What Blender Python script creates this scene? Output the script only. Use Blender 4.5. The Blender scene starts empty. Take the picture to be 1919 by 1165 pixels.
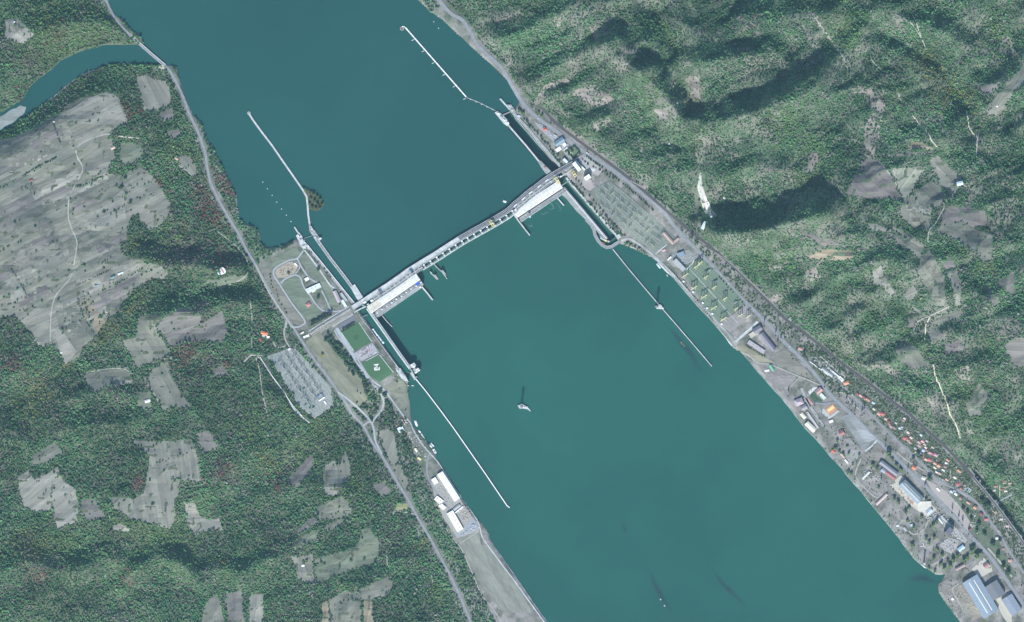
import bpy, bmesh, math, random
import numpy as np
from mathutils import Vector, Matrix
from mathutils.geometry import delaunay_2d_cdt

rnd = random.Random(7)
rng = np.random.default_rng(11)
SCN = bpy.context.scene
C = SCN.collection
S = 2.1                                   # metres per map unit (one pixel of the photograph on the ground)
def X(px): return (px - 959.5) * S
def Y(py): return (582.5 - py) * S

# ---------------------------------------------------------------- camera, sky, sun, exposure
cam_d = bpy.data.cameras.new('camera'); cam = bpy.data.objects.new('camera', cam_d); C.objects.link(cam)
ALT = 30000.0
cam.location = (0, 0, ALT); cam.rotation_euler = (0, 0, 0)
cam_d.sensor_width = 36.0; cam_d.lens = 36.0 * ALT / (1919 * S)
cam_d.clip_start = 100.0; cam_d.clip_end = 90000.0
SCN.camera = cam
world = bpy.data.worlds.new('World'); SCN.world = world; world.use_nodes = True
SUN_EL, SUN_AZ = math.radians(39), math.radians(186)      # sun a little west of due south
wn = world.node_tree
sky = wn.nodes.new('ShaderNodeTexSky'); sky.sky_type = 'NISHITA'; sky.sun_disc = False
sky.sun_elevation = SUN_EL; sky.sun_rotation = SUN_AZ; sky.air_density = 1.0; sky.dust_density = 0.6
wn.links.new(sky.outputs[0], wn.nodes['Background'].inputs[0])
wn.nodes['Background'].inputs[1].default_value = 0.10
sun_d = bpy.data.lights.new('sun', 'SUN'); sun_d.energy = 3.2; sun_d.angle = math.radians(0.5); sun_d.color = (1.0, 0.985, 0.95)
sun = bpy.data.objects.new('sun', sun_d); C.objects.link(sun)
sun_dir = Vector((math.sin(SUN_AZ) * math.cos(SUN_EL), math.cos(SUN_AZ) * math.cos(SUN_EL), math.sin(SUN_EL)))
sun.rotation_euler = sun_dir.to_track_quat('Z', 'Y').to_euler(); sun.location = (0, -3000, 6000)
SCN.view_settings.view_transform = 'Standard'; SCN.view_settings.look = 'None'
SCN.view_settings.exposure = 0.84; SCN.view_settings.gamma = 1.0; SCN.view_settings.use_curve_mapping = False
SCN.cycles.use_denoising = True
SCN.cycles.volume_bounces = 1; SCN.cycles.max_bounces = 5; SCN.cycles.diffuse_bounces = 3

# ---------------------------------------------------------------- materials
def mat(name, col, rough=0.85, var=0.0, scale=0.15, src=None, metal=0.0, spec=0.2, streak=None):
    """procedural material: base colour broken up by two octaves of noise in object space; src 'object' takes the object colour,
    'instance' an instance attribute, 'vertex' a colour attribute"""
    m = bpy.data.materials.new(name); m.use_nodes = True
    nt = m.node_tree; b = nt.nodes['Principled BSDF']
    b.inputs['Roughness'].default_value = rough; b.inputs['Metallic'].default_value = metal
    b.inputs['Specular IOR Level'].default_value = spec
    if src == 'object':
        n = nt.nodes.new('ShaderNodeObjectInfo'); out = n.outputs['Color']
    elif src in ('instance', 'vertex'):
        n = nt.nodes.new('ShaderNodeAttribute'); n.attribute_name = 'tint'
        n.attribute_type = 'INSTANCER' if src == 'instance' else 'GEOMETRY'; out = n.outputs['Color']
    else:
        n = nt.nodes.new('ShaderNodeRGB'); n.outputs[0].default_value = (*col, 1); out = n.outputs[0]
    if var > 0:
        tc = nt.nodes.new('ShaderNodeTexCoord'); co = tc.outputs['Object']
        if streak:
            mp = nt.nodes.new('ShaderNodeMapping'); mp.inputs['Scale'].default_value = streak
            nt.links.new(co, mp.inputs[0]); co = mp.outputs[0]
        fac = None
        for k, (sc, w) in enumerate(((scale, 1.0), (scale * 5.3, 0.7))):
            no = nt.nodes.new('ShaderNodeTexNoise'); no.inputs['Scale'].default_value = sc
            no.inputs['Detail'].default_value = 4; nt.links.new(co, no.inputs['Vector'])
            mr = nt.nodes.new('ShaderNodeMapRange'); mr.inputs[1].default_value = 0.3; mr.inputs[2].default_value = 0.7
            mr.inputs[3].default_value = 1 - var * w; mr.inputs[4].default_value = 1 + var * w
            nt.links.new(no.outputs['Fac'], mr.inputs[0])
            mx = nt.nodes.new('ShaderNodeVectorMath'); mx.operation = 'SCALE'
            nt.links.new(out, mx.inputs[0]); nt.links.new(mr.outputs[0], mx.inputs['Scale']); out = mx.outputs[0]
    nt.links.new(out, b.inputs['Base Color'])
    return m
M = {}
M['ground'] = mat('ground', None, 0.95, 0.28, 0.02, src='vertex', spec=0.05)
M['field'] = mat('field', None, 0.95, 0.24, 0.012, src='object', spec=0.05, streak=(0.16, 2.4, 1))
M['meadow'] = mat('meadow', None, 0.95, 0.24, 0.016, src='object', spec=0.05, streak=(0.35, 1.6, 1))
M['meadow_strips'] = mat('meadow_strips', None, 0.95, 0.30, 0.012, src='object', spec=0.05, streak=(0.14, 2.6, 1))
M['foliage'] = mat('foliage', None, 0.8, 0.25, 0.35, src='instance', spec=0.1)
M['foliage_single'] = mat('foliage_single', None, 0.8, 0.25, 0.35, src='object', spec=0.1)
M['bark'] = mat('bark', (0.09, 0.07, 0.05), 0.9, 0.3, 2.0)
M['asphalt'] = mat('asphalt', (0.245, 0.26, 0.27), 0.9, 0.12, 0.08)
M['asphalt_dark'] = mat('asphalt_dark', (0.115, 0.12, 0.135), 0.9, 0.15, 0.08)
M['gravel'] = mat('gravel', (0.36, 0.35, 0.31), 0.95, 0.15, 0.1)
M['concrete'] = mat('concrete', (0.31, 0.325, 0.32), 0.85, 0.22, 0.05)
M['concrete_pale'] = mat('concrete_pale', (0.47, 0.495, 0.49), 0.85, 0.2, 0.06)
M['concrete_dark'] = mat('concrete_dark', (0.20, 0.21, 0.21), 0.9, 0.2, 0.08)
M['white_paint'] = mat('white_paint', (0.80, 0.80, 0.78), 0.6, 0.06, 0.2)
M['ballast'] = mat('ballast', (0.105, 0.10, 0.095), 0.95, 0.15, 0.3)
M['steel'] = mat('steel', (0.34, 0.37, 0.36), 0.5, 0.1, 0.4, metal=0.2)
M['steel_dark'] = mat('steel_dark', (0.08, 0.10, 0.11), 0.6, 0.15, 0.3, metal=0.2)
M['yellow_paint'] = mat('yellow_paint', (0.72, 0.60, 0.14), 0.55, 0.1, 0.4)
M['pale_yellow'] = mat('pale_yellow', (0.68, 0.66, 0.36), 0.6, 0.1, 0.4)
M['any'] = mat('painted_surface', None, 0.75, 0.12, 0.25, src='object')
M['glass'] = mat('glass', (0.03, 0.05, 0.06), 0.1, spec=0.5)
M['rubber'] = mat('rubber', (0.02, 0.02, 0.02), 0.9)
M['rust'] = mat('rust', (0.25, 0.12, 0.07), 0.85, 0.2, 0.5)

def water_mat(c0=(0.0165, 0.080, 0.066, 1), c1=(0.0215, 0.108, 0.082, 1)):
    m = bpy.data.materials.new('water'); m.use_nodes = True; nt = m.node_tree; b = nt.nodes['Principled BSDF']
    tc = nt.nodes.new('ShaderNodeTexCoord')
    n1 = nt.nodes.new('ShaderNodeTexNoise'); n1.inputs['Scale'].default_value = 0.0012; n1.inputs['Detail'].default_value = 5
    n1.inputs['Roughness'].default_value = 0.6
    nt.links.new(tc.outputs['Object'], n1.inputs['Vector'])
    cr = nt.nodes.new('ShaderNodeValToRGB')
    cr.color_ramp.elements[0].position = 0.32; cr.color_ramp.elements[0].color = c0
    cr.color_ramp.elements[1].position = 0.68; cr.color_ramp.elements[1].color = c1
    nt.links.new(n1.outputs['Fac'], cr.inputs[0]); nt.links.new(cr.outputs[0], b.inputs['Base Color'])
    b.inputs['Roughness'].default_value = 0.25; b.inputs['Specular IOR Level'].default_value = 0.4; b.inputs['IOR'].default_value = 1.33
    n2 = nt.nodes.new('ShaderNodeTexNoise'); n2.inputs['Scale'].default_value = 0.06; n2.inputs['Detail'].default_value = 6
    nt.links.new(tc.outputs['Object'], n2.inputs['Vector'])
    bp = nt.nodes.new('ShaderNodeBump'); bp.inputs['Strength'].default_value = 0.12; bp.inputs['Distance'].default_value = 1.0
    nt.links.new(n2.outputs['Fac'], bp.inputs['Height']); nt.links.new(bp.outputs[0], b.inputs['Normal'])
    return m
M['water'] = water_mat(); M['reservoir'] = water_mat((0.0155, 0.069, 0.064, 1), (0.0185, 0.088, 0.077, 1))

# ---------------------------------------------------------------- object helpers
def link_mesh(name, verts, faces, m, parent=None, smooth=False):
    me = bpy.data.meshes.new(name); me.from_pydata(verts, [], faces); me.update()
    if isinstance(m, (list, tuple)):
        for k in m: me.materials.append(k)
    elif m: me.materials.append(m)
    if smooth: me.shade_smooth()
    o = bpy.data.objects.new(name, me); C.objects.link(o)
    if parent: o.parent = parent
    return o
def thing(name, label, cat, px, py, z=0.0, rot=0.0, group=None):
    o = bpy.data.objects.new(name, None); C.objects.link(o); o.empty_display_size = 2
    o.location = (X(px), Y(py), z); o.rotation_euler = (0, 0, rot)
    o['label'] = label; o['category'] = cat
    if group: o['group'] = group
    return o
def tag(o, label, cat, group=None):
    o['label'] = label; o['category'] = cat
    if group: o['group'] = group
    return o
def struct(o, kind='structure'):
    o['kind'] = kind; return o
def part_label(o, s): o['label'] = s; return o
class MB:
    """collects boxes, prisms, bars and lathes in local metres; build() links them as one mesh object"""
    def __init__(s): s.v = []; s.f = []
    def add(s, vs, fs):
        k = len(s.v); s.v += [tuple(v) for v in vs]; s.f += [tuple(i + k for i in f) for f in fs]; return s
    def box(s, cx, cy, z0, sx, sy, sz, rot=0.0):
        c, n = math.cos(rot), math.sin(rot); vs = []
        for dz in (0, sz):
            for dx, dy in ((-1, -1), (1, -1), (1, 1), (-1, 1)):
                x, y = dx * sx / 2, dy * sy / 2; vs.append((cx + x * c - y * n, cy + x * n + y * c, z0 + dz))
        return s.add(vs, [(3, 2, 1, 0), (4, 5, 6, 7), (0, 1, 5, 4), (1, 2, 6, 5), (2, 3, 7, 6), (3, 0, 4, 7)])
    def prism(s, pts, z0, z1):
        a = sum(pts[i][0] * pts[(i + 1) % len(pts)][1] - pts[(i + 1) % len(pts)][0] * pts[i][1] for i in range(len(pts)))
        if a < 0: pts = pts[::-1]
        n = len(pts); vs = [(x, y, z0) for x, y in pts] + [(x, y, z1) for x, y in pts]
        return s.add(vs, [tuple(range(n - 1, -1, -1)), tuple(range(n, 2 * n))] + [(i, (i + 1) % n, n + (i + 1) % n, n + i) for i in range(n)])
    def bar(s, p, q, w):
        p, q = Vector(p), Vector(q); d = (q - p).normalized()
        u = d.cross(Vector((0, 0, 1)));  u = Vector((1, 0, 0)) if u.length < 1e-3 else u.normalized()
        t = d.cross(u); h = w / 2
        vs = [p + u * a * h + t * b * h for a, b in ((-1, -1), (1, -1), (1, 1), (-1, 1))] + [q + u * a * h + t * b * h for a, b in ((-1, -1), (1, -1), (1, 1), (-1, 1))]
        return s.add(vs, [(0, 1, 2, 3), (7, 6, 5, 4), (4, 5, 1, 0), (5, 6, 2, 1), (6, 7, 3, 2), (7, 4, 0, 3)])
    def cyl(s, cx, cy, z0, z1, r0, r1=None, n=12):
        r1 = r0 if r1 is None else r1; vs = []
        for z, r in ((z0, r0), (z1, r1)):
            vs += [(cx + r * math.cos(2 * math.pi * i / n), cy + r * math.sin(2 * math.pi * i / n), z) for i in range(n)]
        return s.add(vs, [tuple(range(n - 1, -1, -1)), tuple(range(n, 2 * n))] + [(i, (i + 1) % n, n + (i + 1) % n, n + i) for i in range(n)])
    def gable(s, L, W, z0, rise, over=0.6, th=0.3):
        a, b = L / 2 + over, W / 2 + over
        vs = []
        for dz in (0, th):
            vs += [(-a, -b, z0 + dz), (a, -b, z0 + dz), (a, 0, z0 + rise + dz), (-a, 0, z0 + rise + dz), (a, b, z0 + dz), (-a, b, z0 + dz)]
        return s.add(vs, [(6, 7, 8, 9), (9, 8, 10, 11), (3, 2, 1, 0), (5, 4, 2, 3), (0, 1, 7, 6), (1, 2, 8, 7), (2, 4, 10, 8), (4, 5, 11, 10), (5, 3, 9, 11), (3, 0, 6, 9)])
    def slope(s, L, W, z0, rise, side, over=0.6, th=0.3):
        a, b = L / 2 + over, (W / 2 + over) * side
        vs = [(-a, b, z0), (a, b, z0), (a, 0, z0 + rise), (-a, 0, z0 + rise)]; vs += [(x, y, z + th) for x, y, z in vs]
        f = [(3, 2, 1, 0), (4, 5, 6, 7), (0, 1, 5, 4), (1, 2, 6, 5), (2, 3, 7, 6), (3, 0, 4, 7)]
        return s.add(vs, f if side < 0 else [q[::-1] for q in f])
    def hip(s, L, W, z0, rise, over=0.6):
        a, b = L / 2 + over, W / 2 + over; r = max(0.2, a - b)
        vs = [(-a, -b, z0), (a, -b, z0), (a, b, z0), (-a, b, z0), (-r, 0, z0 + rise), (r, 0, z0 + rise)]
        return s.add(vs, [(3, 2, 1, 0), (0, 1, 5, 4), (1, 2, 5), (2, 3, 4, 5), (3, 0, 4)])
    def build(s, name, m, parent=None, color=None, smooth=False):
        o = link_mesh(name, s.v, s.f, m, parent, smooth)
        if color: o.color = (*color, 1)
        return o

# ---------------------------------------------------------------- map geometry
def crop(ox, oy, s, *pts): return [(ox + x / s, oy + y / s) for x, y in pts]
def TL(*p): return crop(0, 0, 2.9875, *p)
def TR(*p): return crop(960, 0, 2.9875, *p)
def TQ(*p): return crop(1440, 0, 2.9875, *p)
def ML(*p): return crop(0, 390, 2.9875, *p)
def MM(*p): return crop(480, 390, 2.9875, *p)
def MR(*p): return crop(960, 390, 2.9875, *p)
def MQ(*p): return crop(1440, 390, 2.9875, *p)
def BL(*p): return crop(0, 775, 2.9875, *p)
def BM(*p): return crop(480, 775, 2.9875, *p)
def BQ(*p): return crop(1440, 775, 2.9875, *p)
FAR = 4800
left_bank_up = [(-1200, -FAR), (120, -250), (205, 0), (214, 23), (231, 37), (248, 55), (264, 67), (273, 80), (258, 84), (234, 85), (208, 84), (181, 89), (147, 99), (114, 115), (94, 134), (77, 146), (57, 164), (44, 187), (18, 203), (-60, 250), (-60, 282), (18, 238), (67, 203), (97, 183), (124, 160), (157, 137), (187, 126), (221, 117), (254, 120), (288, 119), (308, 120), (331, 122), (335, 134), (341, 161), (351, 187), (363, 214), (378, 228), (388, 258), (402, 278), (415, 305), (428, 331), (438, 351), (446, 368), (447, 390), (450, 408), (461, 418), (480, 424), (487, 434), (490, 454), (503, 463), (524, 462), (540, 455), (556, 446)]
lock_left = [(570, 455), (668, 574), (680, 591), (759, 702)]
left_bank_dn = [(760, 712), (764, 721), (768, 751), (771, 780), (774, 795), (798, 822), (818, 855), (841, 889), (868, 936), (895, 969), (914, 992), (919, 1008), (928, 1023), (960, 1068), (1010, 1141), (1090, 1260), (2500, FAR)]
right_bank_dn = [(3100, FAR), (1870, 1260), (1780, 1142), (1771, 1130), (1758, 1110), (1756, 1096), (1775, 1072), (1763, 1079), (1755, 1078), (1735, 1066), (1714, 1049), (1694, 1023), (1674, 996), (1654, 972), (1627, 939), (1601, 909), (1577, 879), (1554, 854), (1530, 825), (1507, 802), (1487, 775), (1467, 750), (1440, 720), (1412, 688), (1390, 661), (1375, 654), (1352, 624), (1328, 597), (1295, 561), (1261, 520), (1243, 505), (1231, 490), (1221, 483), (1187, 467), (1164, 455)]
lock_right = [(1152, 437), (1072, 346), (1058, 322), (968, 218)]
right_bank_up = [(964, 206), (970, 196), (973, 187), (960, 166), (949, 151), (925, 127), (905, 109), (882, 89), (865, 72), (848, 57), (828, 38), (805, 22), (770, -10), (500, -260), (200, -FAR)]
RIVER = left_bank_up + lock_left + left_bank_dn + right_bank_dn + lock_right + right_bank_up
RIGHT_HILLS = [(860, -FAR), (838, 0), (870, 30), (900, 75), (930, 105), (955, 145), (985, 185), (1020, 206), (1050, 236), (1100, 273), (1152, 309), (1186, 335), (1236, 378), (1300, 433), (1333, 458), (1383, 500), (1445, 565), (1510, 622), (1575, 672), (1622, 706), (1676, 748), (1735, 800), (1797, 858), (1850, 915), (1900, 970), (2010, 1090), (FAR, FAR), (FAR, -FAR)]
LEFT_HILLS = [(-FAR, -FAR), (-1500, -FAR), (180, 0), (225, 45), (262, 75), (300, 128), (330, 175), (352, 235), (378, 300), (400, 375), (440, 450), (475, 510), (520, 600), (545, 650), (600, 735), (655, 800), (715, 890), (775, 990), (830, 1090), (880, 1200), (2000, FAR), (-FAR, FAR)]
def sdist(px, py, poly, closed=True):
    """signed distance (map units) to a polygon, positive inside; unsigned distance for open lines"""
    px = px.astype(np.float32); py = py.astype(np.float32)
    d2 = np.full(px.shape, 1e12, np.float32); ins = np.zeros(px.shape, bool)
    n = len(poly)
    for i in range(n if closed else n - 1):
        (ax, ay), (bx, by) = poly[i], poly[(i + 1) % n]
        ex, ey = bx - ax, by - ay; wx = px - ax; wy = py - ay
        t = np.clip((wx * ex + wy * ey) / (ex * ex + ey * ey + 1e-9), 0, 1)
        q = (wx - ex * t) ** 2 + (wy - ey * t) ** 2
        np.minimum(d2, q, out=d2)
        if closed and ay != by:
            c = (ay > py) != (by > py)
            ins ^= c & (px < (bx - ax) * (py - ay) / (by - ay) + ax)
    d = np.sqrt(d2)
    return np.where(ins, d, -d) if closed else d
def vnoise(x, y, seed):
    r = np.random.default_rng(seed).random((256, 256)).astype(np.float32)
    xi = np.floor(x).astype(int); yi = np.floor(y).astype(int); fx = x - xi; fy = y - yi
    fx = fx * fx * (3 - 2 * fx); fy = fy * fy * (3 - 2 * fy)
    a = r[yi & 255, xi & 255]; b = r[yi & 255, (xi + 1) & 255]; c = r[(yi + 1) & 255, xi & 255]; d = r[(yi + 1) & 255, (xi + 1) & 255]
    return (a + (b - a) * fx) * (1 - fy) + (c + (d - c) * fx) * fy
def fbm(x, y, seed, octv=4):
    v = 0; a = 0.5; t = 0
    for k in range(octv):
        v = v + a * vnoise(x, y, seed + k); t += a; a *= 0.55; x = x * 2.03 + 17.1; y = y * 2.03 + 5.7
    return v / t
def sstep(a, b, x):
    t = np.clip((x - a) / (b - a), 0, 1); return t * t * (3 - 2 * t)
# ridges: (line, height in metres, half width in map units); the north face of each falls into shade
RIDGES = [
 ([(895, 82), (960, 68), (1020, 44), (1070, 15)], 42, 20), ([(970, 168), (1010, 150), (1060, 122), (1110, 94), (1160, 75)], 40, 17),
 ([(1140, 100), (1180, 128), (1210, 150), (1240, 182), (1262, 206), (1285, 240)], 58, 26), ([(1195, 136), (1225, 128)], 26, 14), ([(1250, 60), (1240, 95)], 20, 16), ([(1455, 190), (1500, 160), (1540, 130)], 30, 22), ([(1395, 330), (1440, 318), (1490, 322)], 24, 20), ([(1230, 330), (1255, 318), (1280, 322)], 20, 14), ([(1165, 280), (1195, 262), (1215, 262)], 18, 14), ([(1110, 250), (1140, 262)], 16, 12), ([(1020, 190), (1048, 172)], 20, 12), ([(1470, 470), (1510, 462), (1550, 448), (1600, 440)], 26, 16), ([(1600, 500), (1650, 488), (1690, 494)], 22, 18), ([(1560, 560), (1600, 545), (1640, 550)], 22, 18), ([(1590, 640), (1640, 618), (1680, 604)], 26, 18), ([(1760, 560), (1800, 545), (1850, 560)], 22, 20), ([(1830, 330), (1870, 320), (1910, 330)], 26, 22), ([(1780, 690), (1830, 680), (1880, 700)], 24, 22), ([(1275, 122), (1340, 118), (1400, 108), (1450, 100)], 38, 20),
 ([(1318, 236), (1370, 224), (1430, 206), (1480, 192), (1530, 165)], 62, 27), ([(1085, 240), (1120, 228), (1150, 212)], 26, 14),
 ([(1195, 305), (1230, 298), (1262, 292)], 18, 14), ([(1318, 348), (1360, 332), (1410, 312)], 26, 18),
 ([(1338, 440), (1400, 436), (1455, 426), (1500, 414), (1535, 406)], 112, 37),
 ([(1440, 545), (1480, 525), (1500, 520)], 20, 15), ([(1490, 575), (1540, 545), (1570, 520)], 24, 15), ([(1520, 640), (1570, 610), (1610, 585)], 24, 16),
 ([(1600, 700), (1650, 672), (1690, 650)], 26, 18), ([(1680, 40), (1740, 55), (1790, 80)], 34, 20), ([(1600, 75), (1680, 100), (1750, 140)], 20, 22),
 ([(1420, 40), (1520, 30), (1600, 40)], 20, 30), ([(1790, 840), (1840, 870), (1870, 890)], 18, 16), ([(1690, 720), (1740, 740)], 18, 16),
 ([(70, 246), (130, 205), (190, 180)], 5, 16), ([(270, 484), (320, 498), (360, 496), (400, 507), (440, 504), (465, 496)], 32, 21), ([(360, 496), (375, 470)], 12, 12),
 ([(290, 598), (330, 584), (375, 588), (420, 568), (470, 566)], 32, 22), ([(375, 588), (390, 556)], 12, 12), ([(10, 1070), (60, 1050), (110, 1066), (160, 1058)], 24, 22), ([(150, 1070), (200, 1046), (250, 1064), (300, 1040), (330, 1052)], 28, 22), ([(330, 1052), (370, 1074), (420, 1062), (450, 1076)], 24, 20), ([(460, 1072), (520, 1040), (560, 1020)], 18, 18), ([(230, 1100), (260, 1064)], 20, 16), ([(380, 1090), (350, 1062)], 18, 16),
 ([(140, 806), (190, 790), (230, 798), (270, 786)], 18, 20), ([(480, 930), (560, 905), (640, 915)], 12, 22), ([(740, 1050), (800, 1040)], 10, 16),
 ([(150, 745), (200, 730), (250, 740)], 14, 14), ([(60, 60), (130, 45), (220, 40)], 20, 22)]
VALLEYS = [([(1225, 20), (1262, 95), (1290, 190), (1304, 300), (1312, 380), (1318, 430)], 46, 26), ([(1640, 60), (1760, 130), (1830, 230), (1850, 300)], 30, 26),
 ([(1850, 300), (1830, 380), (1840, 520), (1850, 640)], 24, 30), ([(60, 330), (200, 640), (120, 700), (20, 760)], 16, 30), ([(330, 640), (420, 560), (480, 540)], 10, 20)]
def level(px, py):                         # bank level falls from the reservoir side to the tail water side
    return 30.0 * (1 - sstep(-30, 30, ((px - 760) * 250 + (py - 705) * 395) / 467.0))
def height(px, py):
    px = np.asarray(px, np.float32); py = np.asarray(py, np.float32)
    sd = -sdist(px, py, RIVER)             # positive on land
    wl = level(px, py)
    z = np.where(sd < 0, np.maximum(wl + sd * S * 3.0, -14), wl + np.clip(sd * S * 0.55, 0, 4.5))
    zb = z; hr = sdist(px, py, RIGHT_HILLS); hl = sdist(px, py, LEFT_HILLS)
    r = sstep(0, 260, hr); shore = sstep(0, 55, sd); l = sstep(0, 260, hl) * shore
    z = z + 130 * r + 26 * sstep(0, 30, hr) + 45 * l
    along = (px * 0.82 - py * 0.57); across = (px * 0.57 + py * 0.82)
    wx, wy = 26 * (fbm(px / 60.0, py / 60.0, 12, 3) - 0.5), 26 * (fbm(px / 60.0, py / 60.0, 15, 3) - 0.5)      # warped, sharp-crested spurs
    rg = lambda v: 1 - np.abs(2 * v - 1)
    a2, c2 = along + wx * 2, across + wy * 2
    nz = rg(fbm(c2 / 78.0, a2 / 190.0, 3, 2)) * 58 + rg(fbm((c2 + 9) / 28.0, a2 / 55.0, 6, 2)) * 20 - 47 + (fbm(px / 120.0, py / 120.0, 9, 3) - 0.5) * 40
    nl = rg(fbm((py + wy * 3 + px * 0.35) / 75.0, (px + wx * 3 - py * 0.35) / 105.0, 21, 2)) * 13 + rg(fbm((px + wx * 4 + py * 0.5) / 80.0, (py + wy * 3 - px * 0.5) / 140.0, 29, 2)) * 14 + (fbm(px / 150.0, py / 105.0, 24, 4) - 0.5) * 26 - 14 + rg(fbm((py + wy) / 24.0, (px + wx) / 30.0, 27, 2)) * 8
    k = sstep(4, 70, hr); kl = sstep(4, 80, hl) * shore
    z = z + nz * k + nl * kl
    on = np.maximum(sstep(0, 22, hr), sstep(0, 18, hl))
    for ln, h, w in RIDGES:
        k1 = np.clip(1 - sdist(px, py, ln, False) * (1 + 0.35 * (fbm(px / 22.0, py / 22.0, 33, 2) - 0.5)) / (w * 1.55), 0, 1)
        z = z + 1.28 * h * on * k1 ** 1.1
    for ln, h, w in VALLEYS: z = z - 1.2 * h * on * np.clip(1 - sdist(px, py, ln, False) / (w * 1.6), 0, 1) ** 1.2
    lo = wl + 2.0
    return np.where(sd > 0, np.maximum(z, np.where(sd * S > 4, lo, -20)), zb)
STEP = 4.0
out_l = [-100 - 30 * 1.32 ** k for k in range(1, 18)]
gx = np.array(sorted([v for v in out_l if v > -4700] + [-4700.0]) + list(np.arange(-100, 2021, STEP)) + sorted([2020 + 30 * 1.32 ** k for k in range(1, 18) if 2020 + 30 * 1.32 ** k < 4700] + [4700.0]))
gy = np.array(sorted([v for v in out_l if v > -4700] + [-4700.0]) + list(np.arange(-100, 1269, STEP)) + sorted([1268 + 30 * 1.32 ** k for k in range(1, 18) if 1268 + 30 * 1.32 ** k < 4700] + [4700.0]))
GX, GY = np.meshgrid(gx, gy)
GZ = height(GX, GY)
ix0 = int(np.searchsorted(gx, -100)); iy0 = int(np.searchsorted(gy, -100))
def H(px, py):
    """ground height on the built grid (bilinear)"""
    px = np.asarray(px, float); py = np.asarray(py, float)
    u = np.clip((px + 100) / STEP, 0, (2020 + 100) / STEP - 1e-3); v = np.clip((py + 100) / STEP, 0, (1268 + 100) / STEP - 1e-3)
    i = u.astype(int); j = v.astype(int); fu = u - i; fv = v - j; i = i + ix0; j = j + iy0
    return (GZ[j, i] * (1 - fu) + GZ[j, i + 1] * fu) * (1 - fv) + (GZ[j + 1, i] * (1 - fu) + GZ[j + 1, i + 1] * fu) * fv
def h1(px, py): return float(H(px, py))
def lerp(a, b, t):
    t = t[..., None]; return np.array(a) * (1 - t) + np.array(b) * t
def build_ground():
    ny, nx = GZ.shape
    v = np.stack([X(GX), Y(GY), GZ], -1).reshape(-1, 3)
    j, i = np.meshgrid(np.arange(ny - 1), np.arange(nx - 1), indexing='ij')
    a = (j * nx + i).ravel(); f = np.stack([a + nx, a + nx + 1, a + 1, a], 1)
    me = bpy.data.meshes.new('ground'); me.vertices.add(len(v)); me.vertices.foreach_set('co', v.ravel())
    me.loops.add(f.size); me.loops.foreach_set('vertex_index', f.ravel().astype(np.int32))
    me.polygons.add(len(f)); me.polygons.foreach_set('loop_start', np.arange(0, f.size, 4, dtype=np.int32))
    me.update(calc_edges=True); me.shade_smooth()
    n1 = fbm(GX / 40, GY / 40, 40, 4); n2 = fbm(GX / 12, GY / 12, 50, 3)
    hr = sdist(GX, GY, RIGHT_HILLS); hl = sdist(GX, GY, LEFT_HILLS)
    forest = lerp((0.075, 0.10, 0.06), (0.125, 0.14, 0.095), n1)
    scrub = lerp((0.085, 0.13, 0.075), (0.175, 0.175, 0.145), sstep(0.35, 0.68, n1 * 0.6 + n2 * 0.4))
    flat = np.where((GX > 900)[..., None], lerp((0.145, 0.155, 0.125), (0.26, 0.25, 0.235), sstep(0.3, 0.64, n2 * 0.8 + n1 * 0.2)), lerp((0.105, 0.13, 0.09), (0.215, 0.215, 0.19), sstep(0.3, 0.66, n2 * 0.75 + n1 * 0.25)))
    col = np.where((hr > 0)[..., None], scrub, np.where((hl > 0)[..., None], forest, flat))
    col = np.concatenate([col, np.ones(col.shape[:-1] + (1,))], -1).astype(np.float32)
    at = me.color_attributes.new('tint', 'FLOAT_COLOR', 'POINT'); at.data.foreach_set('color', col.ravel())
    me.materials.append(M['ground'])
    o = bpy.data.objects.new('ground', me); C.objects.link(o); struct(o)
build_ground()
def flat_poly(name, pts, z, m):
    o = link_mesh(name, [(X(a), Y(b), z) for a, b in pts][::-1], [tuple(range(len(pts)))], m); return o
# the water: the reservoir stands 30 m above the tail water; the dam and the locks close the step between them
UP = [(-1300, -FAR)] + [(-1300, 400), (540, 470), (600, 560), (672, 585), (693, 565), (728, 543), (815, 485), (862, 456), (915, 427), (949, 405), (975, 375), (1004, 355), (1031, 338), (1027, 326), (946, 232), (929, 212), (943, 217), (957, 209), (966, 206), (980, 195), (1300, -300), (700, -FAR)]
DN = [(640, 560), (672, 580), (693, 562), (728, 540), (815, 482), (862, 453), (915, 424), (949, 402), (975, 372), (1004, 352), (1044, 328), (1059, 319), (1200, 400), (1960, 900), (FAR, 2000), (FAR, FAR), (600, FAR), (500, 900)]
struct(flat_poly('reservoir_water', UP, 30.0, M['reservoir'])); struct(flat_poly('river_water', DN, 0.0, M['water']))
# ---------------------------------------------------------------- masks on a 2-unit raster: where trees may not stand
RX0, RY0, RS = -130.0, -130.0, 2.0
RW, RH = int((2050 + 130) / RS), int((1300 + 130) / RS)
RXX, RYY = np.meshgrid(RX0 + (np.arange(RW) + 0.5) * RS, RY0 + (np.arange(RH) + 0.5) * RS)
free = np.ones((RH, RW), np.float32)               # 1 = woodland may grow, 0 = open
roadmask = np.zeros((RH, RW), np.float32)
def fill(poly, val, grid=None, grow=0.0):
    g = free if grid is None else grid
    xs = [p[0] for p in poly]; ys = [p[1] for p in poly]
    i0, i1 = max(0, int((min(xs) - RX0) / RS) - 3), min(RW, int((max(xs) - RX0) / RS) + 4)
    j0, j1 = max(0, int((min(ys) - RY0) / RS) - 3), min(RH, int((max(ys) - RY0) / RS) + 4)
    if i1 <= i0 or j1 <= j0: return
    d = sdist(RXX[j0:j1, i0:i1], RYY[j0:j1, i0:i1], poly)
    g[j0:j1, i0:i1][d > -grow] = val
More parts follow.
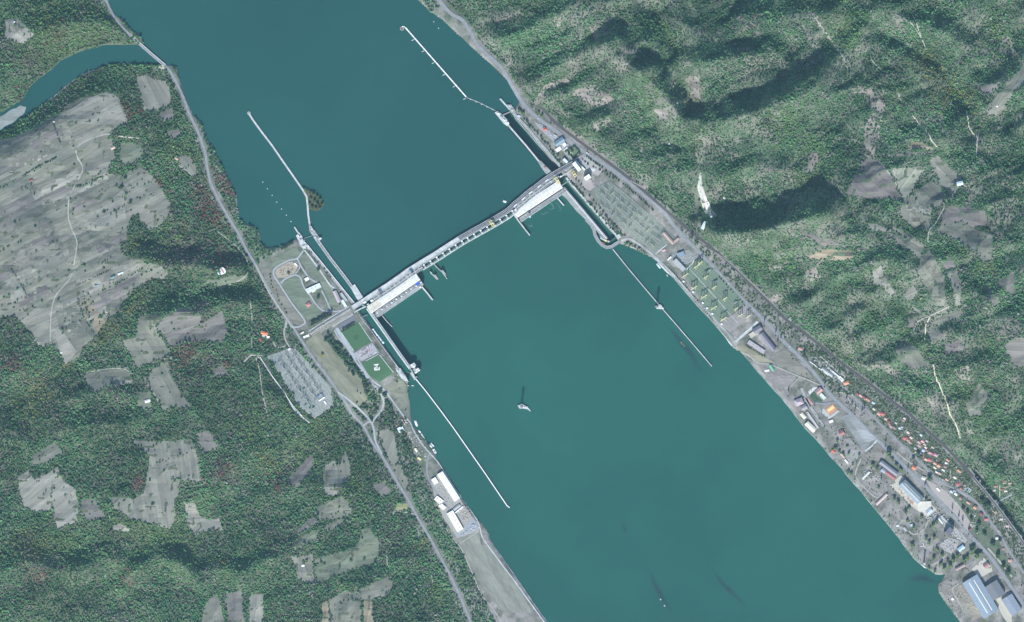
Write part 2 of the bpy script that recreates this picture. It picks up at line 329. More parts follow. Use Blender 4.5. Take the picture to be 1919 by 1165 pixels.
def fill_line(line, w, val, grid=None):
    g = free if grid is None else grid
    xs = [p[0] for p in line]; ys = [p[1] for p in line]
    i0, i1 = max(0, int((min(xs) - w - RX0) / RS)), min(RW, int((max(xs) + w - RX0) / RS) + 2)
    j0, j1 = max(0, int((min(ys) - w - RY0) / RS)), min(RH, int((max(ys) + w - RY0) / RS) + 2)
    if i1 <= i0 or j1 <= j0: return
    d = sdist(RXX[j0:j1, i0:i1], RYY[j0:j1, i0:i1], line, False); g[j0:j1, i0:i1][d < w] = val
# ---------------------------------------------------------------- fields and open ground
def inside(px, py, poly):
    c = False; n = len(poly)
    for i in range(n):
        (ax, ay), (bx, by) = poly[i], poly[(i + 1) % n]
        if (ay > py) != (by > py) and px < (bx - ax) * (py - ay) / (by - ay) + ax: c = not c
    return c
def ragged(pts, amp, seed, step=7.0):
    r = random.Random(seed); out = []; n = len(pts)
    for i in range(n):
        (ax, ay), (bx, by) = pts[i], pts[(i + 1) % n]; L = math.hypot(bx - ax, by - ay); k = max(1, int(L / step))
        for q in range(k):
            t = q / k; j = 0 if q == 0 else 1
            out.append((ax + (bx - ax) * t + j * r.uniform(-amp, amp), ay + (by - ay) * t + j * r.uniform(-amp, amp)))
    return out
def sheet(name, pts, lift, m, col=None, ang=0.0, amp=0.0, cell=7.0, seed=0, kind='structure', clear=True, grow=-1.0, level_z=None):
    """a piece of ground cover laid over the terrain: its edge and an inner lattice are triangulated and follow the ground"""
    if clear: fill(pts, 0.0, grow=grow)
    if amp > 0: pts = ragged(pts, amp, seed)
    else: pts = ragged(pts, 0.0, seed, cell)
    xs = [p[0] for p in pts]; ys = [p[1] for p in pts]
    n0 = len(pts); vs = [Vector(p) for p in pts]
    y = math.floor(min(ys) / cell) * cell
    while y < max(ys):
        x = math.floor(min(xs) / cell) * cell + 0.31
        while x < max(xs):
            if inside(x, y, pts): vs.append(Vector((x, y + 0.17)))
            x += cell
        y += cell
    r = delaunay_2d_cdt(vs, [], [list(range(n0))], 1, 1e-4)
    co = r[0]; cx, cy = sum(xs) / n0, sum(ys) / n0
    zz = H([p.x for p in co], [p.y for p in co]) + lift if level_z is None else np.full(len(co), level_z)
    z0 = float(zz.mean()); c, s = math.cos(-ang), math.sin(-ang); V = []
    for p, z in zip(co, zz):
        a, b = (p.x - cx) * S, (cy - p.y) * S; V.append((a * c - b * s, a * s + b * c, z - z0))
    F = []
    for f in r[2]:
        ax, ay = co[f[0]]; bx, by = co[f[1]]; dx, dy = co[f[2]]
        F.append(tuple(f) if (bx - ax) * (dy - ay) - (by - ay) * (dx - ax) < 0 else tuple(f)[::-1])
    o = link_mesh(name, V, F, m); o.location = (X(cx), Y(cy), z0); o.rotation_euler = (0, 0, ang)
    if col: o.color = (*col, 1)
    if kind: o['kind'] = kind
    return o
G1, G2, G3, G4 = (0.185, 0.19, 0.155), (0.21, 0.212, 0.178), (0.155, 0.162, 0.135), (0.17, 0.165, 0.15)
PALE, TAN, GREEN, MAUVE = (0.245, 0.245, 0.21), (0.26, 0.225, 0.165), (0.16, 0.185, 0.135), (0.155, 0.145, 0.137)
MEADOW = [(-40, 265), (22, 259), (70, 238), (100, 217), (116, 212), (124, 200), (157, 184), (200, 171), (220, 178), (231, 200), (243, 228), (222, 241), (204, 251), (212, 262), (216, 285), (208, 308), (206, 326), (228, 328), (240, 338), (225, 352), (240, 356), (252, 380), (245, 412), (240, 440), (226, 460), (232, 478), (262, 485), (276, 492), (300, 496), (317, 507), (310, 522), (285, 524), (250, 545), (238, 560), (222, 585), (200, 602), (184, 628), (160, 650), (152, 668), (125, 684), (119, 670), (104, 646), (78, 652), (60, 625), (40, 600), (22, 592), (-40, 600)]
FIELDS = [
 # (points, colour, drill direction in degrees, ragged edge)
 (TL((30, 110), (110, 110), (150, 150), (205, 195), (135, 250), (30, 215)), PALE, -40, 1.2),
 (TL((760, 430), (820, 418), (860, 445), (925, 450), (955, 500), (960, 580), (890, 615), (810, 620), (800, 570), (775, 490)), G2, -60, 1.5),
 (TL((905, 630), (970, 600), (980, 670), (920, 682), (890, 660)), G4, 10, 1.5), (TL((930, 735), (1000, 720), (1030, 740), (970, 780)), G4, 10, 1.5),
 (TL((670, 810), (710, 795), (790, 810), (815, 850), (780, 900), (710, 930), (675, 900)), GREEN, 30, 1.5),
 (TL((1000, 880), (1060, 865), (1100, 930), (1100, 985), (1075, 985), (1010, 920)), G2, -50, 1.2),
 (TL((720, 960), (790, 935), (860, 985), (885, 1020), (960, 1140), (962, 1180), (900, 1270), (830, 1285), (770, 1200), (720, 1215), (640, 1110), (690, 1060)), G2, 30, 1.8),
 (ML((780, 620), (850, 590), (900, 580), (910, 620), (880, 680), (920, 740), (960, 800), (940, 830), (770, 895), (740, 840), (690, 740), (770, 720)), G1, -60, 1.5),
 (ML((900, 640), (960, 580), (1050, 550), (1130, 590), (1130, 650), (1250, 570), (1280, 690), (1250, 750), (1190, 750), (1100, 740), (1000, 760), (965, 780), (930, 720), (885, 680)), G4, 20, 2.2),
 (ML((470, 935), (560, 905), (680, 895), (730, 915), (755, 975), (700, 985), (620, 990), (540, 1030), (500, 1000)), G1, 5, 1.0),
 (ML((860, 900), (950, 850), (965, 940), (1040, 1060), (1080, 1105), (1040, 1115), (950, 1110), (920, 1130), (890, 1080), (835, 985), (840, 940)), G1, -60, 1.8),
 (ML((780, 1040), (850, 1020), (855, 1110), (810, 1130), (775, 1110)), GREEN, 0, 0.8),
 (ML((1120, 405), (1230, 440), (1390, 400), (1390, 380), (1310, 375), (1240, 395)), GREEN, 0, 1.5),
 (ML((1190, 900), (1250, 880), (1290, 930), (1200, 945)), MAUVE, 0, 2.5),
 (BL((180, 240), (310, 155), (345, 190), (360, 220), (330, 240), (210, 300)), G3, 30, 1.2),
 (BL((100, 350), (170, 315), (200, 370), (330, 295), (360, 370), (430, 420), (450, 500), (440, 600), (330, 640), (310, 590), (300, 540), (220, 545), (150, 530), (125, 470)), PALE, 40, 2.0),
 (BL((720, 140), (830, 150), (930, 150), (1080, 140), (1120, 250), (1130, 370), (1080, 380), (1010, 370), (1010, 450), (980, 480), (990, 560), (960, 650), (880, 620), (720, 580), (640, 520), (620, 460), (760, 470), (810, 440), (830, 330), (840, 250), (800, 190)), G2, -80, 1.6),
 (BL((1030, 490), (1100, 500), (1120, 570), (1180, 590), (1230, 580), (1250, 660), (1190, 640), (1140, 660), (1090, 685), (1060, 620)), PALE, 0, 2.2),
 (BL((450, 480), (530, 470), (600, 580), (500, 600), (460, 560)), G4, 0, 2.0), (BL((630, 620), (680, 610), (740, 640), (720, 660), (640, 645)), PALE, 0, 1.8),
 (BL((1150, 1060), (1215, 1005), (1240, 1060), (1270, 1200), (1120, 1200)), G1, 60, 1.2), (BL((1255, 1000), (1360, 990), (1372, 1200), (1290, 1200)), G4, 85, 1.0),
 (BL((1400, 1010), (1480, 1005), (1480, 1098), (1460, 1200), (1395, 1200)), PALE, 85, 1.0),
 (BL((1100, 110), (1180, 90), (1220, 180), (1160, 230), (1120, 180)), G4, 0, 2.5),
 (BM((180, 360), (260, 280), (320, 220), (330, 260), (290, 340), (230, 420), (190, 400)), G4, 45, 1.8),
 (BM((380, 300), (420, 265), (470, 260), (500, 210), (525, 270), (530, 350), (490, 390), (480, 440), (440, 460), (390, 460), (370, 380)), G2, -80, 1.5),
 (BM((330, 530), (400, 500), (480, 460), (520, 490), (535, 560), (520, 580), (410, 590), (350, 590)), G1, 20, 1.2),
 (BM((190, 730), (240, 690), (360, 640), (340, 700), (220, 760)), GREEN, 22, 0.8),
 (BM((328, 810), (480, 768), (560, 745), (600, 640), (640, 640), (690, 720), (690, 800), (640, 850), (500, 885), (350, 950), (330, 900)), GREEN, 15, 1.0),
 (BM((195, 790), (240, 800), (320, 780), (322, 900), (345, 952), (280, 940), (240, 930)), G2, -60, 1.0),
 (BM((240, 640), (320, 570), (350, 600), (300, 640), (230, 680)), G4, 30, 1.5), (BM((370, 655), (400, 615), (490, 585), (500, 605), (420, 650)), G1, 15, 1.2),
 (BM((530, 1000), (740, 910), (770, 960), (740, 1010), (650, 1040), (540, 1040)), G1, 10, 1.0),
 (BM((370, 1050), (405, 1045), (420, 1200), (370, 1200)), TAN, 80, 0.5), (BM((410, 1040), (490, 990), (530, 985), (540, 1045), (590, 1045), (590, 1200), (425, 1200)), G1, 80, 0.5),
 (BM((598, 1045), (650, 1035), (662, 1200), (598, 1200)), TAN, 80, 0.5),
 (BM((680, 100), (740, 85), (775, 110), (800, 270), (760, 290), (720, 210)), G2, 70, 1.2), (BM((755, 290), (800, 280), (850, 370), (860, 400), (830, 420)), G1, 70, 1.2),
 (BM((640, 400), (720, 380), (760, 440), (700, 470)), G4, 40, 2.0), (BM((780, 500), (850, 505), (855, 540), (780, 545)), (0.27, 0.27, 0.15), 0, 1.2),
 # right bank: farmland on the hill
 ([(1604, 318), (1622, 295), (1640, 302), (1660, 322), (1690, 377), (1655, 375), (1618, 372), (1580, 366), (1597, 330)], MAUVE, -40, 2.0),
 ([(1664, 318), (1718, 313), (1731, 315), (1693, 378)], (0.22, 0.235, 0.19), 60, 0.8), ([(1735, 303), (1752, 291), (1800, 335), (1800, 345), (1778, 375), (1762, 350)], G2, -45, 1.0),
 ([(1697, 380), (1722, 352), (1740, 340), (1758, 350), (1772, 372), (1755, 390)], G3, -45, 1.0), ([(1692, 392), (1705, 366), (1745, 392), (1740, 404), (1715, 398)], PALE, -30, 0.8),
 ([(1690, 380), (1703, 366), (1735, 428), (1725, 432), (1700, 425), (1680, 398)], G3, -45, 1.2),
 ([(1700, 400), (1715, 399), (1742, 408), (1736, 434), (1700, 418)], G1, -35, 0.8),
 (MQ((530, 85), (600, 90), (680, 125), (690, 135), (570, 130)), PALE, -15, 0.8), (MQ((690, 100), (790, 150), (880, 215), (860, 230), (760, 180), (680, 120)), G1, -30, 0.8),
 (MQ((650, 140), (700, 145), (860, 225), (835, 290), (780, 240), (700, 190)), G3, -30, 0.8),
 (MQ((955, 40), (1000, -10), (1130, 0), (1200, 20), (1210, 100), (1130, 110), (1060, 80), (950, 100)), MAUVE, -30, 1.8), (MQ((905, 135), (950, 100), (1060, 80), (1130, 112), (1240, 150), (1240, 290), (1190, 310), (1150, 250), (1020, 170)), G3, -30, 1.2),
 (MQ((840, 270), (890, 235), (935, 310), (980, 400), (970, 550), (930, 560), (820, 350)), G1, -60, 1.5), (MQ((985, 350), (1040, 350), (1070, 430), (1060, 540), (1040, 550), (1010, 470)), G2, -70, 1.5),
 (MQ((950, 300), (1020, 290), (1040, 335), (975, 345)), MAUVE, 0, 1.5), (MQ((570, 350), (620, 320), (640, 380), (700, 465), (680, 500), (640, 450), (580, 420)), PALE, -50, 2.0),
 (MQ((740, 490), (800, 430), (830, 470), (790, 530)), G2, 30, 2.0), (MQ((210, 270), (310, 230), (470, 240), (470, 290), (400, 295), (220, 285)), TAN, -5, 1.2),
 (MQ((130, 120), (300, 170), (440, 215), (300, 215)), MAUVE, -20, 1.2), (MQ((700, 780), (760, 720), (830, 790), (900, 890), (800, 900), (720, 850)), G3, -55, 1.5),
 (MQ((900, 640), (990, 590), (1090, 570), (1060, 610), (1000, 640), (930, 650)), G3, 20, 1.5), (MQ((880, 690), (940, 670), (970, 720), (900, 760)), PALE, 0, 2.0),
 (MQ((970, 760), (1060, 740), (1090, 790), (990, 820)), MAUVE, 0, 2.0), (MQ((770, 610), (815, 620), (805, 685), (775, 670)), MAUVE, 0, 1.5), (MQ((795, 540), (860, 590), (900, 600), (870, 605), (810, 580)), G3, -40, 1.5),
 (TQ((1215, 640), (1240, 570), (1362, 420), (1440, 360), (1440, 460), (1362, 520), (1290, 640), (1260, 655)), G1, 50, 1.2), (TQ((765, 798), (840, 795), (910, 838), (770, 840)), TAN, 0, 1.0),
 (TQ((650, 870), (900, 848), (905, 862), (660, 885)), G4, 5, 1.0), (TQ((1130, 470), (1230, 480), (1300, 455), (1230, 530), (1150, 520)), MAUVE, 30, 2.0),
 (MQ((1190, 400), (1240, 470), (1280, 520), (1250, 560), (1210, 500)), G4, 0, 2.0), (MQ((1300, 770), (1362, 720), (1440, 720), (1440, 880), (1362, 880)), G4, 0, 2.0),
 (MQ((1090, 1100), (1170, 980), (1240, 1050), (1180, 1165), (1110, 1165)), G1, 45, 2.5), (MQ((1255, 420), (1362, 350), (1362, 480), (1290, 460)), MAUVE, 0, 3.0),
]
# bare rock and eroded slopes (no crop)
SCARS = [TQ((405, 500), (470, 490), (560, 500), (640, 590), (620, 700), (600, 800), (580, 900), (535, 890), (525, 760), (530, 690), (590, 620), (540, 530), (470, 530)), TQ((200, 980), (215, 880), (260, 860), (280, 910)),
 TQ((215, 190), (270, 190), (285, 280), (215, 280)), TQ((70, 90), (230, 75), (300, 140), (345, 240), (310, 220), (260, 130)), TR((180, 480), (300, 440), (330, 460), (220, 520), (130, 590), (100, 570)), TR((240, 90), (290, 90), (270, 150), (230, 180)),
 TR((430, 690), (530, 650), (550, 680), (470, 740)), TR((920, 350), (990, 350), (1000, 380), (930, 385)), TR((990, 430), (1040, 430), (1050, 560), (1010, 570), (960, 450)), TR((360, 210), (390, 200), (385, 230), (360, 235)),
 MQ((520, 880), (600, 830), (680, 880), (800, 960), (800, 990), (720, 960), (620, 890), (560, 910)), MQ((850, 1010), (930, 1000), (950, 1060), (920, 1130)), MQ((1030, 900), (1110, 880), (1140, 960), (1060, 960)), BQ((1100, 60), (1150, 110), (1110, 110)), BQ((1060, 50), (1075, 130), (1060, 135)),
 MQ((0, 500), (50, 480), (60, 510), (20, 540)), MQ((0, 300), (90, 320), (60, 350), (0, 345)), MQ((200, 360), (260, 330), (290, 390), (220, 410)), MR((1090, 210), (1150, 220), (1240, 320), (1180, 290)), TR((280, 690), (330, 720), (560, 900), (640, 990), (590, 985), (400, 840), (300, 730)), TR((700, 1020), (760, 1040), (760, 1060), (720, 1060)), TR((300, 520), (460, 480), (600, 590), (470, 600)), TR((610, 280), (700, 250), (720, 300), (640, 320)), TR((780, 620), (900, 600), (930, 660), (820, 670)), TQ((900, 650), (960, 640), (1000, 760), (930, 740)), TQ((1250, 230), (1362, 200), (1362, 320), (1280, 300)), TR((430, 160), (520, 150), (560, 200), (450, 220))]
# ---------------------------------------------------------------- roads
def ribbon(name, line, w, lift, m, kind='structure', clear=None, smooth=3, zfix=None, col=None):
    pts = [Vector(p) for p in line]
    if smooth and len(pts) > 2:            # Catmull-Rom
        q = []
        for i in range(len(pts) - 1):
            p0, p1, p2, p3 = pts[max(0, i - 1)], pts[i], pts[i + 1], pts[min(len(pts) - 1, i + 2)]
            n = max(2, int((p2 - p1).length / 5))
            for k in range(n):
                t = k / n; q.append(0.5 * ((2 * p1) + (p2 - p0) * t + (2 * p0 - 5 * p1 + 4 * p2 - p3) * t * t + (3 * p1 - p0 - 3 * p2 + p3) * t ** 3))
        q.append(pts[-1]); pts = q
    else:
        q = []
        for i in range(len(pts) - 1):
            n = max(1, int((pts[i + 1] - pts[i]).length / 5)); q += [pts[i].lerp(pts[i + 1], k / n) for k in range(n)]
        pts = q + [pts[-1]]
    if clear is not None and clear > 0: fill_line([tuple(p) for p in line], clear, 0.0); fill_line([tuple(p) for p in line], clear, 1.0, roadmask)
    V, F = [], []
    for i, p in enumerate(pts):
        d = (pts[min(i + 1, len(pts) - 1)] - pts[max(i - 1, 0)]); d = d.normalized() if d.length > 0 else Vector((1, 0)); nn = Vector((-d.y, d.x)) * w / 2
        ww = w(i) if callable(w) else w
        for s in (-1, 0, 1):
            a = p + nn * s
            z = (max(h1(a.x, a.y), h1(p.x, p.y) - 1.5) if zfix is None else zfix) + lift
            V.append((X(a.x), Y(a.y), z))
        if i:
            k = 3 * i; F += [(k - 3, k - 2, k + 1, k), (k - 2, k - 1, k + 2, k + 1)]
    o = link_mesh(name, V, F, m)
    if col: o.color = (*col, 1)
    if kind: o['kind'] = kind
    return o
LEFT_ROAD_N = [(190, -20), (214, 30), (231, 52), (246, 67)]
LEFT_ROAD = [(308, 122), (318, 131), (331, 154), (345, 184), (358, 218), (372, 248), (385, 285), (390, 318), (398, 348), (418, 388), (435, 417), (449, 440), (462, 467), (478, 493), (490, 515), (503, 540), (522, 574), (544, 604), (562, 632), (577, 655), (594, 679), (621, 714), (634, 734), (650, 757), (661, 776), (681, 798), (698, 829), (721, 862), (744, 902), (765, 936), (781, 966), (801, 999), (825, 1043), (848, 1086), (872, 1140), (900, 1210)]
RIGHT_ROAD = [(800, -30), (841, 22), (865, 37), (882, 60), (895, 85), (918, 107), (942, 130), (960, 162), (980, 194), (1004, 218), (1034, 240), (1067, 264), (1094, 284), (1127, 305), (1161, 328), (1194, 355), (1238, 391), (1261, 420), (1288, 450), (1321, 484), (1355, 520), (1385, 554), (1412, 580), (1440, 608), (1467, 638), (1500, 670), (1534, 709), (1554, 737), (1580, 762), (1600, 780), (1634, 815), (1674, 852), (1704, 882), (1735, 912), (1761, 939), (1791, 972), (1818, 1003), (1852, 1039), (1875, 1070), (1900, 1107), (1960, 1190)]
RAIL = [(1008, 196), (1020, 208), (1044, 233), (1094, 271), (1147, 310), (1181, 337), (1228, 377), (1250, 396), (1295, 434), (1328, 460), (1378, 503), (1440, 566), (1473, 599), (1507, 624), (1540, 650), (1574, 678), (1621, 713), (1674, 754), (1704, 776), (1731, 802), (1768, 834), (1795, 862), (1825, 895)]
VILLAGE_STREET = [(1514, 672), (1540, 693), (1567, 712), (1587, 731), (1611, 754), (1636, 780), (1661, 806), (1684, 828), (1701, 843), (1725, 867), (1751, 893), (1775, 909), (1801, 921), (1825, 936), (1842, 956), (1855, 976), (1872, 999), (1892, 1033), (1930, 1090)]
M['asphalt_pale'] = mat('asphalt_pale', (0.34, 0.365, 0.375), 0.9, 0.1, 0.08)
CONP_ = M['concrete_pale']
ASPH, ASPH2, TRACK, CONC = M['asphalt'], M['asphalt_dark'], M['gravel'], M['concrete_pale']
ROADS = [
 ('highway', LEFT_ROAD, 4.6, ASPH, 6.0), ('highway', LEFT_ROAD_N, 4.0, ASPH, 4.5), ('highway', RIGHT_ROAD, 6.6, ASPH, 8.0),
 ('street', VILLAGE_STREET, 3.2, ASPH, 4.0),
 ('dirt_track', TL((780, 775), (680, 765), (610, 752), (520, 777), (440, 825), (440, 880), (470, 950), (420, 1050), (395, 1110), (390, 1215), (410, 1285), (438, 1355), (425, 1455), (405, 1545), (360, 1605), (320, 1655), (295, 1745), (290, 1905), (302, 1925)), 2.0, TRACK, 2.6),
 ('dirt_track', TL((466, 974), (400, 985), (322, 1010)), 2.0, TRACK, 2.4), ('dirt_track', TL((1003, 925), (1040, 950), (1080, 985)), 2.0, TRACK, 2.4), ('dirt_track', TL((1110, 1020), (1136, 1044)), 2.0, TRACK, 2.4),
 ('dirt_track', TL((70, 682), (150, 640), (230, 585), (300, 545), (375, 482), (460, 420), (535, 392)), 2.4, TRACK, 2.6),
 ('dirt_track', ML((455, 930), (560, 905), (680, 895), (730, 913)), 1.6, TRACK, 2.2), ('dirt_track', ML((828, 985), (860, 1020), (895, 1085)), 1.6, TRACK, 2.2), ('dirt_track', ML((190, 735), (220, 750), (240, 780)), 1.6, TRACK, 2.0),
 ('dirt_track', ML((1370, 860), (1405, 825), (1440, 822)), 2.2, TRACK, 3.0), ('dirt_track', ML((1400, 480), (1412, 600), (1412, 720), (1415, 810)), 1.4, TRACK, 2.6), ('dirt_track', MM((0, 830), (20, 900), (40, 1040), (70, 1165)), 1.8, TRACK, 2.6),
 ('dirt_track', ML((1220, 130), (1320, 210), (1385, 290), (1385, 370), (1310, 420), (1230, 450)), 1.6, TRACK, 2.0),
 ('access_road', crop(460, 600, 5.975, (460, 0), (450, 60), (433, 130), (455, 230), (500, 300), (525, 330)), 2.4, TRACK, 3.0), ('access_road', crop(460, 600, 5.975, (475, 262), (430, 295), (350, 300), (320, 250), (312, 240)), 2.2, TRACK, 2.6),
 ('access_road', crop(460, 600, 5.975, (60, 385), (130, 395), (200, 395)), 2.2, TRACK, 3.0),
 ('access_road', crop(460, 600, 5.975, (150, 410), (220, 480), (330, 660), (440, 800), (540, 980), (640, 1080), (720, 1145)), 2.0, M['concrete_pale'], 3.0),
 ('access_road', crop(480, 420, 5.975, (530, 295), (462, 385), (370, 405), (220, 490), (198, 560), (270, 680), (400, 880), (545, 1075), (530, 1120), (470, 1150), (400, 1150)), 3.2, M['asphalt_pale'], None),
 ('access_road', crop(480, 420, 5.975, (275, 660), (330, 610), (440, 568), (500, 600), (535, 700), (610, 800), (680, 905), (760, 970), (850, 975)), 3.0, M['asphalt_pale'], None), ('access_road', crop(480, 420, 5.975, (462, 385), (530, 510), (610, 610), (690, 655)), 3.0, M['asphalt_pale'], None),
 ('access_road', crop(480, 420, 5.975, (735, 740), (790, 850), (850, 970), (960, 965)), 2.6, M['asphalt_pale'], None), ('access_road', crop(480, 420, 5.975, (490, 430), (490, 490), (440, 555)), 2.2, M['asphalt_pale'], None),
 ('access_road', crop(480, 420, 5.975, (480, 215), (600, 370), (740, 560), (860, 735)), 1.0, CONC, None), ('access_road', crop(480, 420, 5.975, (545, 290), (680, 460), (830, 680), (900, 720)), 2.2, CONC, None),
 ('access_road', crop(480, 420, 5.975, (0, 460), (60, 590), (140, 750), (250, 920), (330, 1040), (400, 1150)), 2.4, TRACK, None),
 ('access_road', crop(480, 420, 5.975, (340, 1080), (345, 1140), (330, 1165)), 2.4, M['asphalt_pale'], None),
 ('access_road', [(627, 618), (638, 636), (664, 664), (694, 708), (718, 728), (741, 758), (757, 780), (768, 790), (776, 808), (791, 832), (805, 848)], 3.0, M['asphalt_pale'], 4.0), ('access_road', [(805, 848), (801, 862), (800, 880), (806, 903), (828, 936), (852, 965)], 3.0, ASPH, 4.0),
 ('quay_path', [(805, 848), (823, 869), (848, 908), (875, 946), (896, 978), (903, 1003), (915, 1023), (960, 1083), (1003, 1142), (1060, 1220)], 2.0, CONC, 3.0), ('quay_path', [(930, 1029), (966, 1080), (1007, 1140), (1060, 1212)], 1.4, CONC, 2.0),
 ('dirt_track', [(836, 990), (850, 1010), (865, 1029), (885, 1073), (902, 1113), (925, 1142), (970, 1210)], 2.0, TRACK, 2.6), ('dirt_track', [(862, 1018), (880, 1006), (897, 996)], 1.8, TRACK, 2.4),
 ('access_road', [(634, 734), (655, 750), (672, 765), (690, 783), (697, 792)], 3.6, M['asphalt_pale'], 4.6), ('access_road', [(697, 792), (706, 779), (714, 771), (719, 757), (717, 744), (709, 731), (703, 722)], 3.6, M['asphalt_pale'], 4.2), ('access_road', [(697, 792), (701, 806), (702, 816), (705, 830), (716, 850)], 3.6, M['asphalt_pale'], 4.4),
 ('access_road', [(681, 798), (690, 790), (697, 792)], 3.0, M['asphalt_pale'], 4.0), ('access_road', [(702, 724), (694, 708)], 3.0, ASPH, 4.0),
 ('dirt_track', BM((880, 560), (820, 550), (775, 545), (765, 575)), 1.8, TRACK, 2.4), ('dirt_track', BM((980, 900), (985, 960), (900, 960)), 1.6, TRACK, 2.2), ('dirt_track', BM((730, 760), (735, 850)), 2.0, TRACK, 2.4),
 # right bank
 ('access_road', [(1084, 300), (1096, 292), (1104, 289)], 4.0, ASPH, 5.0), ('quay_road', [(1089, 400), (1109, 422), (1114, 437)], 2.6, CONC, None),
 ('quay_road', [(1164, 451), (1176, 447), (1187, 451), (1201, 460), (1221, 475), (1234, 487), (1260, 513), (1295, 551), (1338, 597), (1365, 626), (1378, 642)], 4.2, M['concrete'], 5.0),
 ('access_road', [(1378, 640), (1392, 628), (1408, 614), (1420, 602)], 5.0, CONC, 6.0), ('access_road', [(1228, 476), (1240, 466), (1250, 458)], 2.0, CONC, 2.4), ('access_road', crop(1180, 420, 5.975, (620, 520), (700, 440), (720, 400)), 2.0, CONC, 2.4),
 ('footpath', crop(1180, 420, 5.975, (670, 495), (800, 640), (960, 820), (1100, 980), (1215, 1110)), 1.0, CONC, None),
 ('dirt_track', [(1376, 660), (1400, 664), (1420, 680), (1440, 682), (1462, 690), (1490, 702), (1515, 712), (1538, 722)], 2.4, TRACK, 3.0), ('dirt_track', [(1498, 706), (1485, 720), (1470, 728)], 1.8, TRACK, 2.4),
 ('quay_path', [(1390, 663), (1412, 690), (1440, 722), (1467, 752), (1487, 777), (1507, 803), (1530, 827), (1554, 856), (1577, 881), (1601, 911), (1627, 941), (1654, 974), (1674, 998), (1694, 1025), (1714, 1050), (1735, 1066)], 4.6, CONP_, 5.0),
 ('quay_path', [(1233, 492), (1262, 522), (1296, 562), (1328, 598), (1353, 625), (1372, 648)], 2.4, CONP_, 3.0),
 ('access_road', crop(1460, 660, 5.975, (380, 560), (480, 575), (640, 555)), 3.0, ASPH, 3.4), ('access_road', crop(1460, 660, 5.975, (250, 400), (320, 560), (450, 760), (500, 830)), 5.0, M['concrete'], 5.0),
 ('dirt_track', crop(1460, 660, 5.975, (640, 450), (740, 460), (800, 560), (900, 640)), 2.2, TRACK, 3.0), ('dirt_track', crop(1540, 780, 5.975, (840, 400), (960, 500), (1150, 610)), 2.6, TRACK, 3.0),
 ('access_road', crop(1540, 780, 5.975, (480, 390), (560, 330), (620, 262)), 3.4, CONC, 4.0), ('dirt_track', crop(1540, 780, 5.975, (440, 470), (380, 620), (390, 690), (480, 800), (590, 900), (640, 900)), 2.6, TRACK, 3.0),
 ('dirt_track', crop(1660, 940, 5.548, (240, 300), (290, 340), (400, 280), (440, 190)), 2.6, TRACK, 3.0), ('dirt_track', crop(1660, 940, 5.548, (470, 660), (560, 610), (640, 540)), 3.0, TRACK, 3.4), ('dirt_track', crop(1660, 940, 5.548, (800, 1120), (740, 1010), (690, 910), (760, 850)), 2.4, TRACK, 3.0),
 ('street', crop(1680, 800, 5.975, (600, 480), (612, 630)), 1.6, TRACK, 2.2), ('street', crop(1680, 800, 5.975, (130, 10), (60, 90), (30, 110)), 1.8, TRACK, 2.2), ('dirt_track', crop(1680, 800, 5.975, (1290, 750), (1170, 820), (1140, 850), (1060, 920)), 3.0, ASPH, 3.6), ('dirt_track', crop(1680, 800, 5.975, (1150, 650), (1155, 780)), 1.6, TRACK, 2.2),
 ('dirt_track', crop(1660, 940, 5.548, (1240, 240), (1200, 320), (1150, 290)), 2.0, TRACK, 2.4), ('dirt_track', crop(1660, 940, 5.548, (1060, 480), (1130, 560), (1230, 680), (1310, 780)), 3.6, M['gravel'], 4.0),
 ('dirt_track', TQ((755, 1140), (720, 1060), (660, 970), (600, 900)), 1.2, TRACK, 1.8), ('dirt_track', TQ((760, 1150), (680, 940), (670, 945)), 0.8, TRACK, 1.2), ('dirt_track', MQ((970, 0), (920, 90), (885, 130), (880, 200)), 2.0, TRACK, 2.6),
 ('dirt_track', MQ((805, 690), (830, 635), (900, 600), (1000, 550)), 1.8, TRACK, 2.4), ('dirt_track', TR((660, 1010), (730, 1050)), 1.6, TRACK, 2.0), ('dirt_track', MR((1000, 170), (1100, 230), (1200, 290), (1300, 380), (1434, 510)), 1.4, TRACK, 2.2),
 ('dirt_track', TQ((790, 90), (830, 190), (870, 285)), 1.6, TRACK, 2.2), ('dirt_track', TQ((560, 340), (640, 420), (690, 480), (735, 580)), 1.4, TRACK, 2.0), ('dirt_track', TQ((230, 90), (330, 220), (420, 350)), 1.6, TRACK, 2.4), ('dirt_track', TQ((690, 90), (780, 140), (840, 220)), 1.2, TRACK, 2.2),
]
GULLIES = [TQ((790, 650), (830, 700), (880, 750), (905, 800), (930, 828)), MQ((912, 870), (925, 930), (955, 1000), (985, 1070), (1020, 1165)), MQ((895, 610), (870, 660), (868, 735)), BQ((1010, 0), (1045, 60), (1070, 135)), TQ((1100, 640), (1110, 720), (1160, 780), (1150, 870))]
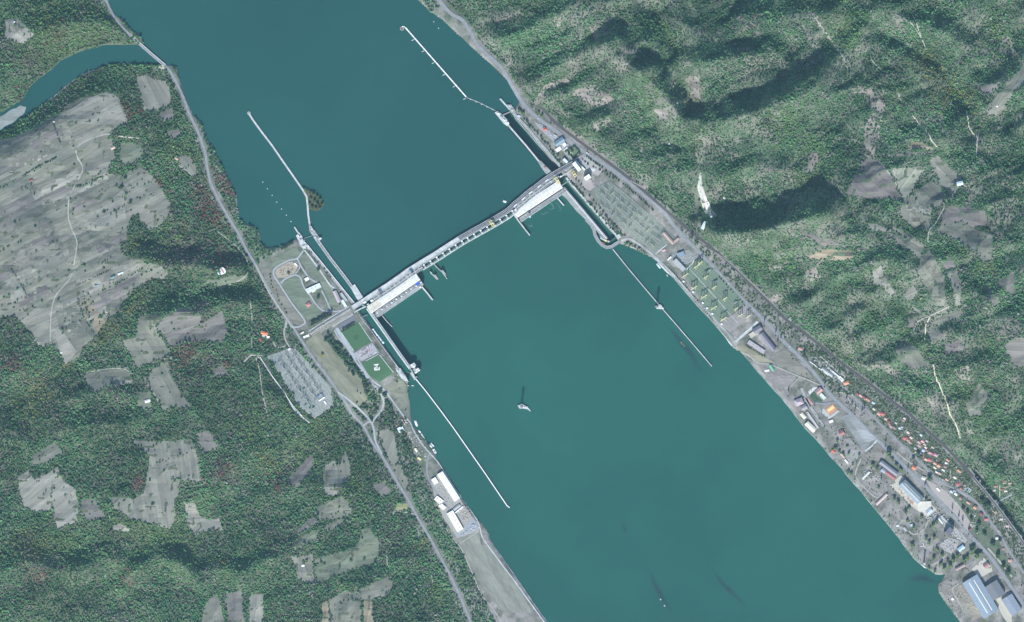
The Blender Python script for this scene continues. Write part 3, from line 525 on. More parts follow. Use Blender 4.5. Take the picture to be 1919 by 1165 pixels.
def build_land():
    sheet('meadow', MEADOW, 0.5, M['meadow_strips'], G1, math.radians(28), 2.0, 8)
    cs, sn = math.cos(math.radians(-27)), math.sin(math.radians(-27)); r9 = random.Random(31); v = -330.0
    while v < 330:                                                   # narrow farm plots side by side, each with its own stubble
        wd = r9.uniform(7, 17); u = -260.0
        while u < 260:
            ln = r9.uniform(50, 130); q = [(150 + a * cs - b * sn, 420 + a * sn + b * cs) for a, b in ((u, v), (u + ln, v), (u + ln, v + wd - 0.6), (u, v + wd - 0.6))]
            if r9.random() < 0.72 and all(inside(x, y, MEADOW) for x, y in q + [((q[0][0] + q[1][0]) / 2, (q[0][1] + q[1][1]) / 2), ((q[2][0] + q[3][0]) / 2, (q[2][1] + q[3][1]) / 2)]):
                f = r9.uniform(0.80, 1.22); c = r9.choice((G1, G2, G3, G4, MAUVE, PALE)); sheet('field', q, 0.72, M['field'], tuple(k * f for k in c), math.radians(27), 0.5, 8, int(u + v * 7) + 5000)
            u += ln + 0.8
        v += wd
    strips = [(TL((75, 880), (330, 800), (420, 780), (440, 830), (440, 900), (380, 940), (320, 890), (160, 965), (75, 960)), G3), (TL((340, 640), (380, 690), (440, 810), (400, 790), (330, 720)), G2), (TL((480, 560), (600, 515), (655, 540), (690, 620), (710, 680), (560, 700), (420, 690), (400, 620)), PALE),
              (ML((80, 30), (380, -60), (385, 50), (240, 110), (80, 160)), G3), (ML((530, 200), (720, 130), (715, 180), (560, 255)), MAUVE), (ML((440, 60), (700, -60), (715, 60), (560, 130), (440, 120)), PALE), (ML((430, 330), (640, 230), (690, 250), (500, 350), (430, 400)), G3),
              (ML((440, 535), (495, 505), (600, 640), (550, 705)), TAN), (ML((320, 580), (430, 540), (540, 710), (430, 790), (340, 680)), G3), (ML((140, 620), (200, 560), (280, 560), (285, 740), (250, 760), (190, 700)), G2), (ML((70, 360), (170, 500), (160, 515), (70, 530)), PALE), (ML((640, 330), (790, 290), (800, 330), (650, 400), (560, 460), (540, 440)), G2), (ML((300, 640), (330, 650), (440, 800), (370, 880), (350, 830)), PALE), (TL((490, 930), (640, 850), (655, 880), (600, 960), (490, 1000)), G2), (ML((120, 230), (300, 190), (390, 230), (400, 330), (330, 340), (180, 400), (80, 320)), G2)]
    for i, (p, c) in enumerate(strips): sheet('field', p, 0.9, M['field'], c, math.radians(27), 0.8, 8, i)
    for i, (p, c, a, r) in enumerate(FIELDS): sheet('field', p, 0.6, M['field'], c, math.radians(a), r, 8, 50 + i)
    for i, p in enumerate(SCARS): sheet('bare_slope', p, 0.4, M['meadow'], (0.235, 0.215, 0.19), 0, 3.4, 6, 200 + i, clear=False)
    for p in SCARS: fill(p, 0.5)
    for k, (nm, ln, w, m, cl) in enumerate(ROADS): ribbon(nm, ln, w, 1.0 + 0.012 * k, m, 'structure', w * 0.6 if nm == 'dirt_track' and cl else cl)
    fill_line(RAIL, 4.5, 0.0)
    ribbon('railway', RAIL, 4.8, 1.6, M['ballast'])
    for k in (-0.55, 0.55):
        off = [(x + 0.57 * k, y - 0.6 * k) for x, y in RAIL]; ribbon('rail', off, 0.25, 2.0, M['steel_dark'])
    for k, p in enumerate(GULLIES): ribbon('gully', ragged(p, 1.4, 400 + k, 6.0)[:-int(max(1, math.hypot(p[-1][0] - p[0][0], p[-1][1] - p[0][1]) / 6)) + 1] + [p[-1]], 1.9, 0.9, mat_gully, 'structure', 1.6)
mat_gully = mat('gully_gravel', (0.60, 0.56, 0.42), 0.95, 0.15, 0.2)
# sites without woodland
FLAT_RIGHT = [(805, 22), (841, 10), (900, 80), (960, 150), (1010, 205), (1070, 255), (1240, 385), (1440, 566), (1700, 772), (1825, 895), (1990, 1100), (1990, 1300), (1800, 1300), (1700, 1050), (1240, 500), (1050, 330), (960, 210)]
FLAT_LEFT = [(487, 492), (520, 470), (556, 446), (668, 574), (760, 705), (775, 795), (920, 1005), (1010, 1141), (1060, 1230), (960, 1230), (905, 1120), (870, 1040), (836, 985), (800, 905), (775, 850), (760, 800), (745, 775), (702, 722), (660, 680), (632, 640), (600, 640), (560, 632), (520, 575), (495, 530)]
SUB_LEFT = [(554, 653), (620, 724), (625, 760), (590, 784), (560, 760), (510, 676), (497, 668), (536, 655)]
SUB_A = [(1110, 356), (1125, 346), (1143, 340), (1170, 360), (1245, 426), (1266, 447), (1228, 474), (1195, 450), (1160, 422), (1130, 392)]
SUB_B = [(1247, 486), (1262, 474), (1290, 466), (1312, 480), (1366, 530), (1412, 590), (1368, 624), (1330, 585)]
fill(FLAT_RIGHT, 0.0); fill(FLAT_LEFT, 0.0); fill(SUB_LEFT, 0.0)
fill([(1404, 612), (1430, 604), (1475, 650), (1450, 668), (1398, 640)], 0.0)
MEAD2 = [(572, 640), (600, 622), (616, 644), (645, 680), (683, 714), (693, 736), (683, 757), (668, 762), (650, 746), (634, 728), (610, 696), (588, 665)]
fill(MEAD2, 0.0); fill([(1294, 322), (1318, 325), (1336, 410), (1325, 435), (1306, 425)], 0.25)
build_land()
# ---------------------------------------------------------------- woodland
def lumpy(seed, lumps, sub, squash=0.85, tall=1.0, r_l=0.45):
    r = random.Random(seed); bm = bmesh.new()
    for i in range(lumps):
        a = r.uniform(0, 6.28); q = 0.62 * math.sqrt(r.random()); rad = r_l * r.uniform(0.7, 1.25)
        m = Matrix.Translation((q * math.cos(a), q * math.sin(a), tall * (0.75 + r.uniform(-0.3, 0.42) * (1.2 - q)))) @ Matrix.Diagonal((rad, rad, rad * squash * tall, 1))
        g = bmesh.ops.create_icosphere(bm, subdivisions=sub, radius=1.0, matrix=m)
        for v in g['verts']:
            v.co += Vector((r.uniform(-1, 1), r.uniform(-1, 1), r.uniform(-1, 1))) * 0.09
    me = bpy.data.meshes.new('crown'); bm.to_mesh(me); bm.free(); return me
forms_col = bpy.data.collections.new('tree_forms')            # never linked to the scene: only the source of the wood's trees
def make_forms():
    for k in range(6):
        me = lumpy(100 + k, 6 + k % 3, 1, 0.85, 1.0 if k < 4 else 1.35, 0.42); me.materials.append(M['foliage'])
        o = bpy.data.objects.new('tree_form', me); forms_col.objects.link(o)
make_forms()
def forest_nodes():
    ng = bpy.data.node_groups.new('woodland', 'GeometryNodeTree')
    ng.interface.new_socket('Geometry', in_out='INPUT', socket_type='NodeSocketGeometry'); ng.interface.new_socket('Geometry', in_out='OUTPUT', socket_type='NodeSocketGeometry')
    N, L = ng.nodes, ng.links
    gi, go = N.new('NodeGroupInput'), N.new('NodeGroupOutput'); ip = N.new('GeometryNodeInstanceOnPoints'); ci = N.new('GeometryNodeCollectionInfo')
    ci.inputs['Collection'].default_value = forms_col; ci.inputs['Separate Children'].default_value = True; ci.inputs['Reset Children'].default_value = True
    def attr(nm, ty):
        n = N.new('GeometryNodeInputNamedAttribute'); n.data_type = ty; n.inputs['Name'].default_value = nm; return n.outputs['Attribute']
    ip.inputs['Pick Instance'].default_value = True
    L.new(gi.outputs[0], ip.inputs['Points']); L.new(ci.outputs[0], ip.inputs['Instance']); L.new(attr('form', 'INT'), ip.inputs['Instance Index'])
    cx = N.new('ShaderNodeCombineXYZ'); L.new(attr('spin', 'FLOAT'), cx.inputs[2])
    er = N.new('FunctionNodeEulerToRotation'); L.new(cx.outputs[0], er.inputs[0]); L.new(er.outputs[0], ip.inputs['Rotation'])
    L.new(attr('size', 'FLOAT'), ip.inputs['Scale']); L.new(ip.outputs[0], go.inputs[0]); return ng
FN = forest_nodes()
def woodland(name, px, py, size, tint, form):
    n = len(px); z = H(px, py) - 0.3
    me = bpy.data.meshes.new(name); me.vertices.add(n)
    me.vertices.foreach_set('co', np.stack([X(px), Y(py), z], 1).astype(np.float32).ravel())
    a = me.attributes.new('size', 'FLOAT', 'POINT'); a.data.foreach_set('value', size.astype(np.float32))
    a = me.attributes.new('spin', 'FLOAT', 'POINT'); a.data.foreach_set('value', (rng.random(n) * 6.28).astype(np.float32))
    a = me.attributes.new('form', 'INT', 'POINT'); a.data.foreach_set('value', form.astype(np.int32))
    a = me.color_attributes.new('tint', 'FLOAT_COLOR', 'POINT'); a.data.foreach_set('color', np.concatenate([tint, np.ones((n, 1))], 1).astype(np.float32).ravel())
    o = bpy.data.objects.new(name, me); C.objects.link(o); o.modifiers.new('trees', 'NODES').node_group = FN; struct(o, 'stuff'); return o
# autumn patches: (x, y, radius, colour)
RED, YEL, LIME, PUR = (0.175, 0.065, 0.06), (0.185, 0.185, 0.06), (0.12, 0.20, 0.07), (0.135, 0.105, 0.11)
PATCH = [(235, 205, 16, RED), (262, 207, 12, RED), (110, 62, 20, RED), (60, 110, 30, PUR), (50, 190, 20, RED), (140, 150, 24, LIME), (200, 90, 22, PUR), (405, 400, 28, RED), (372, 358, 14, RED), (385, 390, 15, RED), (300, 345, 14, RED), (350, 425, 8, RED), (410, 335, 16, RED), (430, 350, 12, RED), (320, 450, 40, LIME), (260, 460, 16, YEL), (350, 470, 45, PUR), (420, 480, 20, RED), (290, 520, 8, RED), (245, 582, 9, YEL), (215, 615, 16, YEL), (190, 635, 14, YEL), (255, 575, 7, YEL), (270, 560, 20, LIME), (80, 720, 20, YEL), (60, 760, 24, YEL), (130, 685, 10, YEL), (30, 680, 18, RED), (420, 680, 14, RED), (405, 680, 20, PUR), (390, 600, 26, PUR), (350, 660, 30, RED), (130, 1005, 40, LIME), (60, 1020, 30, YEL), (250, 980, 50, LIME), (330, 1000, 40, LIME), (420, 880, 20, RED), (410, 870, 15, PUR), (260, 900, 14, RED), (420, 1050, 14, YEL), (500, 860, 22, YEL), (560, 850, 30, LIME), (520, 905, 14, RED), (600, 800, 22, LIME), (820, 1115, 20, LIME), (790, 1020, 15, YEL), (650, 920, 40, LIME), (480, 800, 30, LIME), (540, 760, 20, LIME), (75, 1075, 15, RED), (240, 1085, 16, RED), (100, 70, 60, LIME), (180, 70, 40, LIME), (340, 290, 30, LIME),
 (1280, 100, 20, LIME), (1290, 160, 22, LIME), (1300, 190, 14, YEL), (1310, 270, 16, LIME), (1240, 60, 20, LIME), (1230, 180, 40, LIME), (1560, 40, 40, LIME), (1600, 60, 25, LIME), (1730, 120, 25, YEL), (1760, 170, 30, YEL), (1810, 180, 20, YEL), (1860, 60, 50, LIME), (1470, 230, 40, LIME), (1520, 270, 30, LIME), (1500, 330, 40, LIME), (1680, 175, 14, LIME), (1560, 400, 40, LIME), (1720, 560, 6, YEL), (1850, 500, 8, YEL), (1590, 690, 25, LIME), (1620, 720, 14, LIME), (1850, 640, 20, LIME), (1890, 620, 20, PUR), (1700, 650, 30, LIME), (1810, 740, 40, LIME), (1580, 640, 30, LIME), (1380, 540, 25, LIME), (1395, 560, 18, YEL), (1350, 500, 20, LIME), (1530, 690, 20, LIME), (1800, 470, 40, LIME), (1850, 810, 40, LIME), (1450, 480, 40, LIME), (1640, 560, 50, LIME)]
WOODS = []
def scatter():
    d = 2.9
    gx_ = np.arange(-120, 2040, d); gy_ = np.arange(-120, 1290, d)
    px, py = np.meshgrid(gx_, gy_); px = px.ravel() + rng.uniform(-1.4, 1.4, px.size); py = py.ravel() + rng.uniform(-1.4, 1.4, py.size)
    px[::1] = px; sd = -sdist(px, py, RIVER)
    i = np.clip(((px - RX0) / RS).astype(int), 0, RW - 1); j = np.clip(((py - RY0) / RS).astype(int), 0, RH - 1)
    f = free[j, i]
    hr = sdist(px, py, RIGHT_HILLS)
    right = hr > -2
    n1 = fbm(px / 38, py / 38, 60, 4); n2 = fbm(px / 14, py / 14, 70, 3)
    # the right hillside is thinner, with bare scrubby openings
    z = H(px, py); gr = np.hypot(H(px + 3, py) - H(px - 3, py), 0); north = (H(px, py + 5) - z) / (5 * S)        # >0: ground rises to the south, the face looks north
    dens = np.where(right, 0.52 + 0.5 * sstep(0.34, 0.6, n1 * 0.65 + n2 * 0.35) + 0.5 * sstep(0.1, 0.5, north), 0.78)
    # scattered bushes and hedge lines in the open fields
    fb = 0.004 + 0.16 * sstep(0.68, 0.75, fbm((px * 0.88 - py * 0.47) / 60, (px * 0.47 + py * 0.88) / 9, 95, 2))
    openland = (f < 0.1) & ((hr > 0) | (sdist(px, py, LEFT_HILLS) > 6))
    dens = np.where(openland & (roadmask[j, i] < 0.5), fb, dens * f) * (sd > 1.2)
    k = rng.random(px.size) < dens
    px, py, right, n1, n2, north = px[k], py[k], right[k], n1[k], n2[k], north[k]; n = len(px)
    dark, mid, lite, bare = np.array((0.034, 0.085, 0.046)), np.array((0.062, 0.145, 0.064)), np.array((0.105, 0.200, 0.088)), np.array((0.150, 0.155, 0.128))
    g = np.clip(n2 * 0.9 + (n1 - 0.5) * 0.9 + rng.normal(0, 0.20, n), 0, 1)[:, None]
    tint = np.where(g < 0.5, dark + (mid - dark) * (g * 2), mid + (lite - mid) * (g * 2 - 1))
    b = (rng.random(n) < np.where(right, 0.20, 0.06) + 0.30 * sstep(0.55, 0.75, fbm(px / 45, py / 45, 90, 3))) & (north < 0.25)
    tint[b] = bare * rng.uniform(0.75, 1.25, (b.sum(), 1))
    big = fbm(px / 75, py / 60, 120, 3); tint = tint * (0.80 + 0.55 * sstep(0.3, 0.7, big))[:, None]
    mv = (rng.random(n) < 0.36 * sstep(0.54, 0.68, fbm(px / 55, py / 48, 130, 4))) & ~right; tint[mv] = np.array((0.135, 0.135, 0.115)) * rng.uniform(0.7, 1.25, (mv.sum(), 1))
    for (x, y, r, c) in PATCH:
        w = np.exp(-((px - x) ** 2 + (py - y) ** 2) / r ** 2); h = rng.random(n) < w * 0.75
        tint[h] = tint[h] * 0.25 + np.array(c) * 0.75 * rng.uniform(0.7, 1.25, (h.sum(), 1))
    tint = tint * rng.uniform(0.7, 1.35, (n, 1)) * np.where(right[:, None], np.array((0.98, 1.02, 1.03)), np.array((1.04, 1.06, 1.04)))
    size = np.clip(rng.lognormal(0, 0.26, n), 0.6, 1.9) * np.where(right, 3.1 + 1.0 * sstep(0.4, 0.65, n1), 3.75)
    form = rng.integers(0, 6, n)
    for nm, s in (('woodland', ~right), ('hillside_woodland', right)):
        woodland(nm, px[s], py[s], size[s], tint[s], form[s])
    print('trees', n)
scatter()
# ---------------------------------------------------------------- builders in map units
class MP(MB):
    """MB whose plan coordinates are map units about an origin; heights in metres above the thing's own base"""
    def __init__(s, ox, oy, rot=0.0): super().__init__(); s.ox, s.oy = ox, oy
    def p(s, x, y): return ((x - s.ox) * S, (s.oy - y) * S)
    def poly(s, pts, z0, z1): return s.prism([s.p(*q) for q in pts], z0, z1)
    def wall(s, line, w, z0, z1):
        pts = [Vector(s.p(*q)) for q in line]; w = w * S / 2; n = len(pts); vs = []
        for i, q in enumerate(pts):
            d0 = (pts[i] - pts[i - 1]).normalized() if i else None; d1 = (pts[i + 1] - pts[i]).normalized() if i < n - 1 else None
            d = (d0 + d1).normalized() if d0 is not None and d1 is not None else (d0 if d1 is None else d1)
            k = 1.0 / max(0.5, d.dot(d1 if d1 is not None else d0)); m = Vector((-d.y, d.x)) * w * k
            vs += [(q.x + m.x, q.y + m.y, z0), (q.x - m.x, q.y - m.y, z0), (q.x - m.x, q.y - m.y, z1), (q.x + m.x, q.y + m.y, z1)]
        f = [(0, 1, 2, 3), tuple(4 * n - 4 + i for i in (3, 2, 1, 0))]
        for i in range(n - 1):
            a = 4 * i; f += [(a + j, a + 4 + j, a + 4 + (j + 1) % 4, a + (j + 1) % 4) for j in range(4)]
        return s.add(vs, f)
    def rbox(s, x, y, L, W, deg, z0, h): a, b = s.p(x, y); return s.box(a, b, z0, L * S, W * S, h, -math.radians(deg))
    def rod(s, a, b, w): return s.bar((*s.p(a[0], a[1]), a[2]), (*s.p(b[0], b[1]), b[2]), w)
    def disc(s, x, y, r, z0, z1, n=16): a, b = s.p(x, y); return s.cyl(a, b, z0, z1, r * S, None, n)
def offset(line, d):
    """line moved sideways by d map units, to the right of its direction of travel on the map"""
    out = []
    for i, (x, y) in enumerate(line):
        ax, ay = line[max(0, i - 1)]; bx, by = line[min(len(line) - 1, i + 1)]; L = math.hypot(bx - ax, by - ay)
        out.append((x - (by - ay) / L * d, y + (bx - ax) / L * d))
    return out
def resample(line, step):
    out = [line[0]]; acc = 0.0
    for i in range(len(line) - 1):
        (ax, ay), (bx, by) = line[i], line[i + 1]; L = math.hypot(bx - ax, by - ay); t = step - acc
        while t <= L: out.append((ax + (bx - ax) * t / L, ay + (by - ay) * t / L)); t += step
        acc = L - (t - step)
    return out
def span(line, x0, x1): return [q for q in line if x0 <= q[0] <= x1]
M['earth'] = mat('earth', (0.30, 0.25, 0.20), 0.95, 0.2, 0.1)
CON, CONP, COND, WHT, STL, STD, YLW = M['concrete'], M['concrete_pale'], M['concrete_dark'], M['white_paint'], M['steel'], M['steel_dark'], M['yellow_paint']
DAMC = [(661, 577), (677, 567.5), (694, 556), (711, 545), (728, 534), (746, 521.5), (764.5, 508), (790, 492), (815, 477), (838, 462), (861.6, 447), (888, 432), (915, 417), (933, 406.5), (949, 396.5), (958, 389), (966, 381), (975, 374), (990, 361), (1004, 351), (1016, 341.5), (1027, 333.5), (1044, 323), (1059, 315), (1079, 303.5), (1086, 299)]
DAMC = resample(DAMC, 2.0)
DANG = -32.5
# ---------------------------------------------------------------- the dam
def dam():
    ox, oy = 860, 448
    t = thing('dam', 'long concrete dam with road and gated spillway crossing the river between two power stations', 'dam', ox, oy, 0)
    def mk(): return MP(ox, oy)
    b = mk(); b.wall(offset(DAMC, -0.5), 8.2, -14, 39.0); b.build('dam_wall', CON, t)
    for nm, a, z, m in (('road_deck', 655, 861, CONP), ('road_deck', 861, 1100, M['asphalt_dark'])):
        b = mk(); b.wall(offset(span(DAMC, a - 1, z + 1), -0.5), 7.6, 39.0, 39.5); o = b.build(nm, m, t)
        part_label(o, 'pale concrete western half of the crest road' if a == 655 else 'dark asphalt eastern half of the crest road')
    for nm, d, w, m in (('parapet', -4.6, 0.7, CONP), ('kerb', 1.6, 0.5, CONP), ('parapet', 3.4, 0.6, CONP)):
        b = mk(); b.wall(offset(DAMC, d), w, 38.5, 40.6 if nm == 'parapet' else 39.75); b.build(nm, m, t)
    b = mk(); b.wall(offset(span(DAMC, 700, 1040), -1.6), 0.25, 39.5, 39.504); b.build('lane_line', WHT, t)
    # spillway: piers, gates, hoists
    sp = span(DAMC, 790, 957); L = len(sp); nb = 14
    pts = [sp[min(L - 1, int(round(i * (L - 1) / nb)))] for i in range(nb + 1)]
    for i, q in enumerate(pts):
        x, y = offset([q, (q[0] + 8.4, q[1] - 5.4)], 8.5)[0]
        b = mk(); b.rbox(x, y, 3.0, 11.0, DANG, -14, 52.0); b.build('pier', CONP, t)
        for k in (-1, 1):
            x2, y2 = offset([q, (q[0] + 8.4, q[1] - 5.4)], 8.0 + 2.4 * k)[0]
            b = mk(); b.rbox(x2, y2, 3.4, 1.8, DANG, 38.0, 3.2); b.rbox(x2, y2, 3.0, 1.4, DANG, 41.2, 0.5); b.build('hoist_house', WHT if k < 0 else CONP, t)
    for i in range(nb):
        q = ((pts[i][0] + pts[i + 1][0]) / 2, (pts[i][1] + pts[i + 1][1]) / 2)
        x, y = offset([q, (q[0] + 8.4, q[1] - 5.4)], 7.2)[0]
        b = mk(); b.rbox(x, y, 9.4, 1.2, DANG, 2, 30.0); b.rbox(x, y + 0.2, 9.4, 0.5, DANG, 32, 0.6); b.build('gate_leaf', STD, t)
        x, y = offset([q, (q[0] + 8.4, q[1] - 5.4)], 4.6)[0]
        b = mk(); b.rbox(x, y, 9.8, 0.9, DANG, 36.5, 1.6); b.build('gate_beam', CONP, t)
        x, y = offset([q, (q[0] + 8.4, q[1] - 5.4)], 10.6)[0]
        b = mk(); b.rbox(x, y, 9.8, 0.8, DANG, 35.8, 1.4); b.build('gate_beam', STL, t)
    for q in (824, 842, 858, 880, 900):
        pass
    b = mk(); b.wall(offset(span(DAMC, 786, 962), 13.2), 2.2, 34.0, 37.4); b.build('walkway', CONP, t)
    # intake decks in front of the two power stations, with rows of slots
    for a, z in ((690, 788), (960, 1044)):
        ln = span(DAMC, a, z)
        b = mk(); b.wall(offset(ln, 8.2), 8.4, -14, 37.8); b.build('intake_deck', CON, t)
        n = int((z - a) / 7.2)
        for i in range(n):
            q = ln[min(len(ln) - 1, int((i + 0.5) * len(ln) / n))]; q2 = ln[min(len(ln) - 1, int((i + 0.5) * len(ln) / n) + 1)]
            if q2 == q: continue
            ang = math.degrees(math.atan2(q2[1] - q[1], q2[0] - q[0]))
            x, y = offset([q, q2], 6.0)[0]; b = mk(); b.rbox(x, y, 5.6, 1.7, ang, 37.8, 0.25); b.build('intake_slot', STD, t)
            if a > 900 and i % 2 == 0:
                x, y = offset([q, q2], 2.3)[0]; b = mk(); b.rbox(x, y, 8.0, 1.5, ang, 39.5, 1.6); b.build('intake_cover', WHT, t)
            for k in (-1.7, 1.7):
                x, y = offset([(q[0] + k, q[1] - k * 0.65), (q2[0] + k, q2[1] - k * 0.65)], 10.4)[0]; b = mk(); b.rbox(x, y, 1.7, 2.6, ang + 90, 37.8, 0.25); b.build('trash_rack', STD, t)
        b = mk(); b.wall(offset(ln, 8.0), 0.9, 37.8, 38.3); b.build('crane_rail', CONP, t)
    # right abutment link over the upper lock chamber
    b = mk(); b.wall([(1046, 335), (1060, 325.5), (1078, 314)], 2.0, 33, 36.5); b.build('service_bridge', CONP, t)
    b = mk(); b.wall([(1052, 348), (1064, 340), (1078, 330)], 1.6, 30, 33.0); b.build('service_bridge', CON, t)
    b = mk(); b.wall([(664, 585), (675, 579), (686, 574)], 2.4, 33, 36.5); b.build('service_bridge', CONP, t)
    b = mk(); b.wall([(673, 597), (681, 593), (689, 590)], 1.0, 29, 31.5); b.build('service_bridge', CON, t)
    for x, y, L_, W_, d, h, m in ((684, 566, 5, 4, -32, 5, WHT), (690, 570, 4, 3, -32, 4, CONP), (681, 572, 4, 3, -32, 3.5, STL), (697, 563, 5, 4, -32, 5, WHT), (1033, 340, 5, 3, -32, 4, CONP), (1050, 331, 4, 2.5, -32, 4, WHT)):
        b = mk(); b.rbox(x, y, L_, W_, d, 37.0, h); b.rbox(x, y, L_ * 0.7, W_ * 0.7, d, 37.0 + h, 1.0); b.build('control_hut', m, t)
    # the western approach on land
    W = [(657, 579.5), (640, 589.5), (618, 603), (600, 614), (582, 626)]
    for d, w, z, m in ((0, 4.6, 35.6, CON), (4.4, 2.6, 35.3, M['earth']), (-3.8, 1.8, 35.2, M['asphalt_dark']), (7.4, 2.4, 35.0, CON), (-6.0, 1.6, 35.1, CONP)):
        b = mk(); b.wall(offset(W, -d), w - 0.1, 24, z); b.build('approach_road', m, t)
    b = mk(); b.wall(offset(W[:3], -9.2), 0.4, 34.8, 36.6); b.build('parapet', WHT, t)
    b = mk(); b.wall(offset(W[:3], -11), 0.6, 33, 35.9); b.build('parapet', WHT, t)
    return t
dam()
# ---------------------------------------------------------------- power stations
def station(label, ax0, ay0, ax1, ay1, w, tan_to, deckpts, blue, crane):
    ox, oy = (ax0 + ax1) / 2, (ay0 + ay1) / 2; deg = math.degrees(math.atan2(ay1 - ay0, ax1 - ax0)); L = math.hypot(ax1 - ax0, ay1 - ay0)
    t = thing('power_station', label, 'power station', ox, oy, 0)
    def mk(): return MP(ox, oy)
    b = mk(); b.rbox(ox, oy, L, w, deg, -14, 48.0); b.build('wall', CON, t)
    b = mk(); b.poly(deckpts, -14, 27.5); b.build('tailrace_deck', CON, t)
    r0 = mk(); r0.rbox(ox, oy, L + 1, w + 1, deg, 34.0, 0.6); roof = r0.build('roof', WHT, t)
    n = int(L / 4.2); ux, uy = math.cos(math.radians(deg)), math.sin(math.radians(deg)); rr = random.Random(int(ax0))
    for i in range(n):
        for k in (0, 1, 2):
            s_ = (i + 0.5) * L / n - L / 2; d = (-0.31, 0.12, 0.38)[k] * w
            wd = (0.36, 0.42, 0.18)[k] * w
            x, y = ox + ux * s_ - uy * d, oy + uy * s_ + ux * d
            b = mk(); b.rbox(x, y, L / n - 0.35, wd, deg, 34.6, 0.35 + 0.25 * (k == 1))
            f = rr.uniform(0.86, 1.08); c = (0.60, 0.565, 0.47) if i < tan_to * n else ((0.74, 0.745, 0.715) if k else (0.60, 0.62, 0.595))
            b.build('roof_panel', M['any'], roof, tuple(q * f for q in c))
        if i % 3 == 1:
            x, y = ox + ux * s_ - uy * 0.3 * w, oy + uy * s_ + ux * 0.3 * w
            b = mk(); b.rbox(x, y, 1.2, 0.9, deg, 35.2, 1.4); b.build('roof_vent', STL, roof)
    m_ = 20 if blue else 16
    (dx0, dy0), (dx1, dy1) = deckpts[0], deckpts[1]
    for i in range(m_):
        f = (i + 0.6) / m_; g = 3.4 + (i % 3) * 0.5
        x, y = dx0 + (dx1 - dx0) * f - uy * g, dy0 + (dy1 - dy0) * f + ux * g
        b = mk(); h = rr.uniform(1.5, 5.0)
        if blue: b.rbox(x, y, rr.uniform(1.6, 3.2), rr.uniform(1.6, 3.0), deg, 27.5, h); b.rbox(x, y, 1.0, 1.0, deg, 27.5 + h, 0.8); b.build('transformer', WHT if i % 2 else STL, t)
        else: b.rbox(x, y, 3.6, 1.5, deg, 27.5, 0.4); b.build('deck_hatch', COND, t)
    b = mk(); b.wall([deckpts[-1], deckpts[2]] if False else [(dx0 - uy * 7.6, dy0 + ux * 7.6), (dx1 - uy * 7.6, dy1 + ux * 7.6)], 0.9, 27.5, 29); b.build('parapet', CONP, t)
    b = mk(); b.wall([(dx0 - uy * 5.6, dy0 + ux * 5.6), (dx1 - uy * 5.6, dy1 + ux * 5.6)], 0.35, 27.5, 27.8); b.build('crane_rail', COND, t)
    if blue:
        b = mk(); b.poly([(778, 530), (785, 526), (788, 531), (781, 536)], 27.5, 30.5); o = b.build('tarpaulin', M['any'], t, (0.05, 0.13, 0.50)); part_label(o, 'bright blue tarpaulin at the east end of the deck')
        b = mk(); b.rbox(788, 538, 3.4, 3.0, deg, 20, 11); b.build('stair_tower', WHT, t)
    else:
        b = mk(); b.rbox(961.5, 397.5, 3.5, 16, deg + 0, -14, 45); b.build('end_block', CONP, t)
    return t
station('western power station with long white roof turning tan at its west end', 692.5, 580.5, 783, 518, 14.6, 0.2, [(698, 588), (788.5, 524.5), (794, 533), (788, 541), (714, 591.5), (703, 597.5)], True, False)
station('eastern power station with long bright white roof and bare grey deck beside the right lock', 965.5, 401, 1050, 345.5, 15.2, 0.0, [(972.5, 408.5), (1057, 353), (1057.5, 361), (1045, 370), (977, 416.5)], False, True)
def gantry_crane(label, px, py, deg, span_, z, tall, reach):
    t = thing('gantry_crane', label, 'crane', px, py, z, -math.radians(deg))
    w = span_ * S
    for k in (-1, 1):
        b = MB()
        for j in (-1, 1): b.bar((j * w * 0.28, k * w / 2, 0), (j * w * 0.22, k * w / 2, tall), 1.5)
        b.bar((-w * 0.34, k * w / 2, 0.8), (w * 0.34, k * w / 2, 0.8), 1.3); b.bar((-w * 0.22, k * w / 2, tall), (w * 0.22, k * w / 2, tall), 1.4); b.build('leg_frame', YLW, t)
    for j in (-1, 1):
        b = MB(); b.box(j * w * 0.22, -reach / 2, tall + 0.8, 2.4, w + reach + 3, 2.4); b.build('girder', YLW, t)
    b = MB(); b.box(0, -w * 0.15, tall + 3.3, w * 0.62, 5.0, 3.0); b.box(0, -w * 0.15, tall + 6.3, w * 0.4, 3.4, 1.4); b.build('trolley', M['pale_yellow'], t)
    b = MB(); b.box(w * 0.36, w * 0.3, tall - 3.5, 3.0, 3.4, 3.2); b.build('cabin', WHT, t)
    b = MB(); b.box(0, -w / 2 - reach, tall + 3.3, w * 0.55, 2.6, 1.6); b.build('boom_end', M['pale_yellow'], t)
    return t
gantry_crane('yellow gantry crane on the spillway walkway in the middle of the dam', 921, 417.5, DANG, 9, 37.5, 13, 6)
gantry_crane('yellow gantry crane at the east end of the eastern power station roof', 1043.5, 337.5, DANG, 10, 38, 14, 6)
gantry_crane('yellow gantry crane standing on land east of the right lock', 1075.5, 325.5, DANG, 9, 36, 13, 3)
c = gantry_crane('pale grey gantry crane on the intake deck at the west end of the dam', 712, 551.5, DANG, 8, 38, 12, 2)
for ch in c.children: ch.data.materials.clear(); ch.data.materials.append(STL)
c = gantry_crane('white gantry crane on the intake deck near the east end of the western power station', 770, 513, DANG, 8, 38, 12, 2)
for ch in c.children: ch.data.materials.clear(); ch.data.materials.append(CONP)
c = gantry_crane('small dark grey gantry crane on the tailrace deck of the eastern power station', 990, 399.5, DANG, 5.5, 27.6, 8, 2)
for ch in c.children: ch.data.materials.clear(); ch.data.materials.append(STL)
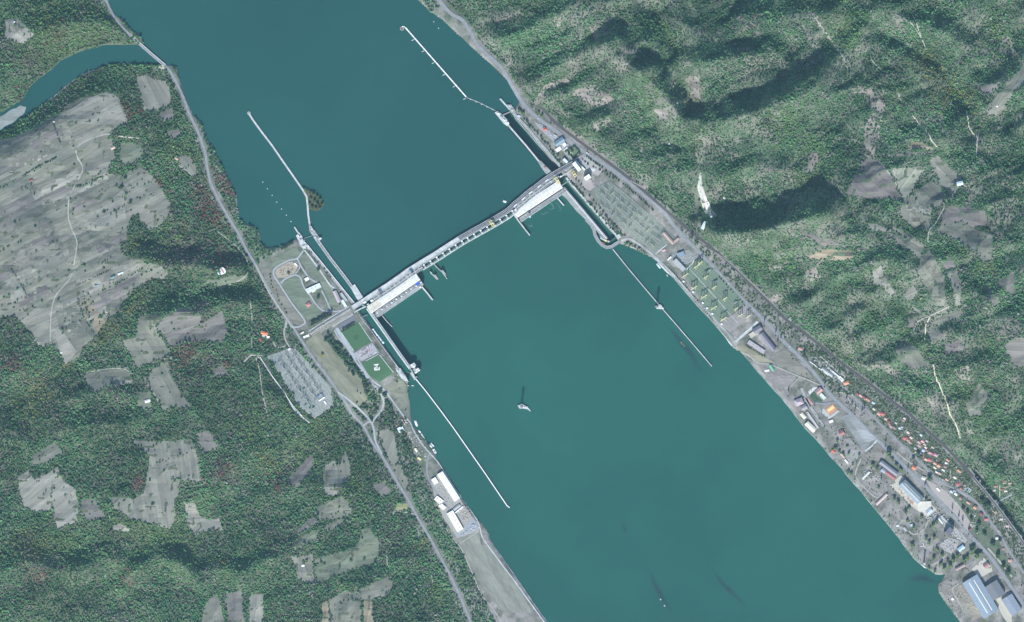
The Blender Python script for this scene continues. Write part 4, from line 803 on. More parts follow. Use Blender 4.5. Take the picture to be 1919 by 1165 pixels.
# ---------------------------------------------------------------- locks
struct(flat_poly('lock_water', [(664, 584), (690, 568), (773, 690), (770, 698), (760, 698.3), (753.5, 705)], 23.0, M['water']))
struct(flat_poly('lock_water', [(940, 214), (958, 206), (1062, 318), (1044, 334)], 1.0, M['water']))
struct(flat_poly('lock_water', [(1044, 338), (1062, 326), (1162, 442), (1150, 452), (1140, 452), (1134, 448)], 6.0, M['water']))
def lock_left_():
    ox, oy = 670, 575; t = thing('lock', 'western ship lock with two chambers beside the green lawns', 'lock', ox, oy, 0)
    def mk(): return MP(ox, oy)
    rr = random.Random(4)
    def blocks(pts, n, z, h=(1.5, 4.5), sz=(1.6, 3.6)):
        x0, x1 = min(p[0] for p in pts), max(p[0] for p in pts); y0, y1 = min(p[1] for p in pts), max(p[1] for p in pts); k = 0
        while k < n:
            x, y = rr.uniform(x0, x1), rr.uniform(y0, y1)
            if not inside(x, y, pts): continue
            b = mk(); L_, W_, H_ = rr.uniform(*sz), rr.uniform(1.2, sz[1] * 0.7), rr.uniform(*h)
            b.rbox(x, y, L_, W_, 50, z + 0.003 * k, H_); b.rbox(x, y, L_ * 0.6, W_ * 0.6, 50, z + H_ + 0.003 * k, 0.7); b.build('machine_house', (WHT, CONP, STL)[k % 3], t); k += 1
    b = mk(); b.wall([(565, 449), (600, 491), (640, 541), (667, 574)], 4.6, -14, 34.5); b.build('chamber_wall', CON, t)
    b = mk(); b.wall([(567, 447.5), (602, 489.5), (642, 539.5), (669, 572.5)], 0.9, 34.5, 35.4); b.build('wall_coping', WHT, t)
    b = mk(); b.wall([(590, 443), (620, 485), (650, 524), (662, 541)], 5.6, -14, 33.6); b.build('chamber_wall', COND, t)
    for d in (-2.2, 2.2):
        b = mk(); b.wall(offset([(590, 443), (620, 485), (650, 524), (662, 541)], d), 1.2, 33.6, 34.8); b.build('wall_coping', CONP, t)
    for i in range(20):
        f = (i + 0.5) / 20; x, y = 592 + (660 - 592) * f, 446 + (538 - 446) * f
        b = mk(); b.rbox(x, y, 0.7, 3.4, 53, 33.6, 0.9); b.build('cross_beam', CONP, t)
    b = mk(); b.poly([(657, 538), (665, 532), (681, 557), (686, 566), (676, 570), (668, 558)], -14, 35.5); b.build('gate_pier', CONP, t)
    b = mk(); b.poly([(557, 440), (560, 434), (567, 443), (568, 447), (572, 450), (571, 453), (580, 461), (579, 466), (569, 466), (563, 458), (560, 452), (555, 441)], -14, 35.2); b.build('upper_head', CONP, t)
    blocks([(559, 440), (565, 443), (576, 459), (575, 464), (569, 464), (561, 450)], 14, 35.2)
    b = mk(); b.wall([(552, 425), (559, 436)], 2.4, -14, 34.6); b.build('jetty', CONP, t)
    b = mk(); b.poly([(579, 421), (583, 422), (594, 437), (597, 443), (603, 447), (598, 453), (585, 440), (580, 432)], -14, 35.2); b.build('upper_head', CON, t)
    blocks([(581, 424), (584, 425), (593, 438), (597, 447), (595, 449), (587, 440)], 12, 35.2)
    b = mk(); b.rbox(601, 447, 4, 3, -32, 30, 12); b.build('control_tower', WHT, t)
    b = mk(); b.wall([(569, 447), (576, 444.5), (585, 441.5)], 0.8, 24, 33); b.build('lock_gate', STL, t)
    # lower chamber
    b = mk(); b.wall([(668, 587), (700, 630), (740, 684), (755, 704)], 6.0, -14, 33.4); b.build('chamber_wall', CON, t)
    b = mk(); b.wall(offset([(668, 587), (700, 630), (740, 684), (755, 704)], -2.6), 0.8, 33.4, 34.2); b.build('wall_coping', CONP, t)
    b = mk(); b.wall([(689, 577), (720, 621), (750, 664), (769, 690)], 5.4, -14, 32.5); b.build('chamber_wall', COND, t)
    for d, m in ((-2.1, CONP), (0.5, CONP), (2.3, WHT)):
        b = mk(); b.wall(offset([(689, 577), (720, 621), (750, 664), (769, 690)], d), 1.1, 32.5, 33.6); b.build('wall_coping', m, t)
    for i in range(24):
        f = (i + 0.5) / 24; x, y = 691 + (767 - 691) * f, 579 + (687 - 579) * f
        b = mk(); b.rbox(x, y, 0.7, 3.6, 54, 32.5, 0.9); b.build('cross_beam', CONP, t)
    b = mk(); b.wall([(716, 614), (728, 632), (742, 650)], 1.0, 22, 24); b.build('mooring_beam', STL, t)
    b = mk(); b.poly([(768, 683), (776, 679), (780, 684), (777, 690), (771, 689)], -14, 27); b.build('lower_head', CONP, t)
    b = mk(); b.poly([(771, 692), (783, 688.5), (788.5, 693), (780, 700), (775, 699)], -14, 24); b.build('lower_head', CON, t)
    for x, y, L_, W_, z, h in ((771, 684, 5, 3, 27, 4), (776, 686, 3, 3, 27, 3), (782, 692, 7, 2.2, 24, 3), (785, 694, 4, 2, 24, 2.5), (780, 697, 6, 2.0, 24, 2)):
        b = mk(); b.rbox(x, y, L_, W_, -30, z, h); b.build('machine_house', WHT, t)
    b = mk(); b.wall([(766, 685), (776, 703)], 1.6, 24, 33); b.build('gate_tower', CONP, t)
    b = mk(); b.wall([(770, 698), (779, 711)], 4.4, -14, 18); b.build('gate_pier', CONP, t)
    b = mk(); b.rbox(779, 707, 6, 3, -30, -14, 30); b.build('machine_house', CON, t)
    b = mk(); b.wall([(753.5, 704.5), (760, 698.3), (769, 698)], 0.8, 2, 17); b.build('lock_gate', STL, t)
    b = mk(); b.poly([(742, 693), (750, 689), (760, 704), (766, 715), (760, 714), (752, 708)], -14, 33.8); b.build('lower_head', CONP, t)
    blocks([(744, 694), (750, 691), (759, 705), (756, 707)], 9, 33.8)
    for x, y in ((760, 712), (763, 717), (765, 722)): b = mk(); b.rbox(x, y, 4, 1.2, 20, -6, 14); b.build('mooring_pier', CONP, t)
    return t
lock_left_()
def lock_right_():
    ox, oy = 1050, 330; t = thing('lock', 'eastern ship lock with a long shadowed upper chamber beside the wooded hillside', 'lock', ox, oy, 0)
    def mk(): return MP(ox, oy)
    b = mk(); b.wall([(951, 233), (985, 272), (1012, 305), (1030, 327)], 3.2, -14, 34.5); b.build('chamber_wall', CONP, t)
    b = mk(); b.poly([(927, 211), (933, 208), (943, 216), (955, 230), (951, 237), (944, 232)], -14, 35); b.build('upper_head', CONP, t)
    for x, y, L_, W_, h in ((934, 213, 4, 2.4, 4), (940, 219, 5, 3, 5), (945, 225, 4, 2, 4), (952, 231, 4, 3.4, 8)):
        b = mk(); b.rbox(x, y, L_, W_, 48, 35, h); b.rbox(x, y, L_ * 0.6, W_ * 0.6, 48, 35 + h, 0.8); b.build('machine_house', STL if h == 5 else WHT, t)
    b = mk(); b.poly([(1008, 303), (1013, 301), (1025, 313), (1036, 324), (1026, 330), (1013, 312)], -14, 35); b.build('gate_pier', CON, t)
    b = mk(); b.rbox(1021, 314, 3, 2.5, 48, 35, 4); o = b.build('machine_house', M['any'], t, (0.5, 0.2, 0.17)); part_label(o, 'small red-roofed hut on the pier')
    b = mk(); b.wall([(962, 212), (990, 242), (1016, 273), (1050, 312)], 5.0, -14, 36); b.build('chamber_wall', CON, t)
    for d in (-2.0, 1.0): b = mk(); b.wall(offset([(962, 212), (990, 242), (1016, 273), (1050, 312)], d), 0.8, 36, 37); b.build('wall_coping', CONP, t)
    for i in range(26):
        f = i / 26; x, y = 969 + (1024 - 969) * f, 220 + (282 - 220) * f
        b = mk(); b.rbox(x - 2.6, y + 2.3, 2.6, 0.9, -42, 0, 34); b.build('buttress', CONP, t)
    b = mk(); b.wall([(937, 185), (956, 206)], 3.0, -14, 34.5); b.build('jetty', CONP, t)
    b = mk(); b.poly([(950, 196), (957, 195), (965, 206), (968, 214), (958, 212)], -14, 35.5); b.build('upper_head', CON, t)
    for x, y in ((955, 199), (960, 207)): b = mk(); b.rbox(x, y, 4, 3, 48, 35.5, 4); b.build('machine_house', CONP, t)
    b = mk(); b.wall([(942, 216), (957, 209)], 1.8, 18, 35.8); b.build('lock_gate', CON, t)
    # lower chamber
    b = mk(); b.poly([(1053, 352), (1058, 350), (1139, 446), (1134, 450), (1123, 438), (1112, 425), (1081, 396), (1061, 372), (1049, 361)], -14, 22); b.build('chamber_wall', CON, t)
    b = mk(); b.wall([(1056, 351.5), (1095, 398), (1137, 447.5)], 1.0, 22, 23); b.build('wall_coping', WHT, t)
    b = mk(); b.wall([(1061, 333), (1072, 346), (1110, 390), (1155, 441)], 3.4, -14, 33); b.build('chamber_wall', CONP, t)
    b = mk(); b.wall([(1142, 453), (1154, 444)], 1.8, 0, 24); b.build('lock_gate', STD, t)
    for x, y, L_, W_, h, m in ((1128, 447, 7, 3, 9, CONP), (1134, 450, 6, 3.4, 12, M['pale_yellow']), (1131, 455, 5, 2.6, 6, M['rust']), (1140, 452, 4, 3, 14, CONP), (1126, 443, 6, 1.2, 12, CONP)):
        b = mk(); b.rbox(x, y, L_, W_, 30, -14, h + 26); b.rbox(x, y, L_ * 0.6, W_ * 0.6, 30, h + 12, 0.9); b.build('machine_house', m, t)
    b = mk(); b.poly([(1152, 441), (1160, 438), (1164, 444), (1158, 449)], -14, 33.5); b.build('lower_head', CONP, t)
    return t
lock_right_()
def causeway():
    t = thing('causeway', 'curved road causeway looping round the foot of the eastern lock', 'causeway', 1137, 455, 0)
    ln = [(1098, 411), (1108, 421), (1113, 430), (1115, 440), (1121, 451), (1128, 459), (1137, 463.5), (1146, 462), (1155, 456), (1163, 451), (1170, 449)]
    q = []
    for i in range(len(ln) - 1): q += [((ln[i][0] * (4 - k) + ln[i + 1][0] * k) / 4, (ln[i][1] * (4 - k) + ln[i + 1][1] * k) / 4) for k in range(4)]
    q.append(ln[-1])
    b = MP(1137, 455); b.wall(q, 5.6, -14, 8.2); b.build('embankment', CON, t)
    b = MP(1137, 455); b.wall(q, 4.0, 8.2, 8.5); b.build('road_deck', M['asphalt'], t)
    for d in (-2.5, 2.5): b = MP(1137, 455); b.wall(offset(q, d), 0.5, 8.2, 9.3); b.build('parapet', CONP, t)
causeway()
# ---------------------------------------------------------------- guide walls, breakwaters and booms in the river
def river_wall(name, label, cat, line, w, zt, m, coping=True, z0=-14, seg=None):
    ox, oy = line[0]; t = thing(name, label, cat, ox, oy, 0)
    b = MP(ox, oy); b.wall(line, w, z0, zt); b.build('wall_body', CON if m is not M['gravel'] else m, t)
    if coping: b = MP(ox, oy); b.wall(line, w * 0.86, zt, zt + 0.5); b.build('coping', m, t)
    return t
river_wall('guide_wall', 'long thin white guide wall running downstream from the western lock', 'wall', [(777, 707), (796, 730), (822, 764), (850, 802), (880, 845), (910, 888), (935, 925), (950, 947), (955, 951)], 1.9, 4.5, WHT)
river_wall('guide_wall', 'long thin pale guide wall running downstream from the eastern lock causeway', 'wall', [(1148, 466), (1180, 506), (1229, 564), (1262, 602), (1300, 646), (1334, 686)], 1.7, 4.2, CONP)
river_wall('training_wall', 'short pale wall in the water below the east end of the western power station', 'wall', [(787, 533), (800, 548), (811, 562)], 2.8, 9, CONP)
river_wall('training_wall', 'short thin wall in the water below the west end of the western power station', 'wall', [(716, 591), (725, 602), (735, 612)], 1.3, 6, CONP)
river_wall('training_wall', 'pale wall in the water at the west corner of the eastern power station', 'wall', [(961, 399), (975, 418), (993, 441)], 2.4, 10, CONP)
river_wall('training_wall', 'short stub wall in the water below the east end of the eastern power station', 'wall', [(1043, 369), (1050, 377), (1057, 385)], 2.4, 6, CONP)
t = river_wall('training_wall', 'thin curved wall below the spillway with a broken blockhouse at its tip', 'wall', [(809, 489), (818, 500), (829, 510), (838, 522.5)], 1.2, 8, CONP)
for x, y, L_, h in ((830, 508, 5, 15), (833, 512, 5, 10), (835, 516, 3, 6)): b = MP(809, 489); b.rbox(x, y, L_, 3, 50, -14, h + 14); b.build('blockhouse', CON, t)
t = thing('ruined_pier', 'ruined concrete block standing alone in the water below the spillway', 'ruin', 812, 514, 0)
b = MP(812, 514); b.poly([(805, 507.5), (809, 509), (811, 513), (815, 514), (818, 517), (822, 523), (818, 524), (813, 518), (807, 513)], -14, 4); b.build('base', CON, t)
b = MP(812, 514); b.poly([(806, 508.5), (809, 510), (810, 513), (807, 512)], 4, 12); b.build('broken_wall', CONP, t)
b = MP(812, 514); b.poly([(813, 515.5), (816, 514), (818, 517), (815, 518)], 4, 14); b.build('broken_wall', CON, t)
t = river_wall('breakwater', 'stone breakwater angling out into the reservoir from the western lock, trees on its bend', 'breakwater', [(467, 213), (474, 224), (490, 246), (510, 272), (532, 304), (555, 337), (568, 356), (575, 368), (577, 385), (578, 402), (581, 422)], 3.6, 33.0, CONP, True)
b = MP(467, 213); b.disc(467, 212, 3.4, -14, 33.4); b.build('round_head', CON, t)
rr = random.Random(8)
def pontoon():
    ln = [(760, 52), (874, 182)]; t = thing('pontoon_wall', 'long straight white floating wall in the upper river with six short side fins', 'pontoon', 760, 52, 30)
    n = 14
    for i in range(n):
        a = (760 + 114 * (i + 0.02) / n, 52 + 130 * (i + 0.02) / n); c_ = (760 + 114 * (i + 0.98) / n, 52 + 130 * (i + 0.98) / n)
        b = MP(760, 52); b.wall([a, c_], 2.2, -3, 2.6); b.build('pontoon', WHT, t)
    for x, y in ((777, 74), (796, 95), (815, 117), (835, 139), (854, 161), (874, 184)):
        b = MP(760, 52); b.rbox(x - 3.2, y + 1.2, 5.2, 1.3, -28, -3, 4.6); b.build('side_fin', CONP, t)
    b = MP(760, 52); b.disc(753.5, 54, 3.8, -6, 2.4); b.build('round_head', CON, t)
    b = MP(760, 52); b.wall([(753, 50.2), (757, 49.8), (761, 53)], 1.4, -3, 2.9); b.build('head_arm', WHT, t)
    b = MP(760, 52); b.rbox(753, 55, 3, 3, 20, 2.4, 3); b.build('hut', M['rust'], t)
    t = thing('boom', 'thin chain of floats linking the white floating wall to the eastern lock', 'boom', 875, 183, 30)
    b = MP(875, 183); b.wall([(875, 183), (900, 193), (930, 208.5)], 0.8, -0.5, 0.8); b.build('cable_float', CONP, t)
    for i in range(5):
        f = (i + 0.7) / 5.4; b = MP(875, 183); b.rbox(875 + 55 * f, 183 + 25 * f, 1.6, 1.3, 24, -0.5, 1.9); b.build('float', WHT, t)
pontoon()
# ---------------------------------------------------------------- buildings
WALLC = (0.62, 0.60, 0.55)
def building(name, label, cat, x0, y0, x1, y1, w, h, roof='gable', rc=(0.45, 0.14, 0.10), wc=WALLC, extra=(), group=None, z=None, rise=None):
    """x0..y1: the ridge line on the map, w: width in map units, h: eaves height in metres"""
    cx, cy = (x0 + x1) / 2, (y0 + y1) / 2; L = math.hypot(x1 - x0, y1 - y0) * S; W = w * S
    z = h1(cx, cy) if z is None else z
    t = thing(name, label, cat, cx, cy, z, -math.atan2(y1 - y0, x1 - x0), group)
    b = MB(); b.box(0, 0, -3, L, W, h + 3)
    if roof == 'gable':
        r = rise or W * 0.26
        b.add([(-L / 2, -W / 2, h), (-L / 2, W / 2, h), (-L / 2, 0, h + r - 0.05), (L / 2, -W / 2, h), (L / 2, W / 2, h), (L / 2, 0, h + r - 0.05)], [(0, 2, 1), (3, 4, 5)])
        b.build('wall', M['any'], t, wc)
        for s in (-1, 1): MB().slope(L, W, h, r, s).build('roof_slope', M['any'], t, rc)
        top = h + r
        if 'chimney' in extra: b = MB(); b.box(L * 0.2, W * 0.12, h + r * 0.5, 1.0, 0.8, r * 0.5 + 1.2); b.build('chimney', M['any'], t, (0.35, 0.2, 0.16))
    elif roof == 'hip':
        b.build('wall', M['any'], t, wc); r = rise or min(L, W) * 0.28; MB().hip(L, W, h, r).build('roof', M['any'], t, rc)
        if 'chimney' in extra: b = MB(); b.box(L * 0.1, 0, h + r * 0.6, 1.0, 0.8, r * 0.4 + 1.2); b.build('chimney', M['any'], t, (0.35, 0.2, 0.16))
    else:
        b.build('wall', M['any'], t, wc); b = MB(); b.box(0, 0, h, L - 0.8, W - 0.8, 0.4); b.build('roof', M['any'], t, rc)
        for dx, dy, lx, ly in ((0, W / 2 - 0.2, L, 0.4), (0, -W / 2 + 0.2, L, 0.4), (L / 2 - 0.2, 0, 0.4, W - 0.8), (-L / 2 + 0.2, 0, 0.4, W - 0.8)):
            b = MB(); b.box(dx, dy, h, lx, ly, 1.0); b.build('parapet', M['any'], t, wc)
        if 'plant' in extra:
            for i in range(max(1, int(L / 16))): b = MB(); b.box(-L / 2 + 8 + i * 16, W * 0.1, h + 0.4, 3, 2.4, 1.8); b.build('roof_unit', STL, t)
    if 'ridge_light' in extra:
        for s in (-1, 1):
            b = MB(); b.box(0, s * W * 0.16, h + r * 0.66, L * 0.86, W * 0.05, 1.3); o = b.build('skylight', M['any'], t, (0.75, 0.72, 0.6) if s > 0 else (0.7, 0.74, 0.76))
    if 'seam' in extra:
        n = int(L / 8)
        for i in range(n): b = MB(); b.box(-L / 2 + (i + 0.5) * L / n, 0, h + (r if roof == 'gable' else 0.4) - 0.1, 0.4, 1.2, 0.7); b.build('ridge_vent', STL, t)
    if 'lean' in extra: b = MB(); b.box(0, -W / 2 - 2.5, -3, L * 0.6, 5, h * 0.6 + 3); b.build('lean_to', M['any'], t, (0.5, 0.5, 0.48))
    return t
WHITE, GREY, DGREY, BLUEG, DRED, ORANGE, BRED, CREAM, LILAC, BROWN, PBLUE = (0.82, 0.82, 0.80), (0.38, 0.40, 0.41), (0.20, 0.21, 0.23), (0.22, 0.30, 0.36), (0.30, 0.10, 0.09), (0.62, 0.23, 0.13), (0.55, 0.13, 0.10), (0.78, 0.72, 0.58), (0.42, 0.36, 0.40), (0.33, 0.20, 0.15), (0.42, 0.58, 0.72)
def BLD(name, label, pts, w, h, roof, rc, wc=WALLC, extra=(), **k): return building(name, label, 'building', pts[0], pts[1], pts[2], pts[3], w, h, roof, rc, wc, extra, **k)
# ---- west bank
BLD('warehouse', 'long bright white warehouse on the west quay, the biggest white roof there', (824.5, 886, 857, 936), 11.5, 9, 'gable', WHITE, WHITE, ('seam',), rise=3)
BLD('workshop', 'white workshop with three roof vents at the south end of the west quay', (843, 959, 863, 994), 13, 9, 'flat', WHITE, WHITE, ('plant',))
BLD('shed', 'small white square shed beside the head of the long white warehouse', (812, 896, 818, 906), 9, 6, 'flat', WHITE, WHITE)
BLD('shed', 'white flat-roofed shed in the middle of the west quay yard', (816, 932, 829, 942), 9.5, 6, 'flat', WHITE, WHITE, ('plant',))
BLD('shed', 'cream flat-roofed shed just north of the white workshop with roof vents', (824, 945, 834, 953), 8, 6, 'flat', CREAM, WHITE)
BLD('shed', 'narrow grey shed crossing the yard between white warehouse and workshop', (850, 955, 862, 946), 5, 5, 'gable', GREY)
BLD('shed', 'thin white covered strip south of the grey yard shed', (853, 961, 868, 949), 2.4, 5, 'flat', WHITE, WHITE)
BLD('boathouse', 'pale blue square-roofed boathouse near the moored boats', (746, 807, 756, 802), 10, 7, 'flat', (0.66, 0.76, 0.84), WHITE)
BLD('shed', 'pale yellow little shed by the riverside lawn south of the boathouse', (778, 840, 782, 846), 3.5, 4, 'gable', CREAM)
BLD('hut', 'yellow hut standing on grass west of the riverside road', (783.5, 857, 789, 861), 3.6, 4, 'gable', (0.72, 0.66, 0.30), CREAM)
BLD('clubhouse', 'white flat-roofed service building inside the road loop by the western lock', (575, 546, 601, 534), 9, 6, 'flat', (0.62, 0.68, 0.72), WHITE, ('plant',))
BLD('hut', 'white porch block on the south side of the service building by the western lock', (585, 546, 591, 543), 5, 4, 'flat', WHITE, WHITE)
BLD('cottage', 'dull red roofed cottage on the lawn inside the western road loop', (575, 573, 582, 568), 7, 5, 'hip', (0.45, 0.2, 0.2))
BLD('shed', 'two small white sheds joined beside the road north of the service building', (572, 525, 579, 521), 6, 4, 'flat', WHITE, WHITE)
BLD('shed', 'small white shed at the corner of the brown storage yard', (552, 493, 557, 498), 3, 3.5, 'flat', WHITE, WHITE)
BLD('storehouse', 'lilac grey roofed storehouse along the western lock wall near the dam', (627, 545, 637, 566), 7, 6, 'gable', LILAC)
BLD('storehouse', 'pale blue annex at the south end of the lilac grey storehouse', (641, 562, 649, 575), 5, 5, 'flat', (0.62, 0.72, 0.80), WHITE)
BLD('storehouse', 'long grey block standing on the lock side wall beside the lilac storehouse', (639, 549, 650, 564), 5, 5, 'flat', GREY, (0.5, 0.5, 0.48))
BLD('villa', 'bright orange roofed villa among trees west of the highway', (490, 622, 502, 626), 6.5, 6, 'hip', (0.70, 0.24, 0.13), WHITE, ('chimney',))
BLD('villa', 'dull red small roof south of the orange villa among trees', (487, 634, 493, 641), 5, 5, 'gable', DRED)
BLD('villa', 'white flat annexe attached below the orange villa', (490, 630, 506, 632), 4.5, 4, 'flat', WHITE, WHITE)
BLD('gatehouse', 'white gatehouse with cream canopy at the western end of the dam road', (569, 632, 580, 628), 4, 4, 'flat', WHITE, WHITE)
BLD('gatehouse', 'small cream roofed guardroom beside the white gatehouse', (563, 626, 570, 622), 3.4, 4, 'flat', CREAM)
BLD('control_house', 'grey roofed control house in the southern corner of the western substation', (595, 745, 605, 739), 5.5, 5, 'flat', BLUEG)
BLD('control_house', 'narrow white roofed block beside the grey substation control house', (598, 751, 609, 744), 2.6, 4, 'flat', WHITE, WHITE)
BLD('control_house', 'small white block at the far southern corner of the western substation', (608, 751, 612, 757), 3.2, 4, 'flat', WHITE, WHITE)
BLD('hut', 'white hut at the north gate of the western substation', (540, 655, 546, 653), 3.2, 3.5, 'flat', WHITE, WHITE)
BLD('farmhouse', 'white roofed farmhouse in a green yard among western fields', (274, 752, 284, 749), 5, 4, 'gable', WHITE, WHITE)
BLD('farmhouse', 'small white house at the east tip of a small meadow beside the dirt track', (329, 296, 335, 299), 4, 4, 'gable', (0.55, 0.35, 0.3), WHITE)
BLD('farmhouse', 'pale farmhouse at the edge of the big meadow below the winding track', (210, 279, 217, 276), 4.5, 4, 'gable', (0.6, 0.45, 0.38))
BLD('farmhouse', 'red roofed farmhouse in the bushes of the western meadow', (57, 339, 63, 337), 3.5, 4, 'gable', DRED)
BLD('barn', 'long blue-white barn along a field strip of the western meadow', (223, 514, 233, 510), 2.6, 4, 'gable', (0.68, 0.74, 0.78))
BLD('barn', 'teal roofed barn along a field strip of the western meadow', (210, 521, 217, 518), 3, 4, 'gable', (0.16, 0.32, 0.34))
BLD('barn', 'blue-green roofed barn at the west end of the field strips', (180, 536, 187, 533), 3, 4, 'gable', (0.18, 0.28, 0.33))
BLD('farmhouse', 'tiny white house beside the green valley field in the south', (566, 1059, 571, 1058), 3.4, 4, 'gable', WHITE, WHITE)
BLD('hut', 'tiny white hut at the wood edge below the end of the winding track', (115.5, 661, 119, 661), 2.4, 3, 'flat', WHITE, WHITE)
BLD('hut', 'white roof beside the north meadow in the corner of the wood', (28, 43, 32, 42), 2.6, 3, 'flat', WHITE, WHITE)
BLD('hut', 'lone white hut by the dotted hedge in the western meadow', (101, 230, 105, 229), 2.4, 3, 'flat', WHITE, WHITE)
# ---- east bank, dam head
BLD('office_block', 'tall white office block at the eastern end of the dam', (1074.5, 305, 1086.5, 320), 7, 24, 'flat', WHITE, WHITE, ('plant',))
BLD('office_wing', 'low narrow pale green wing along the tall white office block', (1078, 301, 1096, 319), 3, 8, 'flat', (0.62, 0.74, 0.68), WHITE)
BLD('office_block', 'white square block east of the tall office block, in front of its shadow', (1096, 336, 1105.5, 329.5), 8, 22, 'flat', WHITE, WHITE, ('plant',))
BLD('workshop', 'blue-grey roofed workshop north of the dam beside the highway', (1041, 271, 1056, 260.5), 10, 8, 'gable', BLUEG, WALLC)
BLD('workshop', 'white flat block in front of the blue-grey workshop', (1042, 283, 1051, 277), 7, 6, 'flat', WHITE, WHITE)
BLD('workshop', 'white square block at the east side of the blue-grey workshop', (1055, 273, 1060, 269), 6, 6, 'flat', WHITE, WHITE)
BLD('shed', 'long thin white shed beside the garden square at the dam head', (1057, 282, 1063, 277), 2.4, 4, 'flat', WHITE, WHITE)
BLD('substation_hall', 'pale blue roofed hall in the shade next to the dam road', (1056, 298, 1063, 305), 5, 9, 'flat', (0.55, 0.70, 0.82), WHITE)
BLD('ticket_house', 'small red roofed white house beside the highway north of the dam', (1018, 243, 1024, 241), 5, 4, 'hip', BRED, WHITE)
BLD('kiosk', 'dark green container kiosk beside the highway near the blue-grey workshop', (1056.5, 259.5, 1060, 262), 3.4, 4, 'flat', (0.25, 0.3, 0.3), DGREY)
BLD('hut', 'white hut on the bank behind the eastern lock upper gate', (970, 217, 975, 219), 3.4, 4, 'flat', PBLUE, WHITE)
BLD('depot', 'brown-pink L-shaped depot roof beside the highway above the substation', (1244, 436, 1262, 456), 6, 6, 'gable', (0.42, 0.32, 0.28))
BLD('depot', 'short brown-pink wing closing the L-shaped depot', (1260, 456, 1271, 446), 4.5, 5, 'gable', (0.42, 0.32, 0.28))
BLD('control_house', 'grey blue flat roofed block with bright front beside the greenish substation', (1264, 487, 1282, 506), 8, 12, 'flat', GREY, WHITE)
BLD('control_house', 'blue shaded flat block joined to the north of the substation control block', (1270, 479, 1282, 475), 9, 8, 'flat', BLUEG)
BLD('shed', 'bright white shed near the riverside between the two substations', (1251, 487, 1258, 481), 3, 4, 'flat', WHITE, WHITE)
BLD('cottage', 'pink roofed cottage in trees between the two substations', (1241, 470, 1247, 467), 4, 4, 'hip', (0.55, 0.35, 0.35))
BLD('school', 'dark grey L-shaped school roof beside the highway south of the substation', (1426, 625, 1451, 656), 9, 10, 'gable', (0.22, 0.21, 0.25), WHITE)
BLD('school', 'dark grey north wing of the L-shaped school', (1412, 622, 1426, 613), 10, 10, 'gable', (0.22, 0.21, 0.25), WHITE)
BLD('school', 'tan flat roofed courtyard block on the river side of the dark school', (1405, 630, 1418, 622), 9, 5, 'flat', (0.45, 0.43, 0.36))
BLD('school', 'long lilac roofed block with ribs at the south-west side of the school', (1402, 640, 1432, 660), 8, 6, 'flat', (0.40, 0.38, 0.40), WALLC, ('plant',))
BLD('shed', 'green roofed shed on bare ground near the river bank', (1443, 684, 1450, 694), 5, 5, 'gable', (0.14, 0.42, 0.26), WHITE)
BLD('shed', 'two little white sheds next to the green roofed shed', (1433, 695, 1441, 694), 4, 3, 'flat', WHITE, WHITE)
BLD('roadhouse', 'red and white roofed house inside the round drive by the highway', (1530, 736, 1539, 728), 9, 6, 'gable', (0.45, 0.3, 0.28), WHITE)
BLD('roadhouse', 'pale green flat wing of the house inside the round drive', (1537, 738, 1546, 747), 6, 4, 'flat', (0.55, 0.66, 0.58), WHITE)
BLD('mansion', 'lilac roofed mansion with cream gables on the riverside promenade', (1490, 756, 1504, 750), 12, 8, 'hip', LILAC, CREAM, ('chimney',))
BLD('mansion', 'grey roofed wing south of the lilac mansion', (1502, 766, 1511, 761), 9, 7, 'gable', (0.30, 0.29, 0.31))
BLD('pavilion', 'cream roofed pavilion just south of the lilac mansion', (1501, 774, 1509, 783), 6, 5, 'hip', CREAM, CREAM)
BLD('sports_hall', 'large cream white hall on the river bank south of the mansion', (1511, 792, 1527, 807), 9, 7, 'gable', (0.82, 0.78, 0.64), CREAM)
BLD('sports_hall', 'long lilac roofed row of changing rooms behind the cream hall', (1512, 772, 1533, 802), 4, 4, 'flat', (0.48, 0.44, 0.47))
BLD('storehouse', 'dull red square roofed storehouse standing alone on bare ground', (1573, 813, 1581, 809), 9, 6, 'gable', (0.36, 0.17, 0.17))
BLD('cottage', 'small red roofed cottage on the bank path', (1559, 843, 1564, 847), 5, 4, 'gable', BRED, WHITE)
BLD('shed', 'white shed with dark windows at the hedge corner', (1554, 791, 1561, 788), 5, 4, 'flat', WHITE, WHITE)
BLD('shed', 'long white shed beside the river path south of the cottage', (1583, 861, 1589, 868), 3, 4, 'flat', WHITE, WHITE)
BLD('shed', 'thin tan roofed shed in trees beside the river path', (1576, 850, 1583, 858), 3.2, 4, 'gable', (0.5, 0.42, 0.33))
BLD('factory_hall', 'grey long roofed hall parallel to the dark red hall', (1650, 865, 1681, 889), 8, 8, 'gable', (0.27, 0.28, 0.31))
BLD('factory_hall', 'dark red roofed long hall with grey end', (1660, 884, 1677, 896), 8, 8, 'gable', (0.34, 0.15, 0.15))
BLD('factory_hall', 'short grey hall at the north end of the dark red hall', (1652, 879, 1659, 884), 8, 8, 'gable', (0.30, 0.33, 0.38))
BLD('factory_hall', 'large blue-grey ribbed factory hall beside the highway', (1690, 904, 1725, 939), 17, 13, 'gable', (0.25, 0.31, 0.34), WHITE, ('ridge_light',))
BLD('factory_hall', 'pale flat roofed factory extension with an open square well', (1720, 949, 1745, 948), 18, 6, 'flat', (0.58, 0.56, 0.49), WHITE)
BLD('factory_hall', 'grey flat block at the south-east corner of the pale factory extension', (1737, 962, 1745, 954), 8, 8, 'gable', (0.45, 0.52, 0.58))
BLD('shed', 'narrow red and white roofed shed at right angles to the river path', (1642, 945, 1662, 926), 4.5, 5, 'gable', (0.55, 0.45, 0.42))
